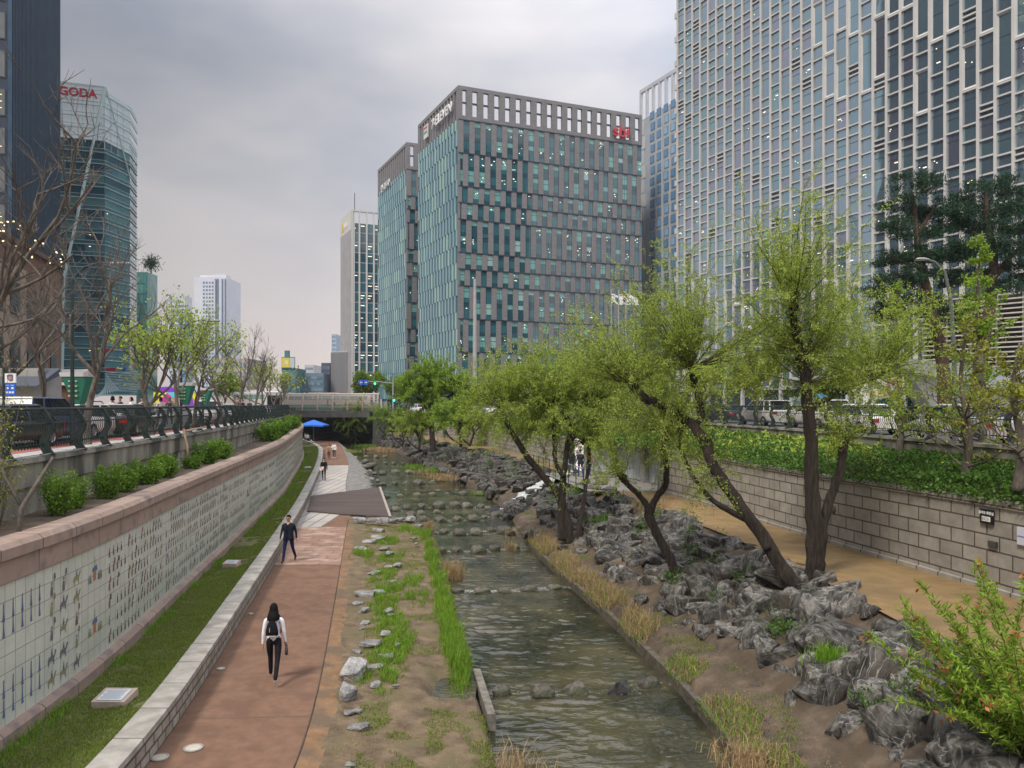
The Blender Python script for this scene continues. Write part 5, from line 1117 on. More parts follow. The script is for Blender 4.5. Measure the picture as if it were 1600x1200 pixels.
# yellow-green feathery trees on the right terrace
def feather(label, px, y, ztop, seed, w, n_br=46, m=g_yel, zb=3.9, leaf=.10, dn=1.0, lo=.06):
    r_ = random.Random(seed); b = D(px, 631, y); b.z = zb; root = empty('feathery_tree', b, label=label, cat='tree', group='feathery trees on the right terrace'); mb = MB(); H = ztop-zb; A = []
    sp, _ = spline([b, b+Vector((.1,0,H*.3)), b+Vector((-.05,.1,H*.65)), b+Vector((.05,0,H))], [.12,.09,.05,.01], 6)
    mb.tube(sp, [.13*(1-i/len(sp))+.012 for i in range(len(sp))], 7)
    for k in range(n_br):
        t = r_.uniform(lo, .97); p = b.lerp(b+Vector((0,0,H)), t); an = r_.uniform(0, 2*pi); l = w*(1.15-t)*r_.uniform(.5, 1.05); d = Vector((cos(an), sin(an), r_.uniform(.15,.8))).normalized()
        q = p+d*l*.5; e = p+d*l+Vector((0,0,.1*l)); mb.tube([p, q, e], [.03*(1.2-t), .018*(1.2-t), .004], 4, cap=False)
        for _ in range(4):
            s_ = p.lerp(e, r_.uniform(.3,1)); e2 = s_+Vector((r_.gauss(0,.4), r_.gauss(0,.4), r_.gauss(.15,.3)))*l*.45; mb.tube([s_, e2], [.008, .003], 3, cap=False)
            n_ = int(26*dn); tt = RNG.uniform(0, 1, n_)[:, None]; A.append(np.array(s_)*(1-tt)+np.array(e2)*tt+RNG.normal(0, .04, (n_, 3)))
        n_ = int(30*dn); tt = RNG.uniform(.25, 1, n_)[:, None]; A.append(np.array(p)*(1-tt)+np.array(e)*tt+RNG.normal(0, .045, (n_, 3)))
    mb.build('trunk', m_barkg, root, smooth=True); lf = MB(); lf.quads(leafq(np.concatenate(A), (leaf*.6, leaf*1.2), (leaf*.35, leaf*.6))); lf.build('leaves', m, root)['kind'] = 'stuff'
feather('tall slender yellow-green tree in front of the louvred annex at the right edge', 1532, 24, 11.4, 3, 1.7, 60, g_willow2)
feather('yellow-leaved spreading tree with bare twigs right of the silver car', 1508, 21, 8.2, 4, 2.6, 34, g_yel, dn=.55)
feather('slim pale green tree left of the pines, behind the railing', 1404, 27, 10.4, 6, 1.3, 40, g_willow2, dn=.8)
feather('yellow-leaved shrub-like tree at the right frame edge above the block wall', 1590, 18.5, 7.5, 8, 2.2, 30, g_yel, dn=.5)
# pines
def pine(label, limbs, clouds, y):
    root = empty('pine_tree', limbs[0][0][0], label=label, cat='tree', group='pines behind the right street'); mb = MB()
    for l in limbs:
        P, R_ = spline([q[0] for q in l], [q[1] for q in l], 4, .03); mb.tube(P, R_, 8)
    mb.build('trunk', mat('pine_bark', (.045,.025,.018), (.12,.07,.05), 4, .95, .9, 12, stretch=(2,2,.6)), root, smooth=True); Q = []
    for (a, b, rx, ry) in clouds:
        c = np.array(D(a, b, y+RR.uniform(-1.2, 1.2))); n = int(rx*ry*3.2)+260; R_ = np.array([rx*y/1200, rx*y/1200, ry*y/1200])
        nc = 14; cc = unit(nc)*np.cbrt(RNG.uniform(.2, 1, nc))[:, None]*R_+c; idx = RNG.integers(0, nc, n); P = cc[idx]+RNG.normal(0, .22, (n, 3))*np.array([1.3, 1.3, .45]); Q.append(leafq(P, (.16, .34), (.03, .06), (0, 0, .6), .8))
    lf = MB(); lf.quads(np.concatenate(Q)); lf.build('needles', g_pine, root)['kind'] = 'stuff'
pine('dark green layered pine, left one of the two before the grid tower', [LB([(1476,655,.42),(1472,560,.36),(1452,470,.3),(1436,400,.22),(1430,340,.15),(1424,300,.1)], 45), LB([(1432,370,.14),(1450,340,.1),(1465,318,.06)], 45), LB([(1440,420,.12),(1405,408,.08),(1385,402,.05)], 45), LB([(1455,480,.14),(1420,470,.09),(1395,455,.06)], 45)],
     [(1422,284,30,12),(1452,292,22,9),(1398,318,28,9),(1424,338,34,12),(1465,325,32,13),(1440,360,44,11),(1482,352,28,12),(1398,352,24,8),(1395,404,32,12),(1440,398,46,15),(1482,400,34,14),(1412,432,44,14),(1462,438,42,15),(1382,450,34,14),(1430,478,50,16),(1478,490,36,14),(1385,490,30,12)], 45)
pine('dark green pine with flat spreading clumps, right one of the two beside the frame edge', [LB([(1524,655,.42),(1532,560,.36),(1548,470,.3),(1552,400,.22),(1542,340,.15),(1540,300,.08)], 44), LB([(1548,440,.2),(1580,400,.14),(1612,372,.1)], 44), LB([(1545,380,.1),(1520,362,.07)], 44)],
     [(1545,286,34,10),(1522,305,30,8),(1575,304,30,10),(1505,330,30,8),(1548,328,38,10),(1590,330,30,12),(1518,352,36,8),(1565,356,44,12),(1602,362,30,14),(1530,378,38,9),(1580,392,40,13),(1500,398,24,10),(1608,420,36,18),(1520,430,26,10),(1575,450,30,10)], 44)
# bare trees of the left street
for (px, y, h, lab, n_, sp) in ((-60,16.5,10.5,'bare grey tree at the left edge, branches sweeping over the dark tower',0,1.15),(137,25.5,9.5,'bare vase-shaped tree right of the blue van, in front of the glass tower',0,.9),(70,37,9,'bare brown tree behind the blue van, in front of the brown building',0,1.1),(20,30,9,'bare tree behind the parking sign at the far left',0,1.1),(238,33,7.6,'tree with sparse young leaves, first right of the glass tower',1500,.95),(275,38,7.4,'tree with sparse young leaves behind the green banner, left of the white car',1500,1),(302,44,7.2,'tree with yellow-green leaves in front of the colourful hoarding',1700,1.05),
     (347,53,7.6,'bare tree with straight trunk just right of the white frontal car',0,1),(372,61,8,'bare tree left of the white bus front',0,1),(396,69,8,'bare tree in front of the white bus',0,1),(412,76,8,'bare tree, third from the right end of the left railing',300,1),(424,84,8,'bare tree, second from the right end of the left railing',300,1),(436,93,8,'bare tree at the right end of the left railing',300,1)):
    base = D(px, 631, y); base.z = STZ; leafy(lab, base, h, h*.22, abs(px)+3, g_spring, .16 if y < 50 else .3, n_, 'bare_tree' if n_ < 400 else 'young_leaf_tree', .10+.004*h, 'trees along the left street', .34, fl=sp, up=1.3)
base = D(350, 631, 130); base.z = STZ; leafy('rounded pale green tree behind the white frontal car and street trees', base, 7, 3, 77, g_willow2, .4, 2600, group='trees along the left street')
base = D(236, 424, 176); leafy('small dark evergreen growing on the roof of the green glass building', base-Vector((0,0,.5)), 4.2, 6, 78, g_pine, .4, 900, 'roof_tree', group='trees on roofs')
# bushes on the left terrace
def bush(label, c, r, h, seed, m=g_bush, n=3000, ls=.06, name='bush', group='bushes on the left terrace', stems=True):
    r_ = random.Random(seed); c = Vector(c); root = empty(name, c, label=label, cat='bush', group=group); mb = MB(); A = []
    for k in range(int(30+r*10)):
        an = r_.uniform(0, 6.28); q = c+Vector((cos(an)*r*r_.uniform(.2,1), sin(an)*r*r_.uniform(.2,1)*.7, h*r_.uniform(.4,1.25))); p = c+Vector((cos(an)*.25*r, sin(an)*.2*r, 0)); md = p.lerp(q, .5)+Vector((0,0,.12*h))
        mb.tube([p, md, q], [.010,.007,.003], 3, cap=False); n_ = n//36; tt = RNG.beta(1.7, 1.0, n_)[:, None]; A.append(np.array(p)*(1-tt)+np.array(q)*tt+RNG.normal(0, .10*r, (n_, 3)))
    mb.build('stems', m_barkg, root)['kind'] = 'stuff'; lf = MB(); lf.quads(leafq(np.concatenate(A), (ls*.7, ls*1.3), (ls*.35, ls*.65), (0,0,.4), .5)); lf.build('leaves', m, root)['kind'] = 'stuff'
wm_ = off(wallL, -1.0)
for px, r, h, lab in ((92,.62,.95,'fresh green bush on the terrace, nearest to the camera above the mural'),(118,.45,.7,'low side of fresh green bush, second from the left on the terrace'),(166,.6,.95,'taller dense green bush, third on the terrace above the mural'),(198,.5,.7,'small green bush with brown stems between two larger ones on the terrace'),(228,.65,.8,'wide pale green bush above the middle of the mural'),(258,.6,.75,'green bush beside the cut branch hanging over the terrace'),(300,.5,.5,'low brownish-green bush below the cut branch'),(322,.8,.95,'bright rounded green bush on the terrace, behind the broken branch'),(345,.8,.85,'bright green bush, right half of the pair left of the concrete spur'),(418,1.1,1.15,'green bush near the far end of the terrace, left one'),(435,1.2,1.2,'green bush near the far end of the terrace, middle one'),(452,1.5,1.3,'green bush near the far end of the terrace, right one'),(463,1.5,1.6,'green bush at the very tip of the terrace by the bridge')):
    y = solve(wm_, (px-800)/1200); r *= .84; h *= .84; bush(lab, (wm_(y), y, 3.58), r, h, px, n=int(3200*min(1.5, r/.6)), ls=.06+.0018*max(0, y-15))
bush('thin shrub climbing the left railing with small yellow-green leaves', (-10.0, 14.6, 3.6), .9, 2.6, 3, g_yel, 1500, .06)
mb = MB(); pts = [Vector((-8.95,13.9,3.5)), Vector((-9.0,14.1,4.1)), Vector((-8.8,14.2,4.5)), Vector((-8.6,14.4,5.0))]; mb.tube(pts, [.05,.045,.04,.03], 7); mb.tube([pts[1], Vector((-9.4,14.2,4.7)), Vector((-9.7,14.4,5.3))], [.035,.025,.01], 6)
tag(mb.build('tree_stub', m_barkg, loc=(-8.95,13.9,3.5), smooth=True), 'sawn-off bare branch stub on the terrace at the left frame edge', 'branch')
y = 29; mb = MB(); x = wallL(y)-1.3; mb.tube([Vector((x,y,3.6)), Vector((x+.02,y,4.4)), Vector((x-.25,y+.3,4.95)), Vector((x+.3,y+1.1,5.1))], [.05,.05,.05,.03], 7)
tag(mb.build('broken_branch', mat('pale_bark', (.25,.17,.12), (.36,.26,.19), 5), loc=(x,y,3.6), smooth=True), 'pale crooked trunk piece leaning over the concrete curb of the left terrace', 'branch')
# ivy along the right terrace
def area(fa, fb, y0, y1, n, zf, pw=1.0):
    y = y0+(y1-y0)*RNG.random(n)**pw; P = np.empty((n, 3))
    for i in range(n):
        a, b = fa(y[i]), fb(y[i]); t = RNG.random(); x = a+(b-a)*t; P[i] = (x, y[i], zf(x, y[i], t))
    return P
def ivz(x, y, t): 
    m_ = (.42+.45*max(0, nz3(x, y, 2, .45))+.25*nz3(x, y, 7, 1.3))*(1-.55*t); return 3.5+.72*t+m_*RNG.random()**.6*(1 if t > .12 else .5)
P = area(off(wallR, -.18), off(fenceR, -.25), 12, 40, 46000, ivz, .8); lf = MB(); lf.quads(leafq(P, (.07,.13), (.05,.09), (0,0,.5), .6)); P = area(off(wallR, -.1), off(fenceR, -.1), 40, 135, 30000, ivz, 1.1); lf.quads(leafq(P, (.16,.34), (.12,.22), (0,0,.5), .6))
tag(lf.build('ivy', g_dark, loc=(12, 25, 3.5)), 'dense green ivy and shrubs covering the right terrace and hanging over the block wall', 'ivy', kind='stuff')
P = area(off(wallR, .3), off(fenceR, -.2), 28, 130, 12000, lambda x, y, t: ivz(x, y, t)+.12, 1.0); lf = MB(); lf.quads(leafq(P, (.12,.26), (.06,.14), (0,0,.5), .6))
tag(lf.build('terrace_shrubbery', g_spring, loc=(12, 35, 3.5)), 'yellow-green shrubbery growing through the ivy below the right railing', 'shrubbery', kind='stuff')
P = area(off(rockB, .6), off(rpL, -.2), 10, 110, 3800, lambda x, y, t: slope_z(x, y)+.25+.2*RNG.random()); k_ = np.array([nz3(p[0], p[1], 4, .9) > .22 for p in P]); P = P[k_]
P = np.repeat(P, 22, axis=0)+RNG.normal(0, .11, (len(P)*22, 3)); lf = MB(); lf.quads(leafq(P, (.06,.14), (.02,.05), (0,0,.8), .8)); tag(lf.build('rock_plants', g_dark, loc=(7, 20, .5)), 'small green plants sprouting between the boulders', 'plants', kind='stuff')
# grass: turf strip, riverside strips, far tufts
def turf_pts(n, y0, y1, pw):
    P = area(off(wallL, .2), off(lowI, -.5), y0, y1, n, lambda x, y, t: .355+.1*t+.05*nz3(x, y, 0, 1.1)+.025*nz3(x, y, 5, 1.1*2.7), pw); k_ = np.array([nz3(p[0], p[1], 1, .55)+.35*nz3(p[0], p[1], 6, 2.5) > -.44 for p in P]); return P[k_]
lf = MB(); lf.quads(bladeq(turf_pts(95000, 9, 34, 1.2), (.03,.08), .0055, .8)); lf.quads(bladeq(turf_pts(42000, 34, 100, 1.0), (.05,.12), .016, .8))
tag(lf.build('turf_grass', g_grassd, loc=(-7, 20, .4)), 'short green turf between the mural wall and the low wall', 'grass', kind='stuff')
P = area(off(wallL, .18), off(wallL, .5), 10, 80, 9000, lambda x, y, t: .36); k_ = np.array([nz3(p[0], p[1], 1, .8) > .02 for p in P]); lf = MB(); lf.quads(bladeq(P[k_], (.08,.26), .007, .7)); tag(lf.build('weeds', g_grass, loc=(-8, 20, .4)), 'taller weeds at the foot of the mural wall', 'weeds', kind='stuff')
def blob(l, n, zf, jx=.5, jy=.8, z=-.1):
    """l: (px, py, half width in px) outline samples of a grass strip"""
    Q = []
    for (a, b, w) in l:
        p = G(a, b, z); m_ = int(n*(w*p.y/1200)); ww = w*p.y/1200; Q.append(np.stack([p.x+RNG.uniform(-ww, ww, m_), p.y+RNG.normal(0, jy, m_), np.zeros(m_)], 1))
    P = np.concatenate(Q)
    for i in range(len(P)): P[i, 2] = lbz(P[i, 0], P[i, 1])
    return P
def lbz(x, y):
    a, b = pathR(y), waterL(y); t = max(0, min(1, (x-a)/(b-a))); return lb(x, y, t, 0)-.02
tall = blob([(666,835,5),(670,850,4),(674,866,7),(678,885,5),(686,905,8),(690,925,8),(694,945,12),(700,965,10),(706,985,15),(712,1005,15),(718,1022,15),(722,1040,10)], 4200, None, jy=.45)
lf = MB(); lf.quads(bladeq(tall[::3], (.22,.5), .009, .55)); lf.quads(bladeq(tall[1::3], (.12,.42), .008, .9)); lf.quads(bladeq(tall[2::3], (.1,.45), .007, 1.0), 1); tag(lf.build('riverside_grass', [g_grass, g_olive], loc=(-1, 22, -.3)), 'tall bright green grass along the left water edge', 'grass', kind='stuff')
low_ = blob([(605,845,16),(610,870,18),(600,900,18),(608,920,22),(600,940,22),(604,960,24),(614,980,22),(625,1000,22),(610,1015,24),(612,1040,20),(606,1062,14),(640,825,14),(655,830,10),(575,1050,10),(566,868,16),(650,930,18),(645,905,14)], 2900, None, jy=.5)
low_ = low_[np.array([nz3(q[0], q[1], 3, 2.2) > -.18 for q in low_])]; lf = MB(); lf.quads(bladeq(low_[::2], (.08,.30), .008, .8)); lf.quads(bladeq(low_[1::2], (.05,.2), .007, 1.0), 1); tag(lf.build('bank_grass', [g_grass, g_olive], loc=(-3.5, 22, -.1)), 'green grass clumps growing between the pale stones of the left bank', 'grass', kind='stuff')
P = area(off(pathR, .9), off(waterL, -.05), 10, 41, 80000, lambda x, y, t: lbz(x, y), 1.4); k_ = np.array([(nz3(p[0], p[1], 1, .8)+.5*nz3(p[0], p[1], 6, 2.5) > (.10 if p[1] > 15 else -.12)) and not (15.6 < p[1] < 19 and -2.4 < p[0] < -.6) for p in P]); lf = MB(); lf.quads(bladeq(P[k_], (.03,.11), .006, .9))
P = area(off(waterR, .2), off(rockB, .3), 10, 60, 50000, lambda x, y, t: rb(x, y, t, 0)-.01, 1.3); k_ = np.array([nz3(p[0], p[1], 1, .8)+.5*nz3(p[0], p[1], 6, 2.5) > .20 for p in P]); lf.quads(bladeq(P[k_], (.03,.10), .006, .9))
P = area(off(pathR, .5), off(waterL, -.05), 10, 41, 26000, lambda x, y, t: lbz(x, y), 1.3); k_ = np.array([(nz3(p[0], p[1], 7, 1.1) > -.05) and not (15.9 < p[1] < 18.6 and -2.2 < p[0] < -.6) for p in P]); lf.quads(bladeq(P[k_], (.02,.07), .005, 1.2), 1)
P = area(off(waterR, .2), off(rockB, .5), 10, 40, 16000, lambda x, y, t: rb(x, y, t, 0), 1.3); lf.quads(bladeq(P, (.02,.07), .005, 1.3), 1)
tag(lf.build('sparse_grass', [g_grassd, g_straw], loc=(0, 20, -.3)), 'sparse short grass on the bare earth of both banks', 'grass', kind='stuff')
P = area(off(waterR, -.03), off(waterR, .85), 12.5, 37.5, 30000, lambda x, y, t: rb(x, y, .25*t+.1, 0), 1.0); kk = np.array([nz3(p[0], p[1], 1, .7) for p in P])
lf = MB(); Pk = P[kk > -.12]; lf.quads(bladeq(Pk[::6], (.06,.26), .007, 1.0)); lf.quads(bladeq(Pk[1::5], (.04,.2), .007, 1.1), 1); lf.quads(bladeq(Pk[2::7], (.06,.3), .006, 1.2), 2); tag(lf.build('kerb_grass', [g_grass, g_olive, g_straw], loc=(3, 22, -.4)), 'green grass hanging over the right kerb', 'grass', kind='stuff')
lf = MB(); Pd = P[kk > -.2][1::2]; Pd = Pd[(Pd[:, 1] > 20) & (Pd[:, 1] < 36)]; lf.quads(bladeq(Pd[::2], (.15,.5), .006, 1.2))
def tuft(px, py, z, n, r, h, w=.007): p = G(px, py, z); return bladeq(np.stack([p.x+RNG.normal(0, r, n), p.y+RNG.normal(0, r, n), np.full(n, z)], 1), h, w, .8)
for q in ((1172,1195,-.35,700,.3,(.1,.4)),(700,900,-.7,260,.16,(.4,.8)),(712,905,-.7,260,.16,(.4,.85)),(668,838,-.6,300,.14,(.5,1.0)),(795,1215,-.6,260,.3,(.2,.6)),(797,860,-.5,160,.15,(.3,.6)),(800,840,-.5,160,.15,(.3,.6)),(590,703,-.6,500,.8,(.3,.6),.03),(602,706,-.6,400,.7,(.3,.6),.03),(668,740,-.6,350,.5,(.2,.6),.02),(684,747,-.5,400,.5,(.2,.6),.02),(700,750,-.4,300,.5,(.2,.6),.02),(1020,795,1.2,500,.5,(.2,.7)),(1035,810,1.1,400,.4,(.2,.6)),(540,707,-.5,300,1.0,(.2,.6),.02)): lf.quads(tuft(*q))
tag(lf.build('dry_reeds', g_straw, loc=(2, 26, -.4)), 'straw-coloured dead reeds and grass along the water edges', 'dry reeds', kind='stuff')
lf = MB()
for q in ((575,697,-.6,500,1.0,(.2,.4),.03),(645,731,-.6,400,.6,(.2,.5),.02),(750,772,-.6,300,.3,(.1,.3),.012),(693,735,-.3,700,1.0,(.2,.5),.02),(937,815,.5,500,.35,(.2,.5),.01),(965,812,.6,500,.3,(.2,.45),.01),(1300,1035,.5,300,.2,(.2,.45),.01),(540,707,-.4,300,1,(.2,.4),.03),(1165,885,.4,260,.2,(.2,.5),.01),(1300,945,.9,260,.2,(.15,.4),.01)): lf.quads(tuft(*q))
tag(lf.build('grass_tufts', g_grass, loc=(0, 50, -.4)), 'bright grass tufts at the far water edge and among the boulders', 'grass', kind='stuff')
# leafy shrub in the bottom right corner
def corner_shrub():
    r_ = random.Random(44); c = Vector((8.0, 11.6, .85)); root = empty('leafy_shrub', c, label='green shrub with long narrow leaves and dry brown tips in the bottom right corner', cat='shrub'); mb = MB(); A = []; B = []; dirs = []
    for k in range(84):
        p = c+Vector((r_.uniform(-.6,.9), r_.uniform(-.5,.5), 0)); d = Vector((r_.gauss(-.4,.5), r_.gauss(-.1,.35), r_.uniform(.45,1.2))).normalized(); l = r_.uniform(1.0, 2.9); pts = [p]; q = p.copy()
        if k < 7: d = Vector((-.85+.12*k, -.1, .6)).normalized(); l = 2.5+.12*k
        for j in range(7): d = (d+Vector((r_.gauss(0,.05), r_.gauss(0,.05), -.02))).normalized(); q = q+d*l/7; pts.append(q.copy())
        mb.tube(pts, [.014*(1-.11*j) for j in range(8)], 4, cap=False); An = np.array([list(v) for v in pts]); n_ = int(l*95); tt = RNG.uniform(.5, 6.99, n_); i0 = tt.astype(int); f = (tt-i0)[:, None]
        A.append(An[i0]*(1-f)+An[i0+1]*f+RNG.normal(0,.015,(n_,3)))
        if r_.random() < .6: B.append(An[-1]+RNG.normal(0, .04, (9, 3)))
    mb.build('stems', mat('shrub_stem', (.10,.07,.03), rough=.8), root)['kind'] = 'stuff'; lf = MB(); P = np.concatenate(A); lf.quads(leafq(P, (.08,.17), (.02,.036), (-.1,0,.7), .9)); lf.build('leaves', g_willow2, root)['kind'] = 'stuff'
    lf = MB(); lf.quads(leafq(np.concatenate(B), (.05,.11), (.03,.06), (0,0,-.5), .8)); lf.build('dry_leaves', mat('dead_leaf', (.33,.12,.045), rough=.8, rv=.5, trans=.2), root)['kind'] = 'stuff'
corner_shrub()
mb = MB(); P = area(off(waterR, .3), off(rpL, .1), 10, 40, 9000, lambda x, y, t: slope_z(x, y)+.02 if x > rockB(y)+.2 else rb(x, y, .5, 0)+.01, 1.0); k_ = np.array([nz3(p[0], p[1], 9, .8) > .05 for p in P]); mb.quads(leafq(P[k_], (.03,.08), (.02,.04)))
tag(mb.build('leaf_litter', mat('litter', (.14,.09,.05), rough=.9, rv=.6), loc=(5, 20, -.1)), 'brown fallen leaves scattered on the right bank', 'leaf litter', kind='stuff')
# ---------------------------------------------------------------- people
def solid(name, c, r=.8, **k): return mat(name, c, rough=r, **k)
SK = solid('skin', (.42,.24,.16), .55); HAIR = solid('black_hair', (.006,.005,.005), .75, spec=.15)
def rotx(v, a): return Vector((v.x, v.y*cos(a)-v.z*sin(a), v.y*sin(a)+v.z*cos(a)))
def skin_mesh(verts, edges, radii, root=0, sub=1):
    me = bpy.data.meshes.new('body'); me.from_pydata([tuple(v) for v in verts], edges, []); o = bpy.data.objects.new('body', me); COL.objects.link(o)
    o.modifiers.new('s', 'SKIN'); 
    for i, r in enumerate(radii): me.skin_vertices[0].data[i].radius = (r, r) if not isinstance(r, tuple) else r
    me.skin_vertices[0].data[root].use_root = True
    m_ = o.modifiers.new('u', 'SUBSURF'); m_.levels = sub; m_.render_levels = sub
    dg = bpy.context.evaluated_depsgraph_get(); res = bpy.data.meshes.new_from_object(o.evaluated_get(dg)); bpy.data.objects.remove(o); return res
def person(label, loc, head, h=1.7, stride=.35, arms=(.3, -.3), bend=(.15, .15), top=(.05,.05,.06), bottom=(.02,.02,.03), shoe=(.03,.03,.03), hair='short', coat=0.0, detail=0, female=False, group=None, look=0.0, fore=None, hairc=None, skirt=None, sitting=False):
    """local frame: +y is forward"""
    root = empty('person', loc, head, label=label, cat='person', group=group); k = h/1.72; V = []; E = []; R_ = []; reg = []
    def add(p, r, par=None, g='top'):
        V.append(Vector(p)*k); R_.append(tuple(q*k for q in r) if isinstance(r, tuple) else r*k); reg.append(g); i = len(V)-1
        if par is not None: E.append((par, i))
        return i
    hp = .95 if not sitting else .45; sw = .175 if female else .20
    pel = add((0, 0, hp), (.14, .10), None, 'bottom'); wa = add((0, .0, hp+.15), (.118 if female else .135, .09), pel, 'top'); ch = add((0, .015, hp+.32), (.15 if female else .165, .105), wa, 'top'); sh = add((0, .0, hp+.45), (.10, .075), ch, 'top')
    nk = add((0, .01, hp+.53), .05, sh, 'skin'); hd0 = add((0, .02, hp+.60), (.062, .07), nk, 'skin'); hd1 = add((0, .022, hp+.68), (.075, .09), hd0, 'skin'); hd2 = add((0, .015, hp+.76), (.06, .07), hd1, 'skin')
    hips = []
    for s, a in ((-1, stride), (1, -stride)):
        if sitting: kn = Vector((s*.1, .42, .45)); an = Vector((s*.1, .45, .08)); hipj = Vector((s*.09, .02, hp-.02))
        else:
            hipj = Vector((s*.10, 0, hp-.05)); kb = .12 if a > 0 else .55*abs(stride)+.1
            th = rotx(Vector((0, 0, -.42)), a); shn = rotx(Vector((0, 0, -.41)), a-kb); kn = hipj+th+Vector((s*.012,0,0)); an = kn+shn+Vector((s*.02,0,0))
        a0 = add(hipj, .088, pel, 'bottom'); a1 = add(hipj.lerp(kn, .5), .078, a0, 'bottom'); a2 = add(kn, .058, a1, 'bottom'); a3 = add(kn.lerp(an, .45), .055, a2, 'bottom'); a4 = add(an, .043, a3, 'bottom')
        f = rotx(Vector((0, .10, -.045)), (a-kb)*.8 if not sitting and a < 0 else 0); a5 = add(an+Vector((0, -.03, -.035)) if 0 else an+f*.35, .042, a4, 'shoe'); add(an+f*1.35, (.040, .028), a5, 'shoe')
    for s, a, b in ((-1, arms[0], bend[0]), (1, arms[1], bend[1])):
        sj = Vector((s*sw, 0, hp+.43)); a0 = add(sj, .058, sh, 'top'); up = rotx(Vector((s*.045, 0, -.28)), a); el = sj+up; fo = rotx(Vector((s*.015-.06*s*(b > .8), 0, -.235)), a+b); wr = el+fo
        a1 = add(sj.lerp(el, .5), .050, a0, 'top'); a2 = add(el, .043, a1, 'top'); a3 = add(wr, .030, a2, 'top'); fd = fo.normalized(); a4 = add(wr+fd*.05, (.034, .020), a3, 'skin')
        if detail:
            pl_ = wr+fd*.085; sd = Vector((0, 1, 0)) if abs(fd.y) < .8 else Vector((0, 0, 1)); pc = add(pl_, (.030, .016), a4, 'skin')
            for q in range(4): 
                kx = pl_+sd*(.024-.016*q)+fd*.028; j = add(kx, .0095, pc, 'skin'); add(kx+fd*(.03, .036, .033, .024)[q]+Vector((-s*.014, 0, 0)), .008, j, 'skin')
            add(wr+fd*.06+sd*.042+Vector((-s*.01,0,0)), .010, a4, 'skin')
        else: add(wr+fd*.12, (.024, .014), a4, 'skin')
    me = skin_mesh(V, E, R_, pel, 2 if detail else 1)
    # which bone each face lies on decides its cloth
    cols = {'top': 0, 'bottom': 1, 'shoe': 2, 'skin': 3}; mid = [((V[a], V[b]), reg[b] if reg[b] != 'bottom' or reg[a] != 'shoe' else 'bottom') for a, b in E]
    nm = label[:14]; tagm = lambda n, c: mat('%s_%s' % (n, '%.3f_%.3f_%.3f' % c), c, tuple(min(1, q*1.35+.001) for q in c), 9, .9, .5, 22, spec=.12)
    ms = [tagm('cloth', top), tagm('trouser', bottom), tagm('shoe', shoe), SK]
    for m_ in ms: me.materials.append(m_)
    if len(me.polygons) == 0: return root
    for p in me.polygons:
        c = p.center; best = 9; g = 'top'
        for (a, b), r in mid:
            ab = b-a; t = max(0, min(1, (c-a).dot(ab)/max(1e-9, ab.length_squared))); d = (c-(a+ab*t)).length
            if d < best: best = d; g = r
        if g == 'shoe' and p.center.z > .13*k and not sitting and p.normal.z > .9: g = 'bottom'
        p.material_index = cols[g]; p.use_smooth = True
    for v in me.vertices:   # a face: nose ridge, eye hollows, chin
        c = v.co/k-Vector((0, .02, hp+.66))
        if c.length < .14 and c.y > .05:
            v.co.y += k*(.016*math.exp(-(c.x/.014)**2-((c.z+.0)/.022)**2)-.008*math.exp(-((abs(c.x)-.03)/.014)**2-((c.z-.022)/.012)**2))
    b = bpy.data.objects.new('body', me); COL.objects.link(b); setparent(b, root); PL[b.name] = (0, 0, 0)
    hm = hairc or HAIR; hb = local(); c0 = Vector((0, -.006, hp+.70))
    def hairshell(zl, back):
        rows = []
        for i in range(9):
            f_ = i/8; z = .105-f_*(.105+zl); row = []
            for j in range(16):
                th = 2*pi*j/16; rr_ = .098*math.sqrt(max(.02, 1-(max(0, z)/.112)**2)); front = cos(th-pi/2) > .35
                if z < .035 and front: rr_ = .055
                if z < 0 and not front: rr_ = .092+.06*min(1, -z/.2)*(back > .2)
                row.append((c0+Vector((cos(th)*rr_*.92, sin(th)*rr_*1.06-(.03 if z < -.1 else 0)*back, z)))*k)
            rows.append(row)
        hb.loft(rows, closed=True); hb.add(rows[0], [tuple(range(16))])
    if hair == 'short': hairshell(.02, 0)
    elif hair == 'long': hairshell(.25, 1)
    elif hair == 'bob': hairshell(.12, .3)
    o = hb.build('hair', hm, root, smooth=True)
    if detail and hair == 'short':
        fb = local()
        for s in (-1, 1):
            fb.box((c0+Vector((s*.030, .118, -.018)))*k, (.040*k, .008, .026*k), mi=0); fb.box((c0+Vector((s*.030, .112, .012)))*k, (.032*k, .008, .007*k), mi=1)
            fb.lathe((c0+Vector((s*.078, .012, -.03)))*k, [(.001,-.025*k),(.014*k,-.01*k),(.014*k,.02*k),(.001,.03*k)], 6, 2)
        fb.box((c0+Vector((0, .112, -.085)))*k, (.04*k, .006, .008*k), mi=1); fb.build('glasses_and_features', [solid('dark_lens', (.02,.02,.02), .2), solid('brow', (.03,.015,.012)), SK], root)
    if coat > 0:
        cb = local(); rows = []
        for z, rx, ry in ((hp+.47, .10, .07), (hp+.44, .195, .10), (hp+.32, .20, .125), (hp+.12, .17, .115), (hp-.05, .185, .13), (hp-coat, .20, .14)):
            rows.append([Vector((rx*cos(t), ry*sin(t)+(0.01), z))*k for t in [pi/2+.22+(2*pi-.44)*j/18 for j in range(19)]])
        cb.loft(rows); o = cb.build('jacket', tagm('jacket', tuple(q*1.0 for q in top)), root, smooth=True)
        m_ = o.modifiers.new('t', 'SOLIDIFY'); m_.thickness = .012
    if skirt: 
        cb = local(); cb.lathe((0,0,0), [(.14*k, (hp+.12)*k), (.17*k, (hp-.1)*k), (.22*k, (hp-.45)*k)], 12); cb.build('skirt', tagm('skirt', skirt), root, smooth=True)
    return root
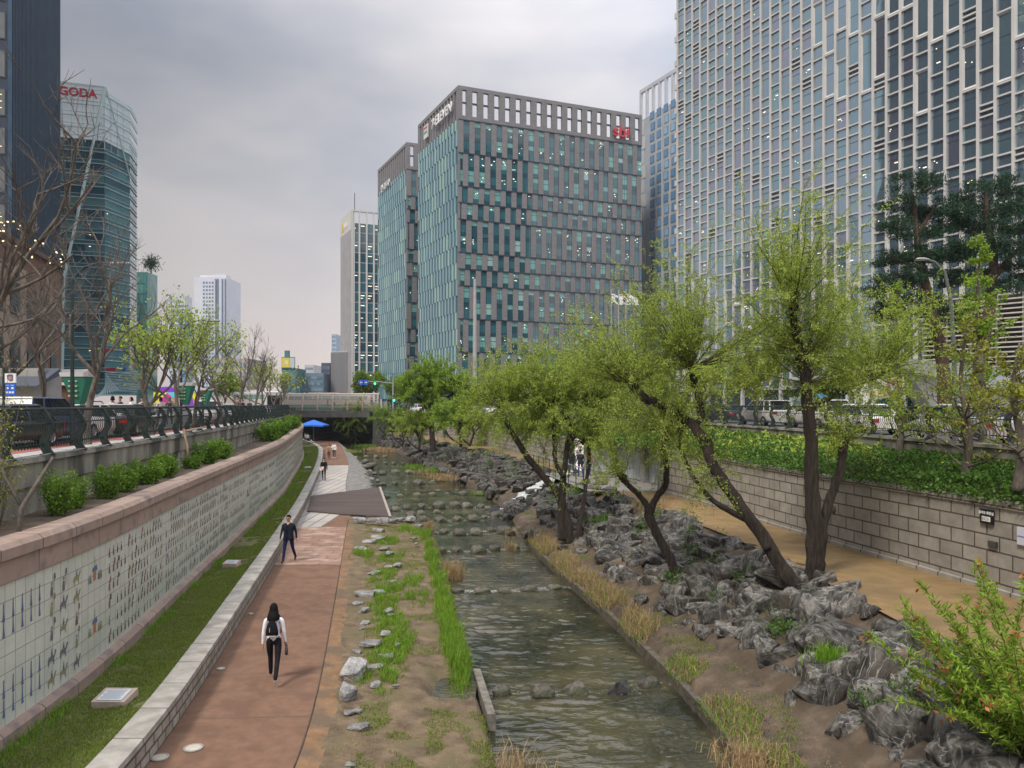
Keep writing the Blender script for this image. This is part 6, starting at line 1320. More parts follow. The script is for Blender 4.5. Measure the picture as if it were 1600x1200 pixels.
# the woman walking away
wl = G(428, 1066, 0); wl.z = .012
person('woman with long black hair walking away in white blouse and black trousers', wl, .05, 1.66, .36, (-.12, .10), (.1, .12), (.66,.66,.70), (.012,.012,.016), (.55,.5,.5), 'long', 0, 1, True)
# blouse hem and backpack
def at_local(loc, head, p): return Vector(loc)+Matrix.Rotation(head, 3, 'Z') @ Vector(p)
bp = empty('backpack', at_local(wl, .05, (0, -.13, 1.05)), .05, label='small black drawstring backpack worn by the woman in the white blouse', cat='backpack')
mb = local(); rows = []
for z, rx, ry in ((-.02, .10, .03), (0, .135, .06), (.10, .13, .075), (.22, .10, .06), (.30, .06, .035), (.33, .03, .02)): rows.append([Vector((rx*cos(2*pi*j/14), ry*sin(2*pi*j/14)-.03, z)) for j in range(14)])
mb.loft(rows, closed=True); mb.add(rows[0], [tuple(range(13, -1, -1))]); mb.build('bag_body', solid('black_nylon', (.008,.009,.014), .8, spec=.15), bp, smooth=True)
for s in (-1, 1):
    mb = local(); pts = [Vector((s*.02, -.02, .31)), Vector((s*.07, .01, .345)), Vector((s*.10, .06, .375)), Vector((s*.11, .13, .385)), Vector((s*.12, .24, .30)), Vector((s*.13, .25, .12)), Vector((s*.15, .12, .0))]; mb.tube(pts, .014, 6); mb.build('strap', MATS['black_nylon'], bp)
mb = local(); mb.box((0, -.105, .0), (.2, .012, .012)); mb.box((-.03, -.11, .13), (.012, .01, .09), mi=1); mb.build('buckle', [solid('silver', (.5,.5,.5), .4), solid('orange_tag', (.5,.28,.08))], bp)
hd = at_local(wl, .05, (.262, .02, .70)); bt = empty('bottle', hd, label='dark drink bottle carried in the right hand of the woman in white', cat='bottle')
mb = MB(); mb.lathe(hd, [(.001,-.13),(.034,-.13),(.036,0),(.034,.03),(.02,.05),(.02,.07)], 10); mb.build('bottle_body', solid('bottle_grey', (.07,.07,.09), .3), bt, smooth=True)
mb = MB(); mb.lathe(hd, [(.023,.065),(.023,.09),(.001,.09)], 8); mb.build('cap', solid('bottle_cap', (.02,.02,.02), .4), bt)
# the man coming towards the camera
ml = G(451, 879, 0); ml.z = .012
person('man in dark navy jacket and blue trousers walking towards the camera beside the low wall', ml, pi-.1, 1.76, -.30, (-.32, .22), (.25, .2), (.012,.014,.025), (.012,.018,.06), (.03,.02,.02), 'short', .12, 1)
p3 = G(506, 751, 0); person('man in black carrying a folded pale jacket on the grey paving', p3, pi, 1.76, .22, (.1, .35), (.1, 1.3), (.012,.012,.014), (.015,.018,.022), (.01,.01,.01), 'short', .05)
q = at_local(p3, pi, (.10, .28, 1.12)); mb = MB(); mb.loft([[q+Vector((x-.17, .05*sin(j*2.1+x*9), -.02-.13*j-.03*sin(x*14))) for x in (0,.08,.16,.24,.32)] for j in range(3)]); mb.loft([[q+Vector((x-.17, .11+.03*sin(x*9), -.02-.12*j)) for x in (0,.08,.16,.24,.32)] for j in range(3)]); tag(mb.build('folded_jacket', solid('cream_cloth', (.62,.52,.44)), loc=q, smooth=True), 'folded cream jacket over the forearm of the man in black', 'jacket')
person('woman in brown top and beige vest, left one of the pair on the far path', G(514, 717.5, 0), pi, 1.66, .15, (.5, .1), (.6, .2), (.32,.21,.15), (.03,.02,.025), (.02,.02,.02), 'bob', .3, group=None)
person('person in white jacket with dark front, right one of the pair on the far path', G(522, 716, 0), pi, 1.76, .18, (.2, .4), (.4, 1.2), (.6,.58,.57), (.03,.03,.04), (.5,.5,.5), 'short', .05)
b = G(481, 695, 0); person('standing person in white by the bridge shadow, with dark trousers', b, 1.0, 1.7, .12, (.1, -.1), (.3, .3), (.62,.6,.56), (.03,.03,.04), (.02,.02,.02), 'short')
b = G(478, 694, 0); person('person in grey standing left of the person in white by the bridge', b+Vector((-.3,.8,0)), 2.5, 1.68, .1, (.1, -.1), (.3, .3), (.3,.3,.32), (.04,.04,.06), (.02,.02,.02), 'bob')
b = G(484, 698, 0); person('person in white crouched on the low kerb near the end of the turf strip', b+Vector((.2,0,0)), -1.2, 1.65, 0, (.9, .9), (.6, .6), (.6,.6,.62), (.05,.05,.06), (.02,.02,.02), 'short', sitting=True)
b = G(594, 674.5, 1.3); person('person in dark clothes walking on the far yellow path by the block wall', b, pi*.9, 1.72, .2, (.2, -.2), (.2, .2), (.03,.035,.05), (.03,.03,.05), (.02,.02,.02), 'bob')
for px, py, lab, c in ((893, 743, 'person in dark coat, left one of the couple at the waterfall platform', (.02,.025,.04)), (907, 745, 'person in black jacket and jeans, right one of the couple at the waterfall platform', (.018,.022,.05))):
    person(lab, G(px, py, 1.32), pi*.15, 1.74, .08, (.1, -.1), (.5, .4), c, (.04,.06,.12), (.04,.03,.03), 'bob' if px < 900 else 'short', .12)
person('person in red and navy beside the glass panel at the waterfall platform', G(921, 742, 1.32), -.8, 1.6, .1, (.3, -.1), (.5, .4), (.45,.08,.04), (.02,.03,.08), (.02,.02,.02), 'short')
person('person in white shirt at the far end of the waterfall railing', G(818, 712, 1.32)+Vector((.3,0,0)), pi*.8, 1.72, .25, (.2, -.2), (.3, .3), (.7,.7,.72), (.03,.05,.12), (.3,.3,.3), 'short')
# pedestrians of the left street
for i, (px, y, c, lab, hd_) in enumerate(((176,38,(.5,.42,.42),'pedestrian in pale pink on the left street, left of the one in black',.5),(188,40,(.02,.02,.025),'pedestrian in black on the left street beside the one in pale pink',2.6),(228,42,(.03,.05,.16),'pedestrian in blue on the left street, left of the colourful hoarding',.2),(222,46,(.45,.43,.4),'pedestrian in grey behind the one in blue',3),(251,44,(.55,.5,.48),'pedestrian in white before the colourful hoarding',1),(265,50,(.04,.04,.05),'pedestrian in dark clothes before the colourful hoarding',.4),(205,44,(.6,.6,.6),'pedestrian in white right of the dark parked car',2),
    (371,52,(.12,.09,.09),'tall pedestrian in brown jacket behind the left railing',2.8),(378,54,(.03,.03,.04),'pedestrian in black behind the left railing, beside the one in brown',2.8),(390,70,(.04,.04,.05),'pedestrian in dark clothes near the white bus',2.9))):
    b = D(px, 631, y); b.z = STZ+.11; person(lab, b, hd_, 1.70 if 'tall' not in lab else 1.82, .2*(-1)**i, (.2, -.2), (.3, .3), c, (.04,.045,.06), (.03,.03,.03), 'short' if i % 2 else 'bob', .1 if i % 3 == 0 else 0)
b = D(545, 650, 175); b.z = 1.0
# ---------------------------------------------------------------- deck, bridge, vehicles, street furniture
# wooden deck
pts = [G(480,800,.02), G(486,776,.02), G(592,762,.02), G(607.5,808,.02), G(572,806,.02), G(535,804.5,.02), G(500,801,.02)]
dk = empty('wooden_deck', G(545, 790, 0), label='dark brown slatted wooden deck jutting over the river from the grey paving', cat='deck')
def deck():
    poly = [(p.x, p.y) for p in pts]; ys = [p[1] for p in poly]; n = 0; mb = MB(); y = min(ys)
    def span(yy):
        xs = []
        for i in range(len(poly)):
            (x0, y0), (x1, y1) = poly[i], poly[(i+1) % len(poly)]
            if (y0 <= yy) != (y1 <= yy): xs.append(x0+(x1-x0)*(yy-y0)/(y1-y0))
        return (min(xs), max(xs)) if len(xs) >= 2 else None
    while y < max(ys)-.14:
        a, b = span(y+.01) or (0, 0), span(y+.125) or (0, 0)
        if a[1]-a[0] > .2 and b[1]-b[0] > .2: mb.hexa([(a[0],y,.02),(a[1],y,.02),(b[1],y+.125,.02),(b[0],y+.125,.02)], [(a[0],y,.075),(a[1],y,.075),(b[1],y+.125,.075),(b[0],y+.125,.075)])
        y += .145
    mb.build('boards', mat('deck_wood', (.055,.038,.032), (.11,.08,.07), 1.2, .7, .3, 10, stretch=(.3,6,1), rv=.25), dk)['kind'] = 'stuff'
    a, b = Vector(pts[2]), Vector(pts[3]); mb = MB(); mb.hexa([(a.x,a.y,-.7),(b.x,b.y,-.7),(b.x+.14,b.y,-.7),(a.x+.14,a.y,-.7)], [(a.x,a.y,.09),(b.x,b.y,.09),(b.x+.14,b.y,.09),(a.x+.14,a.y,.09)]); mb.build('edge_beam', mat('deck_edge', (.30,.25,.22), (.4,.35,.3), 5, .8), dk)
    c = Vector(pts[4]); mb = MB(); mb.hexa([(c.x,c.y-.10,-.45),(b.x+.14,b.y-.10,-.45),(b.x+.14,b.y,-.45),(c.x,c.y,-.45)], [(c.x,c.y-.10,.06),(b.x+.14,b.y-.10,.06),(b.x+.14,b.y,.06),(c.x,c.y,.06)]); mb.build('front_beam', MATS['deck_wood'], dk)
deck()
for (px, py, w) in ((562, 816, 20), (580, 816, 18), (598, 817, 20)):
    p = G(px, py, .0); s = w*p.y/1200; rock(RR.choice(PT), 'stone_block', p+Vector((0,0,.12)), (s*1.3, s*.9, s*.9), RR.uniform(-.2,.2), 0, 'blocky grey rock at the deck front, '+{562: 'left', 580: 'middle', 598: 'right'}[px]+' of three', 'rock', 'rocks in front of the wooden deck')
# puddle and steps on the left bank
pz = G(706, 1078, -.35); mb = MB(); mb.add([(-2.0,16.2,-.42),(-.80,16.2,-.42),(-.80,18.3,-.42),(-2.0,18.3,-.42)], [(0,1,2,3)])
o = mb.build('puddle', m_water, loc=(pz.x, pz.y, 0)); o['kind'] = 'structure'
# wall recess, glazed water wall and platform at the waterfall
rc = empty('platform_wall', (6, 48, 1.3), label='recessed wall with grey stone piers and streaked glass panels beside the waterfall platform', cat='wall')
yy0, yy1 = 41, 54.5; Q0 = V2(wallR(41)+1.6, 41.6); Q1 = V2(wallR(54.5)+1.0, 54.5); F = Facade(Q0, Q1); mb = MB()
F.box(mb, 0, F.L, 3.05, 3.75, -.5, .3); F.box(mb, 0, F.L, 1.2, 3.1, -.5, -.1); mb.hexa([(wallR(41)-.05, 41, 1.2), (wallR(41)+2.2, 41, 1.2), (wallR(41)+2.2, 41.5, 1.2), (wallR(41)-.05, 41.5, 1.2)], [(wallR(41)-.05, 41, 3.56), (wallR(41)+2.2, 41, 3.56), (wallR(41)+2.2, 41.5, 3.56), (wallR(41)-.05, 41.5, 3.56)])
mb.build('back_wall', mat('grey_granite', (.22,.21,.20), (.3,.29,.28), 4, .7), rc)
for k in range(4):
    mb = MB(); F.box(mb, k*F.L/3-.25, k*F.L/3+.25, 1.2, 3.2, -.08, .45); mb.build('pier', MATS['grey_granite'], rc)
for k in range(3):
    mb = MB(); F.box(mb, k*F.L/3+.27, (k+1)*F.L/3-.27, 1.35, 3.04, -.09, .10); mb.build('water_panel', mat('water_panel', (.22,.26,.27), (.60,.64,.64), 1.6, .3, .4, 8, stretch=(5,5,.8)), rc)
o = strip('platform_paving', lambda y: rpL(y)-1.2, off(wallR, 2.0), 1.312, 1.312, mat('grey_setts', (.16,.15,.14), (.28,.265,.25), 6, .9, .4, 12), ys=list(np.linspace(41.2, 54, 10)), n=3)
rl = empty('platform_railing', (3.6, 49, 1.3), label='thin dark post railing edging the waterfall platform', cat='railing')
pr = [Vector((rpL(y)-1.1, y, 1.3)) for y in np.linspace(42.5, 55, 9)]
for p in pr: mb = MB(); mb.box(p+Vector((0,0,.55)), (.05,.05,1.15)); mb.build('post', m_rail, rl)
mb = MB(); mb.tube([p+Vector((0,0,1.12)) for p in pr], .03, 6); mb.build('top_rail', mat('pale_rail', (.3,.34,.36), rough=.4), rl)
mb = MB(); mb.tube([p+Vector((0,0,.15)) for p in pr], .018, 5); mb.tube([p+Vector((0,0,.62)) for p in pr], .012, 5); mb.build('lower_rail', m_rail, rl)
# signs on the block wall
def wall_sign(px, py, w, h, name, label, m_):
    y = solve(wallR, (px-800)/1200, 9, 60); x = wallR(y); z = EYE-(py-HOR)*y/1200; t = Vector((wallR(y+.5)-wallR(y-.5), 1, 0)).normalized(); n = Vector((-t.y, t.x, 0))
    r = empty(name, (x-.03, y, z), label=label, cat='sign'); mb = MB(); rz = math.atan2(t.y, t.x); mb.box(Vector((x, y, z))+n*.05, (w, .05, h), rz); mb.build('board', m_, r); return r, Vector((x, y, z))+n*.08, -t
ws_w = solid('sign_text_white', (.75,.75,.75)); r, c, xd = wall_sign(1545, 807, .42, .36, 'toilet_sign', 'small black sign with white Korean words and two pictogram squares on the block wall', solid('sign_black', (.012,.012,.014), .4))
letters('홍지조 화장실', .085, c+Vector((0,0,.085)), xd, r, ws_w, 'words', .003, .002)
for s, k in ((-1, 0), (1, 1)):
    mb = MB(); q = c+xd*s*.075+Vector((0,0,-.06)); mb.box(q, (.12, .012, .12), math.atan2(xd.y, xd.x)); p_ = mb.build('pictogram', ws_w, r)
    mb = MB(); q2 = q-xd.cross(Vector((0,0,1)))*0+Vector((-.012*1,-.0,0)); nn = (c-Vector((wallR(c.y), c.y, c.z))).normalized()
    for u in ((-.025, .025) if k == 0 else (0,)):
        mb.box(q+xd*u+nn*.008+Vector((0,0,-.01)), (.02,.006,.05), math.atan2(xd.y, xd.x)); mb.box(q+xd*u+nn*.008+Vector((0,0,.03)), (.02,.006,.018), math.atan2(xd.y, xd.x))
    mb.build('figure', MATS['sign_black'], p_)
r, c, xd = wall_sign(1554, 850, .28, .13, 'grille', 'small dark grille plate in the block wall below the toilet sign', solid('grille_dark', (.03,.03,.03)))
mb = MB()
for k in range(4): mb.box(c+Vector((0,0,-.045+.03*k)), (.24,.02,.012), math.atan2(xd.y, xd.x))
mb.build('bars', solid('grille_bar', (.12,.11,.10)), r)
r, c, xd = wall_sign(1601, 838, .30, .42, 'notice', 'white and violet notice sheet on the wall at the right frame edge', solid('notice_white', (.55,.56,.66)))
mb = MB(); mb.box(c, (.26,.01,.02), math.atan2(xd.y, xd.x)); mb.build('stripe', solid('notice_stripe', (.2,.22,.5)), r)
y = solve(wallR, (1303-800)/1200, 9, 60); c = Vector((wallR(y), y, EYE-(796-HOR)*y/1200)); r = empty('wall_vent', c, label='round drain vent in the block wall right of the trunk fork', cat='vent'); mb = MB(); tx = Vector((1, 0, 0))
for rad, d in ((.11, .05), (.08, .06)):
    mb.add([c+Vector((-d, rad*cos(2*pi*k/14), rad*sin(2*pi*k/14)*1.15)) for k in range(14)]+[c+Vector((.02, rad*cos(2*pi*k/14), rad*sin(2*pi*k/14)*1.15)) for k in range(14)], [tuple(range(14))]+[(k, (k+1) % 14, 14+(k+1) % 14, 14+k) for k in range(14)])
mb.build('cover', MATS['grille_bar'], r)
# bridge
br = empty('road_bridge', (-26, 128, 4), label='low concrete road bridge with dark opening at the far end of the river', cat='bridge')
def bx(x0, x1, y0, y1, z0, z1, m_, name, mbk=None): m2 = MB(); m2.box(((x0+x1)/2, (y0+y1)/2, (z0+z1)/2), (x1-x0, y1-y0, z1-z0)); return m2.build(name, m_, br)
m_bc = mat('bridge_concrete', (.10,.10,.10), (.17,.165,.16), 1, .8)
bx(-43, -22.6, 122, 157.5, 3.95, 4.72, m_bc, 'deck_slab'); bx(-43, -22.6, 121.6, 122, 3.85, 4.95, mat('bridge_edge', (.07,.07,.065), (.12,.118,.11), 1), 'edge_beam')
for x in (-39, -36, -33, -30, -27, -24): bx(x, x+.5, 122.1, 157, 3.4, 3.95, m_bc, 'girder')
bx(-36.4, -35.2, 126, 150, -.3, 3.5, m_bc, 'pier'); bx(-22.2, -20.5, 122.4, 157, -.5, 4.6, mat('abutment_dark', (.06,.06,.06), (.10,.10,.10), 1), 'abutment')  # right abutment's colour is darkened to paint in the shade there
bx(-44, -41, 122.2, 157, -.5, 4.6, m_bc, 'abutment')
mb = MB(); mb.hexa([(-41,122,.3),(-30.5,124,-.5),(-30.5,150,-.5),(-41,150,.3)], [(-41,122,1.6),(-35,124,.5),(-35,150,.5),(-41,150,1.6)]); mb.build('sloped_paving', mat('pale_slope', (.33,.32,.3), (.42,.41,.39), 2), br)
# glazed tube along the near edge of the bridge
gtb = empty('glazed_canopy', (-28, 120, STZ), label='curved beige-framed glazed canopy along the bridge pavement', cat='canopy')
XL, XR = -40.5, -21.4; m_cf = mat('beige_frame', (.45,.36,.29), (.52,.42,.35), 2, .5); y0 = 122.2; RT = 2.7
def arc(x, r=RT): return [Vector((x, y0+.0+ .35*sin(t)*-1+ (1-cos(t))*1.5, STZ+.2+r*sin(t)*1.1)) for t in np.linspace(0, pi*.62, 9)]
for k in range(9):
    x = XL+(XR-XL)*k/8; mb = MB(); mb.tube(arc(x), .13, 6); mb.build('rib', m_cf, gtb)
for u in (1, 3, 5, 8):
    mb = MB(); mb.tube([arc(XL)[u], arc(XR)[u]], .045, 5); mb.build('purlin', m_cf, gtb)
mb = MB(); mb.loft([arc(XL, RT-.03)[5:], arc(XR, RT-.03)[5:]]); mb.build('upper_panels', mat('cream_panel', (.66,.55,.45), (.72,.62,.52), 1.5, .5), gtb, smooth=True)
mb = MB(); mb.loft([arc(XL, RT-.03)[:6], arc(XR, RT-.03)[:6]]); mb.build('glass', mat('canopy_glass', (.72,.62,.52), rough=.15, alpha=.2), gtb, smooth=True)
mb = MB(); mb.add([arc(XR)[i]+Vector((.02,0,0)) for i in range(9)]+[Vector((XR+.02, y0+2.9, STZ+.2))], [tuple(range(10))]); mb.build('end_panel', mat('canopy_glass_end', (.5,.47,.44), rough=.1, alpha=.4), gtb)
mb = MB(); mb.loft([[a+Vector((0,0,-.15)) for a in arc(XL, RT+.1)[6:]], [a+Vector((0,0,-.15)) for a in arc(XR, RT+.1)[6:]]]); mb.box(((XL+XR)/2, y0+2.2, STZ+3.12), (XR-XL, 1.6, .12)); mb.build('roof_sheet', m_cf, gtb)
mb = MB()
for z in (.35, .62, .9): mb.box(((XL+XR)/2, y0-.12, STZ+z), (XR-XL, .05, .05))
for k in range(20): mb.box((XL+(XR-XL)*k/47, y0-.12, STZ+.55), (.035, .04, .8))
mb.build('guard_rail', solid('guard_grey', (.16,.13,.12)), gtb)['kind'] = 'stuff'
# vehicles
m_tyre = solid('tyre', (.015,.015,.015), .9); m_rim = mat('rim', (.35,.35,.36), rough=.35, metal=.8); m_cg = glass('car_glass', (.012,.017,.02), .12, spec=.2); m_hl = mat('headlight', (.6,.62,.65), rough=.15); m_tl = mat('tail_light', (.35,.01,.01), rough=.2); m_pl = solid('number_plate', (.6,.6,.58)); m_trim = solid('black_trim', (.015,.015,.016), .5)
def car(label, loc, head, kind, col, group='vehicles on the left street', roofrack=False):
    L_, W_, H_ = {'sedan': (4.7,1.82,1.45), 'suv': (4.6,1.86,1.70), 'van': (5.1,1.92,1.98)}[kind]; root = empty('parked_car' if 'parked' in label else 'car', loc, head, label=label, cat='car' if kind != 'van' else 'van', group=group)
    pm = mat('car_paint_%.2f_%.2f_%.2f' % col, col, rough=.28, spec=.6); hw = W_/2; bl = {'sedan': .92, 'suv': 1.05, 'van': 1.08}[kind]; g = .26
    # body lower shell: sections along the length (x), front = +x
    st = {'sedan': [(-2.35,.72,.80),(-2.28,.86,.90),(-1.6,.98,.99),(-.2,1.0,.93),(.9,1.0,.92),(1.6,.98,.83),(2.15,.90,.70),(2.35,.72,.58)], 'suv': [(-2.3,.86,1.0),(-2.24,.95,1.06),(-1.5,1,1.06),(0,1,1.04),(.9,1,1.04),(1.7,.98,.98),(2.15,.92,.86),(2.3,.78,.66)], 'van': [(-2.55,.94,1.05),(-2.5,.98,1.08),(-1.5,1,1.08),(0,1,1.08),(1.1,1,1.06),(1.9,.98,1.0),(2.4,.92,.82),(2.55,.8,.6)]}[kind]
    rows = []
    for x, wf, zt in st: w = hw*wf; rows.append([Vector((x,-w*.94,g)), Vector((x,-w,g+.2)), Vector((x,-w,zt-.22)), Vector((x,-w*.95,zt-.05)), Vector((x,-w*.82,zt)), Vector((x,w*.82,zt)), Vector((x,w*.95,zt-.05)), Vector((x,w,zt-.22)), Vector((x,w,g+.2)), Vector((x,w*.94,g))])
    mb = local(); mb.loft(rows, closed=True); mb.add(rows[0], [tuple(range(9,-1,-1))]); mb.add(rows[-1], [tuple(range(10))]); body = mb.build('body', pm, root, smooth=True)
    gh = {'sedan': ((-1.75,-1.05,.35,1.15),), 'suv': ((-2.1,-1.75,.35,1.15),), 'van': ((-2.45,-2.25,.75,1.75),)}[kind][0]; a, b_, c, d = gh; rows = []
    z0 = bl-.03; zr = H_-.05; rw = hw*.74; bw = hw*.93
    rows = [[Vector((a,-bw,z0)), Vector((d,-bw,z0)), Vector((d,bw,z0)), Vector((a,bw,z0))], [Vector((b_,-rw,zr)), Vector((c,-rw,zr)), Vector((c,rw,zr)), Vector((b_,rw,zr))]]
    mb = local(); mb.loft(rows, closed=True); mb.build('windows', m_cg, root)
    mb = local(); top = [Vector((b_-.04,-rw-.02,zr)), Vector((c+.04,-rw-.02,zr)), Vector((c+.04,rw+.02,zr)), Vector((b_-.04,rw+.02,zr))]; mb.hexa(top, [v+Vector((0.03*(1 if i in (0,3) else -1), (-.08 if v.y > 0 else .08), .055)) for i, v in enumerate(top)]); mb.build('roof', pm, root)
    mb = local()
    for s in (-1, 1):
        for (x0, x1) in ((a, b_), (d, c), ((a+d)/2-.05, (b_+c)/2-.05)): mb.tube([Vector((x0,s*bw*1.005,z0)), Vector((x1,s*rw*1.01,zr+.01))], .04, 4)
    if kind != 'sedan':
        for s in (-1, 1): mb.tube([Vector((a+.75,s*bw*1.005,z0)), Vector((b_+.65,s*rw*1.01,zr+.01))], .04, 4)
    mb.build('pillars', pm, root)
    for sx in (-1, 1):
        for s in (-1, 1):
            wx = sx*L_*.30; wc = Vector((wx, s*(hw-.11), .33)); mb = local(); ring = [[wc+Vector((r_*cos(2*pi*k/16), s*yy, r_*sin(2*pi*k/16))) for k in range(16)] for r_, yy in ((.20,.13),(.32,.12),(.33,.0),(.32,-.1))]; mb.loft(ring, closed=True); w_ = mb.build('wheel', m_tyre, root)
            mb = local(); ring = [[wc+Vector((r_*cos(2*pi*k/10), s*yy, r_*sin(2*pi*k/10))) for k in range(10)] for r_, yy in ((.21,.125),(.17,.09),(.04,.12),(.001,.12))]; mb.loft(ring, closed=True); mb.build('rim', m_rim, w_)
    for s in (-1, 1):
        mb = local(); zt = st[-2][2]; mb.hexa([Vector((L_/2-.24,s*hw*.62-.17,zt-.24)), Vector((L_/2-.05,s*hw*.62-.17,zt-.24)), Vector((L_/2-.09,s*hw*.62+.17,zt-.24)), Vector((L_/2-.24,s*hw*.62+.17,zt-.24))], [Vector((L_/2-.3,s*hw*.62-.17,zt-.09)), Vector((L_/2-.1,s*hw*.62-.17,zt-.11)), Vector((L_/2-.14,s*hw*.62+.17,zt-.11)), Vector((L_/2-.3,s*hw*.62+.17,zt-.09))]); mb.build('headlight', m_hl, root)
        mb = local(); mb.box((-L_/2+.03, s*hw*.68, st[0][2]-.12), (.12,.34,.16)); mb.build('tail_light', m_tl, root)
        mb = local(); mb.box((d-.25, s*(hw+.06), bl+.06), (.16,.2,.13)); mb.build('mirror', pm, root)
    mb = local(); mb.box((L_/2-.02, 0, .50), (.05,.9,.14)); mb.box((L_/2-.01, 0, .33), (.06,1.3,.12)); mb.build('grille', m_trim, root)
    for x in (L_/2+.02, -L_/2-.01): mb = local(); mb.box((x, 0, .44 if x > 0 else .62), (.02,.42,.12)); mb.build('number_plate', m_pl, root)
    if roofrack:
        mb = local()
        for s in (-1, 1): mb.tube([Vector((b_+.1,s*rw*.85,zr+.06)), Vector((b_+.3,s*rw*.85,zr+.15)), Vector((c-.3,s*rw*.85,zr+.15)), Vector((c-.1,s*rw*.85,zr+.06))], .02, 5)
        for x in (-1.2,-.5,.1): mb.tube([Vector((x,-rw*.85,zr+.16)), Vector((x,rw*.85,zr+.16))], .02, 5); mb.box((x,.2*x,zr+.2), (.25,.2,.09))
        mb.build('roof_rack', m_trim, root)
    return root
def sdir(f, y): return math.atan2(2, f(y+1)-f(y-1))
def onroad(px, y, f): b = D(px, 631, y); b.z = STZ-.006; return b
car('dark blue van parked at the far left, seen over the left railing', onroad(62, 28.5, 0), sdir(fenceL, 26)-.1, 'suv', (.010,.020,.075))
car('black car at the left frame edge behind the railing', onroad(-4, 25.0, 0), sdir(fenceL, 20)+pi-.2, 'sedan', (.015,.02,.018))
car('white car with roof rack behind the bare tree, right of the blue van', onroad(136, 33, 0), sdir(fenceL, 28)-.1, 'sedan', (.62,.62,.6), roofrack=True)
car('black car right of the white car with the roof rack', onroad(196, 36, 0), sdir(fenceL, 36), 'sedan', (.02,.02,.024))
car('white car facing the camera on the left street', onroad(325, 58, 0), sdir(fenceL, 58)+pi, 'suv', (.66,.65,.62))
car('pale grey car behind the white car facing the camera', onroad(357, 68, 0), sdir(fenceL, 68)+pi, 'sedan', (.5,.52,.52))
car('silver sedan parked before the white canopy, nearest car on the right street', onroad(1500, 29, 0), sdir(fenceR, 30)+.05, 'sedan', (.40,.40,.41), 'vehicles on the right street')
for px, y, k, c, lab in ((1345,38,'sedan',(.6,.6,.6),'white sedan with red tail lights behind the right railing, left of the silver one'),(1280,46,'suv',(.62,.62,.62),'white car behind the thick trunk on the right street'),(1195,52,'suv',(.6,.6,.58),'white car left of the thick trunk on the right street'),(1130,60,'sedan',(.03,.03,.035),'black car between white cars on the right street'),(1060,66,'suv',(.62,.6,.58),'white car glimpsed through the willow leaves'),(765,86,'suv',(.6,.6,.58),'white car far left on the right street, right of the tall pole'),(712,96,'suv',(.03,.035,.045),'dark car by the grey poles on the right street'),(655,112,'sedan',(.6,.6,.6),'small white car left of the tall bright green tree')):
    car(lab, onroad(px, y, 0), sdir(fenceR, y)+(pi if k == 'suv' and px < 800 else 0), k, c, 'vehicles on the right street')
def bus(label, c, head, L_, col, band, txt=None, H_=3.1):
    root = empty('bus', c, head, label=label, cat='bus'); mb = local(); W_ = 2.45; rows = []
    for x, s in ((-L_/2,.93),(-L_/2+.15,1),(L_/2-.15,1),(L_/2,.93)):
        w = W_/2*s; h = H_*(1 if s == 1 else .97); rows.append([Vector((x,-w,.35)), Vector((x,-w,h-.25)), Vector((x,-w*.88,h)), Vector((x,w*.88,h)), Vector((x,w,h-.25)), Vector((x,w,.35))])
    mb.loft(rows, closed=True); mb.add(rows[0], [(5,4,3,2,1,0)]); mb.add(rows[-1], [tuple(range(6))]); mb.build('body', mat('bus_%.2f' % col[0], col, rough=.35), root)
    for s in (-1, 1):
        mb = local(); mb.box((0, s*(W_/2+.004), .85), (L_-.4, .01, .85)); mb.build('colour_band', mat('band_%.2f' % band[1], band, rough=.4), root)
        n = int(L_/1.5)
        for k in range(n): mb = local(); mb.box((-L_/2+.4+(L_-.8)*(k+.5)/n, s*(W_/2+.006), 2.38), ((L_-.8)/n-.1, .012, .6)); mb.build('window', mat('bus_glass', (.16,.27,.25), rough=.08), root)
        for x in (-L_*.3, L_*.32):
            wc = Vector((x, s*(W_/2-.1), .48)); mb = local(); ring = [[wc+Vector((r_*cos(2*pi*k/14), s*yy, r_*sin(2*pi*k/14))) for k in range(14)] for r_, yy in ((.001,.14),(.3,.13),(.46,.12),(.46,-.1))]; mb.loft(ring, closed=True); mb.build('wheel', m_tyre, root)
    mb = local(); mb.box((L_/2+.004, 0, 1.9), (.02, 2.1, 1.3)); mb.build('windscreen', m_cg, root)
    mb = local(); mb.box((0, 0, H_+.12), (L_*.3, 1.6, .24)); mb.build('roof_unit', MATS['bus_%.2f' % col[0]], root)
    if txt: 
        me = text_mesh(txt, 1.7, .01, .02); me.materials.clear(); me.materials.append(solid('bus_letters', (.03,.16,.18))); M4 = Matrix(((1,0,0),(0,0,-1),(0,1,0))).transposed() if 0 else Matrix(((1,0,0),(0,0,-1),(0,1,0)))
        me.transform(M4.to_4x4()); me.transform(Matrix.Translation((L_*.085, -(W_/2+.02), 1.62))); o = bpy.data.objects.new('letters', me); COL.objects.link(o); setparent(o, root); PL[o.name] = (0,0,0)
bus('cream and teal bus with big letters crossing the bridge behind the glazed canopy', (-31.5, 128.5, STZ-.006+.03), 0, 16, (.62,.55,.48), (.03,.30,.24), 'TS')
bus('white bus with green window band on the far left street beyond the bare trees', D(402, 631, 104)+Vector((0,0,STZ-6-.006)), sdir(fenceL, 90)+pi+.5, 10, (.6,.6,.58), (.35,.5,.46), None)
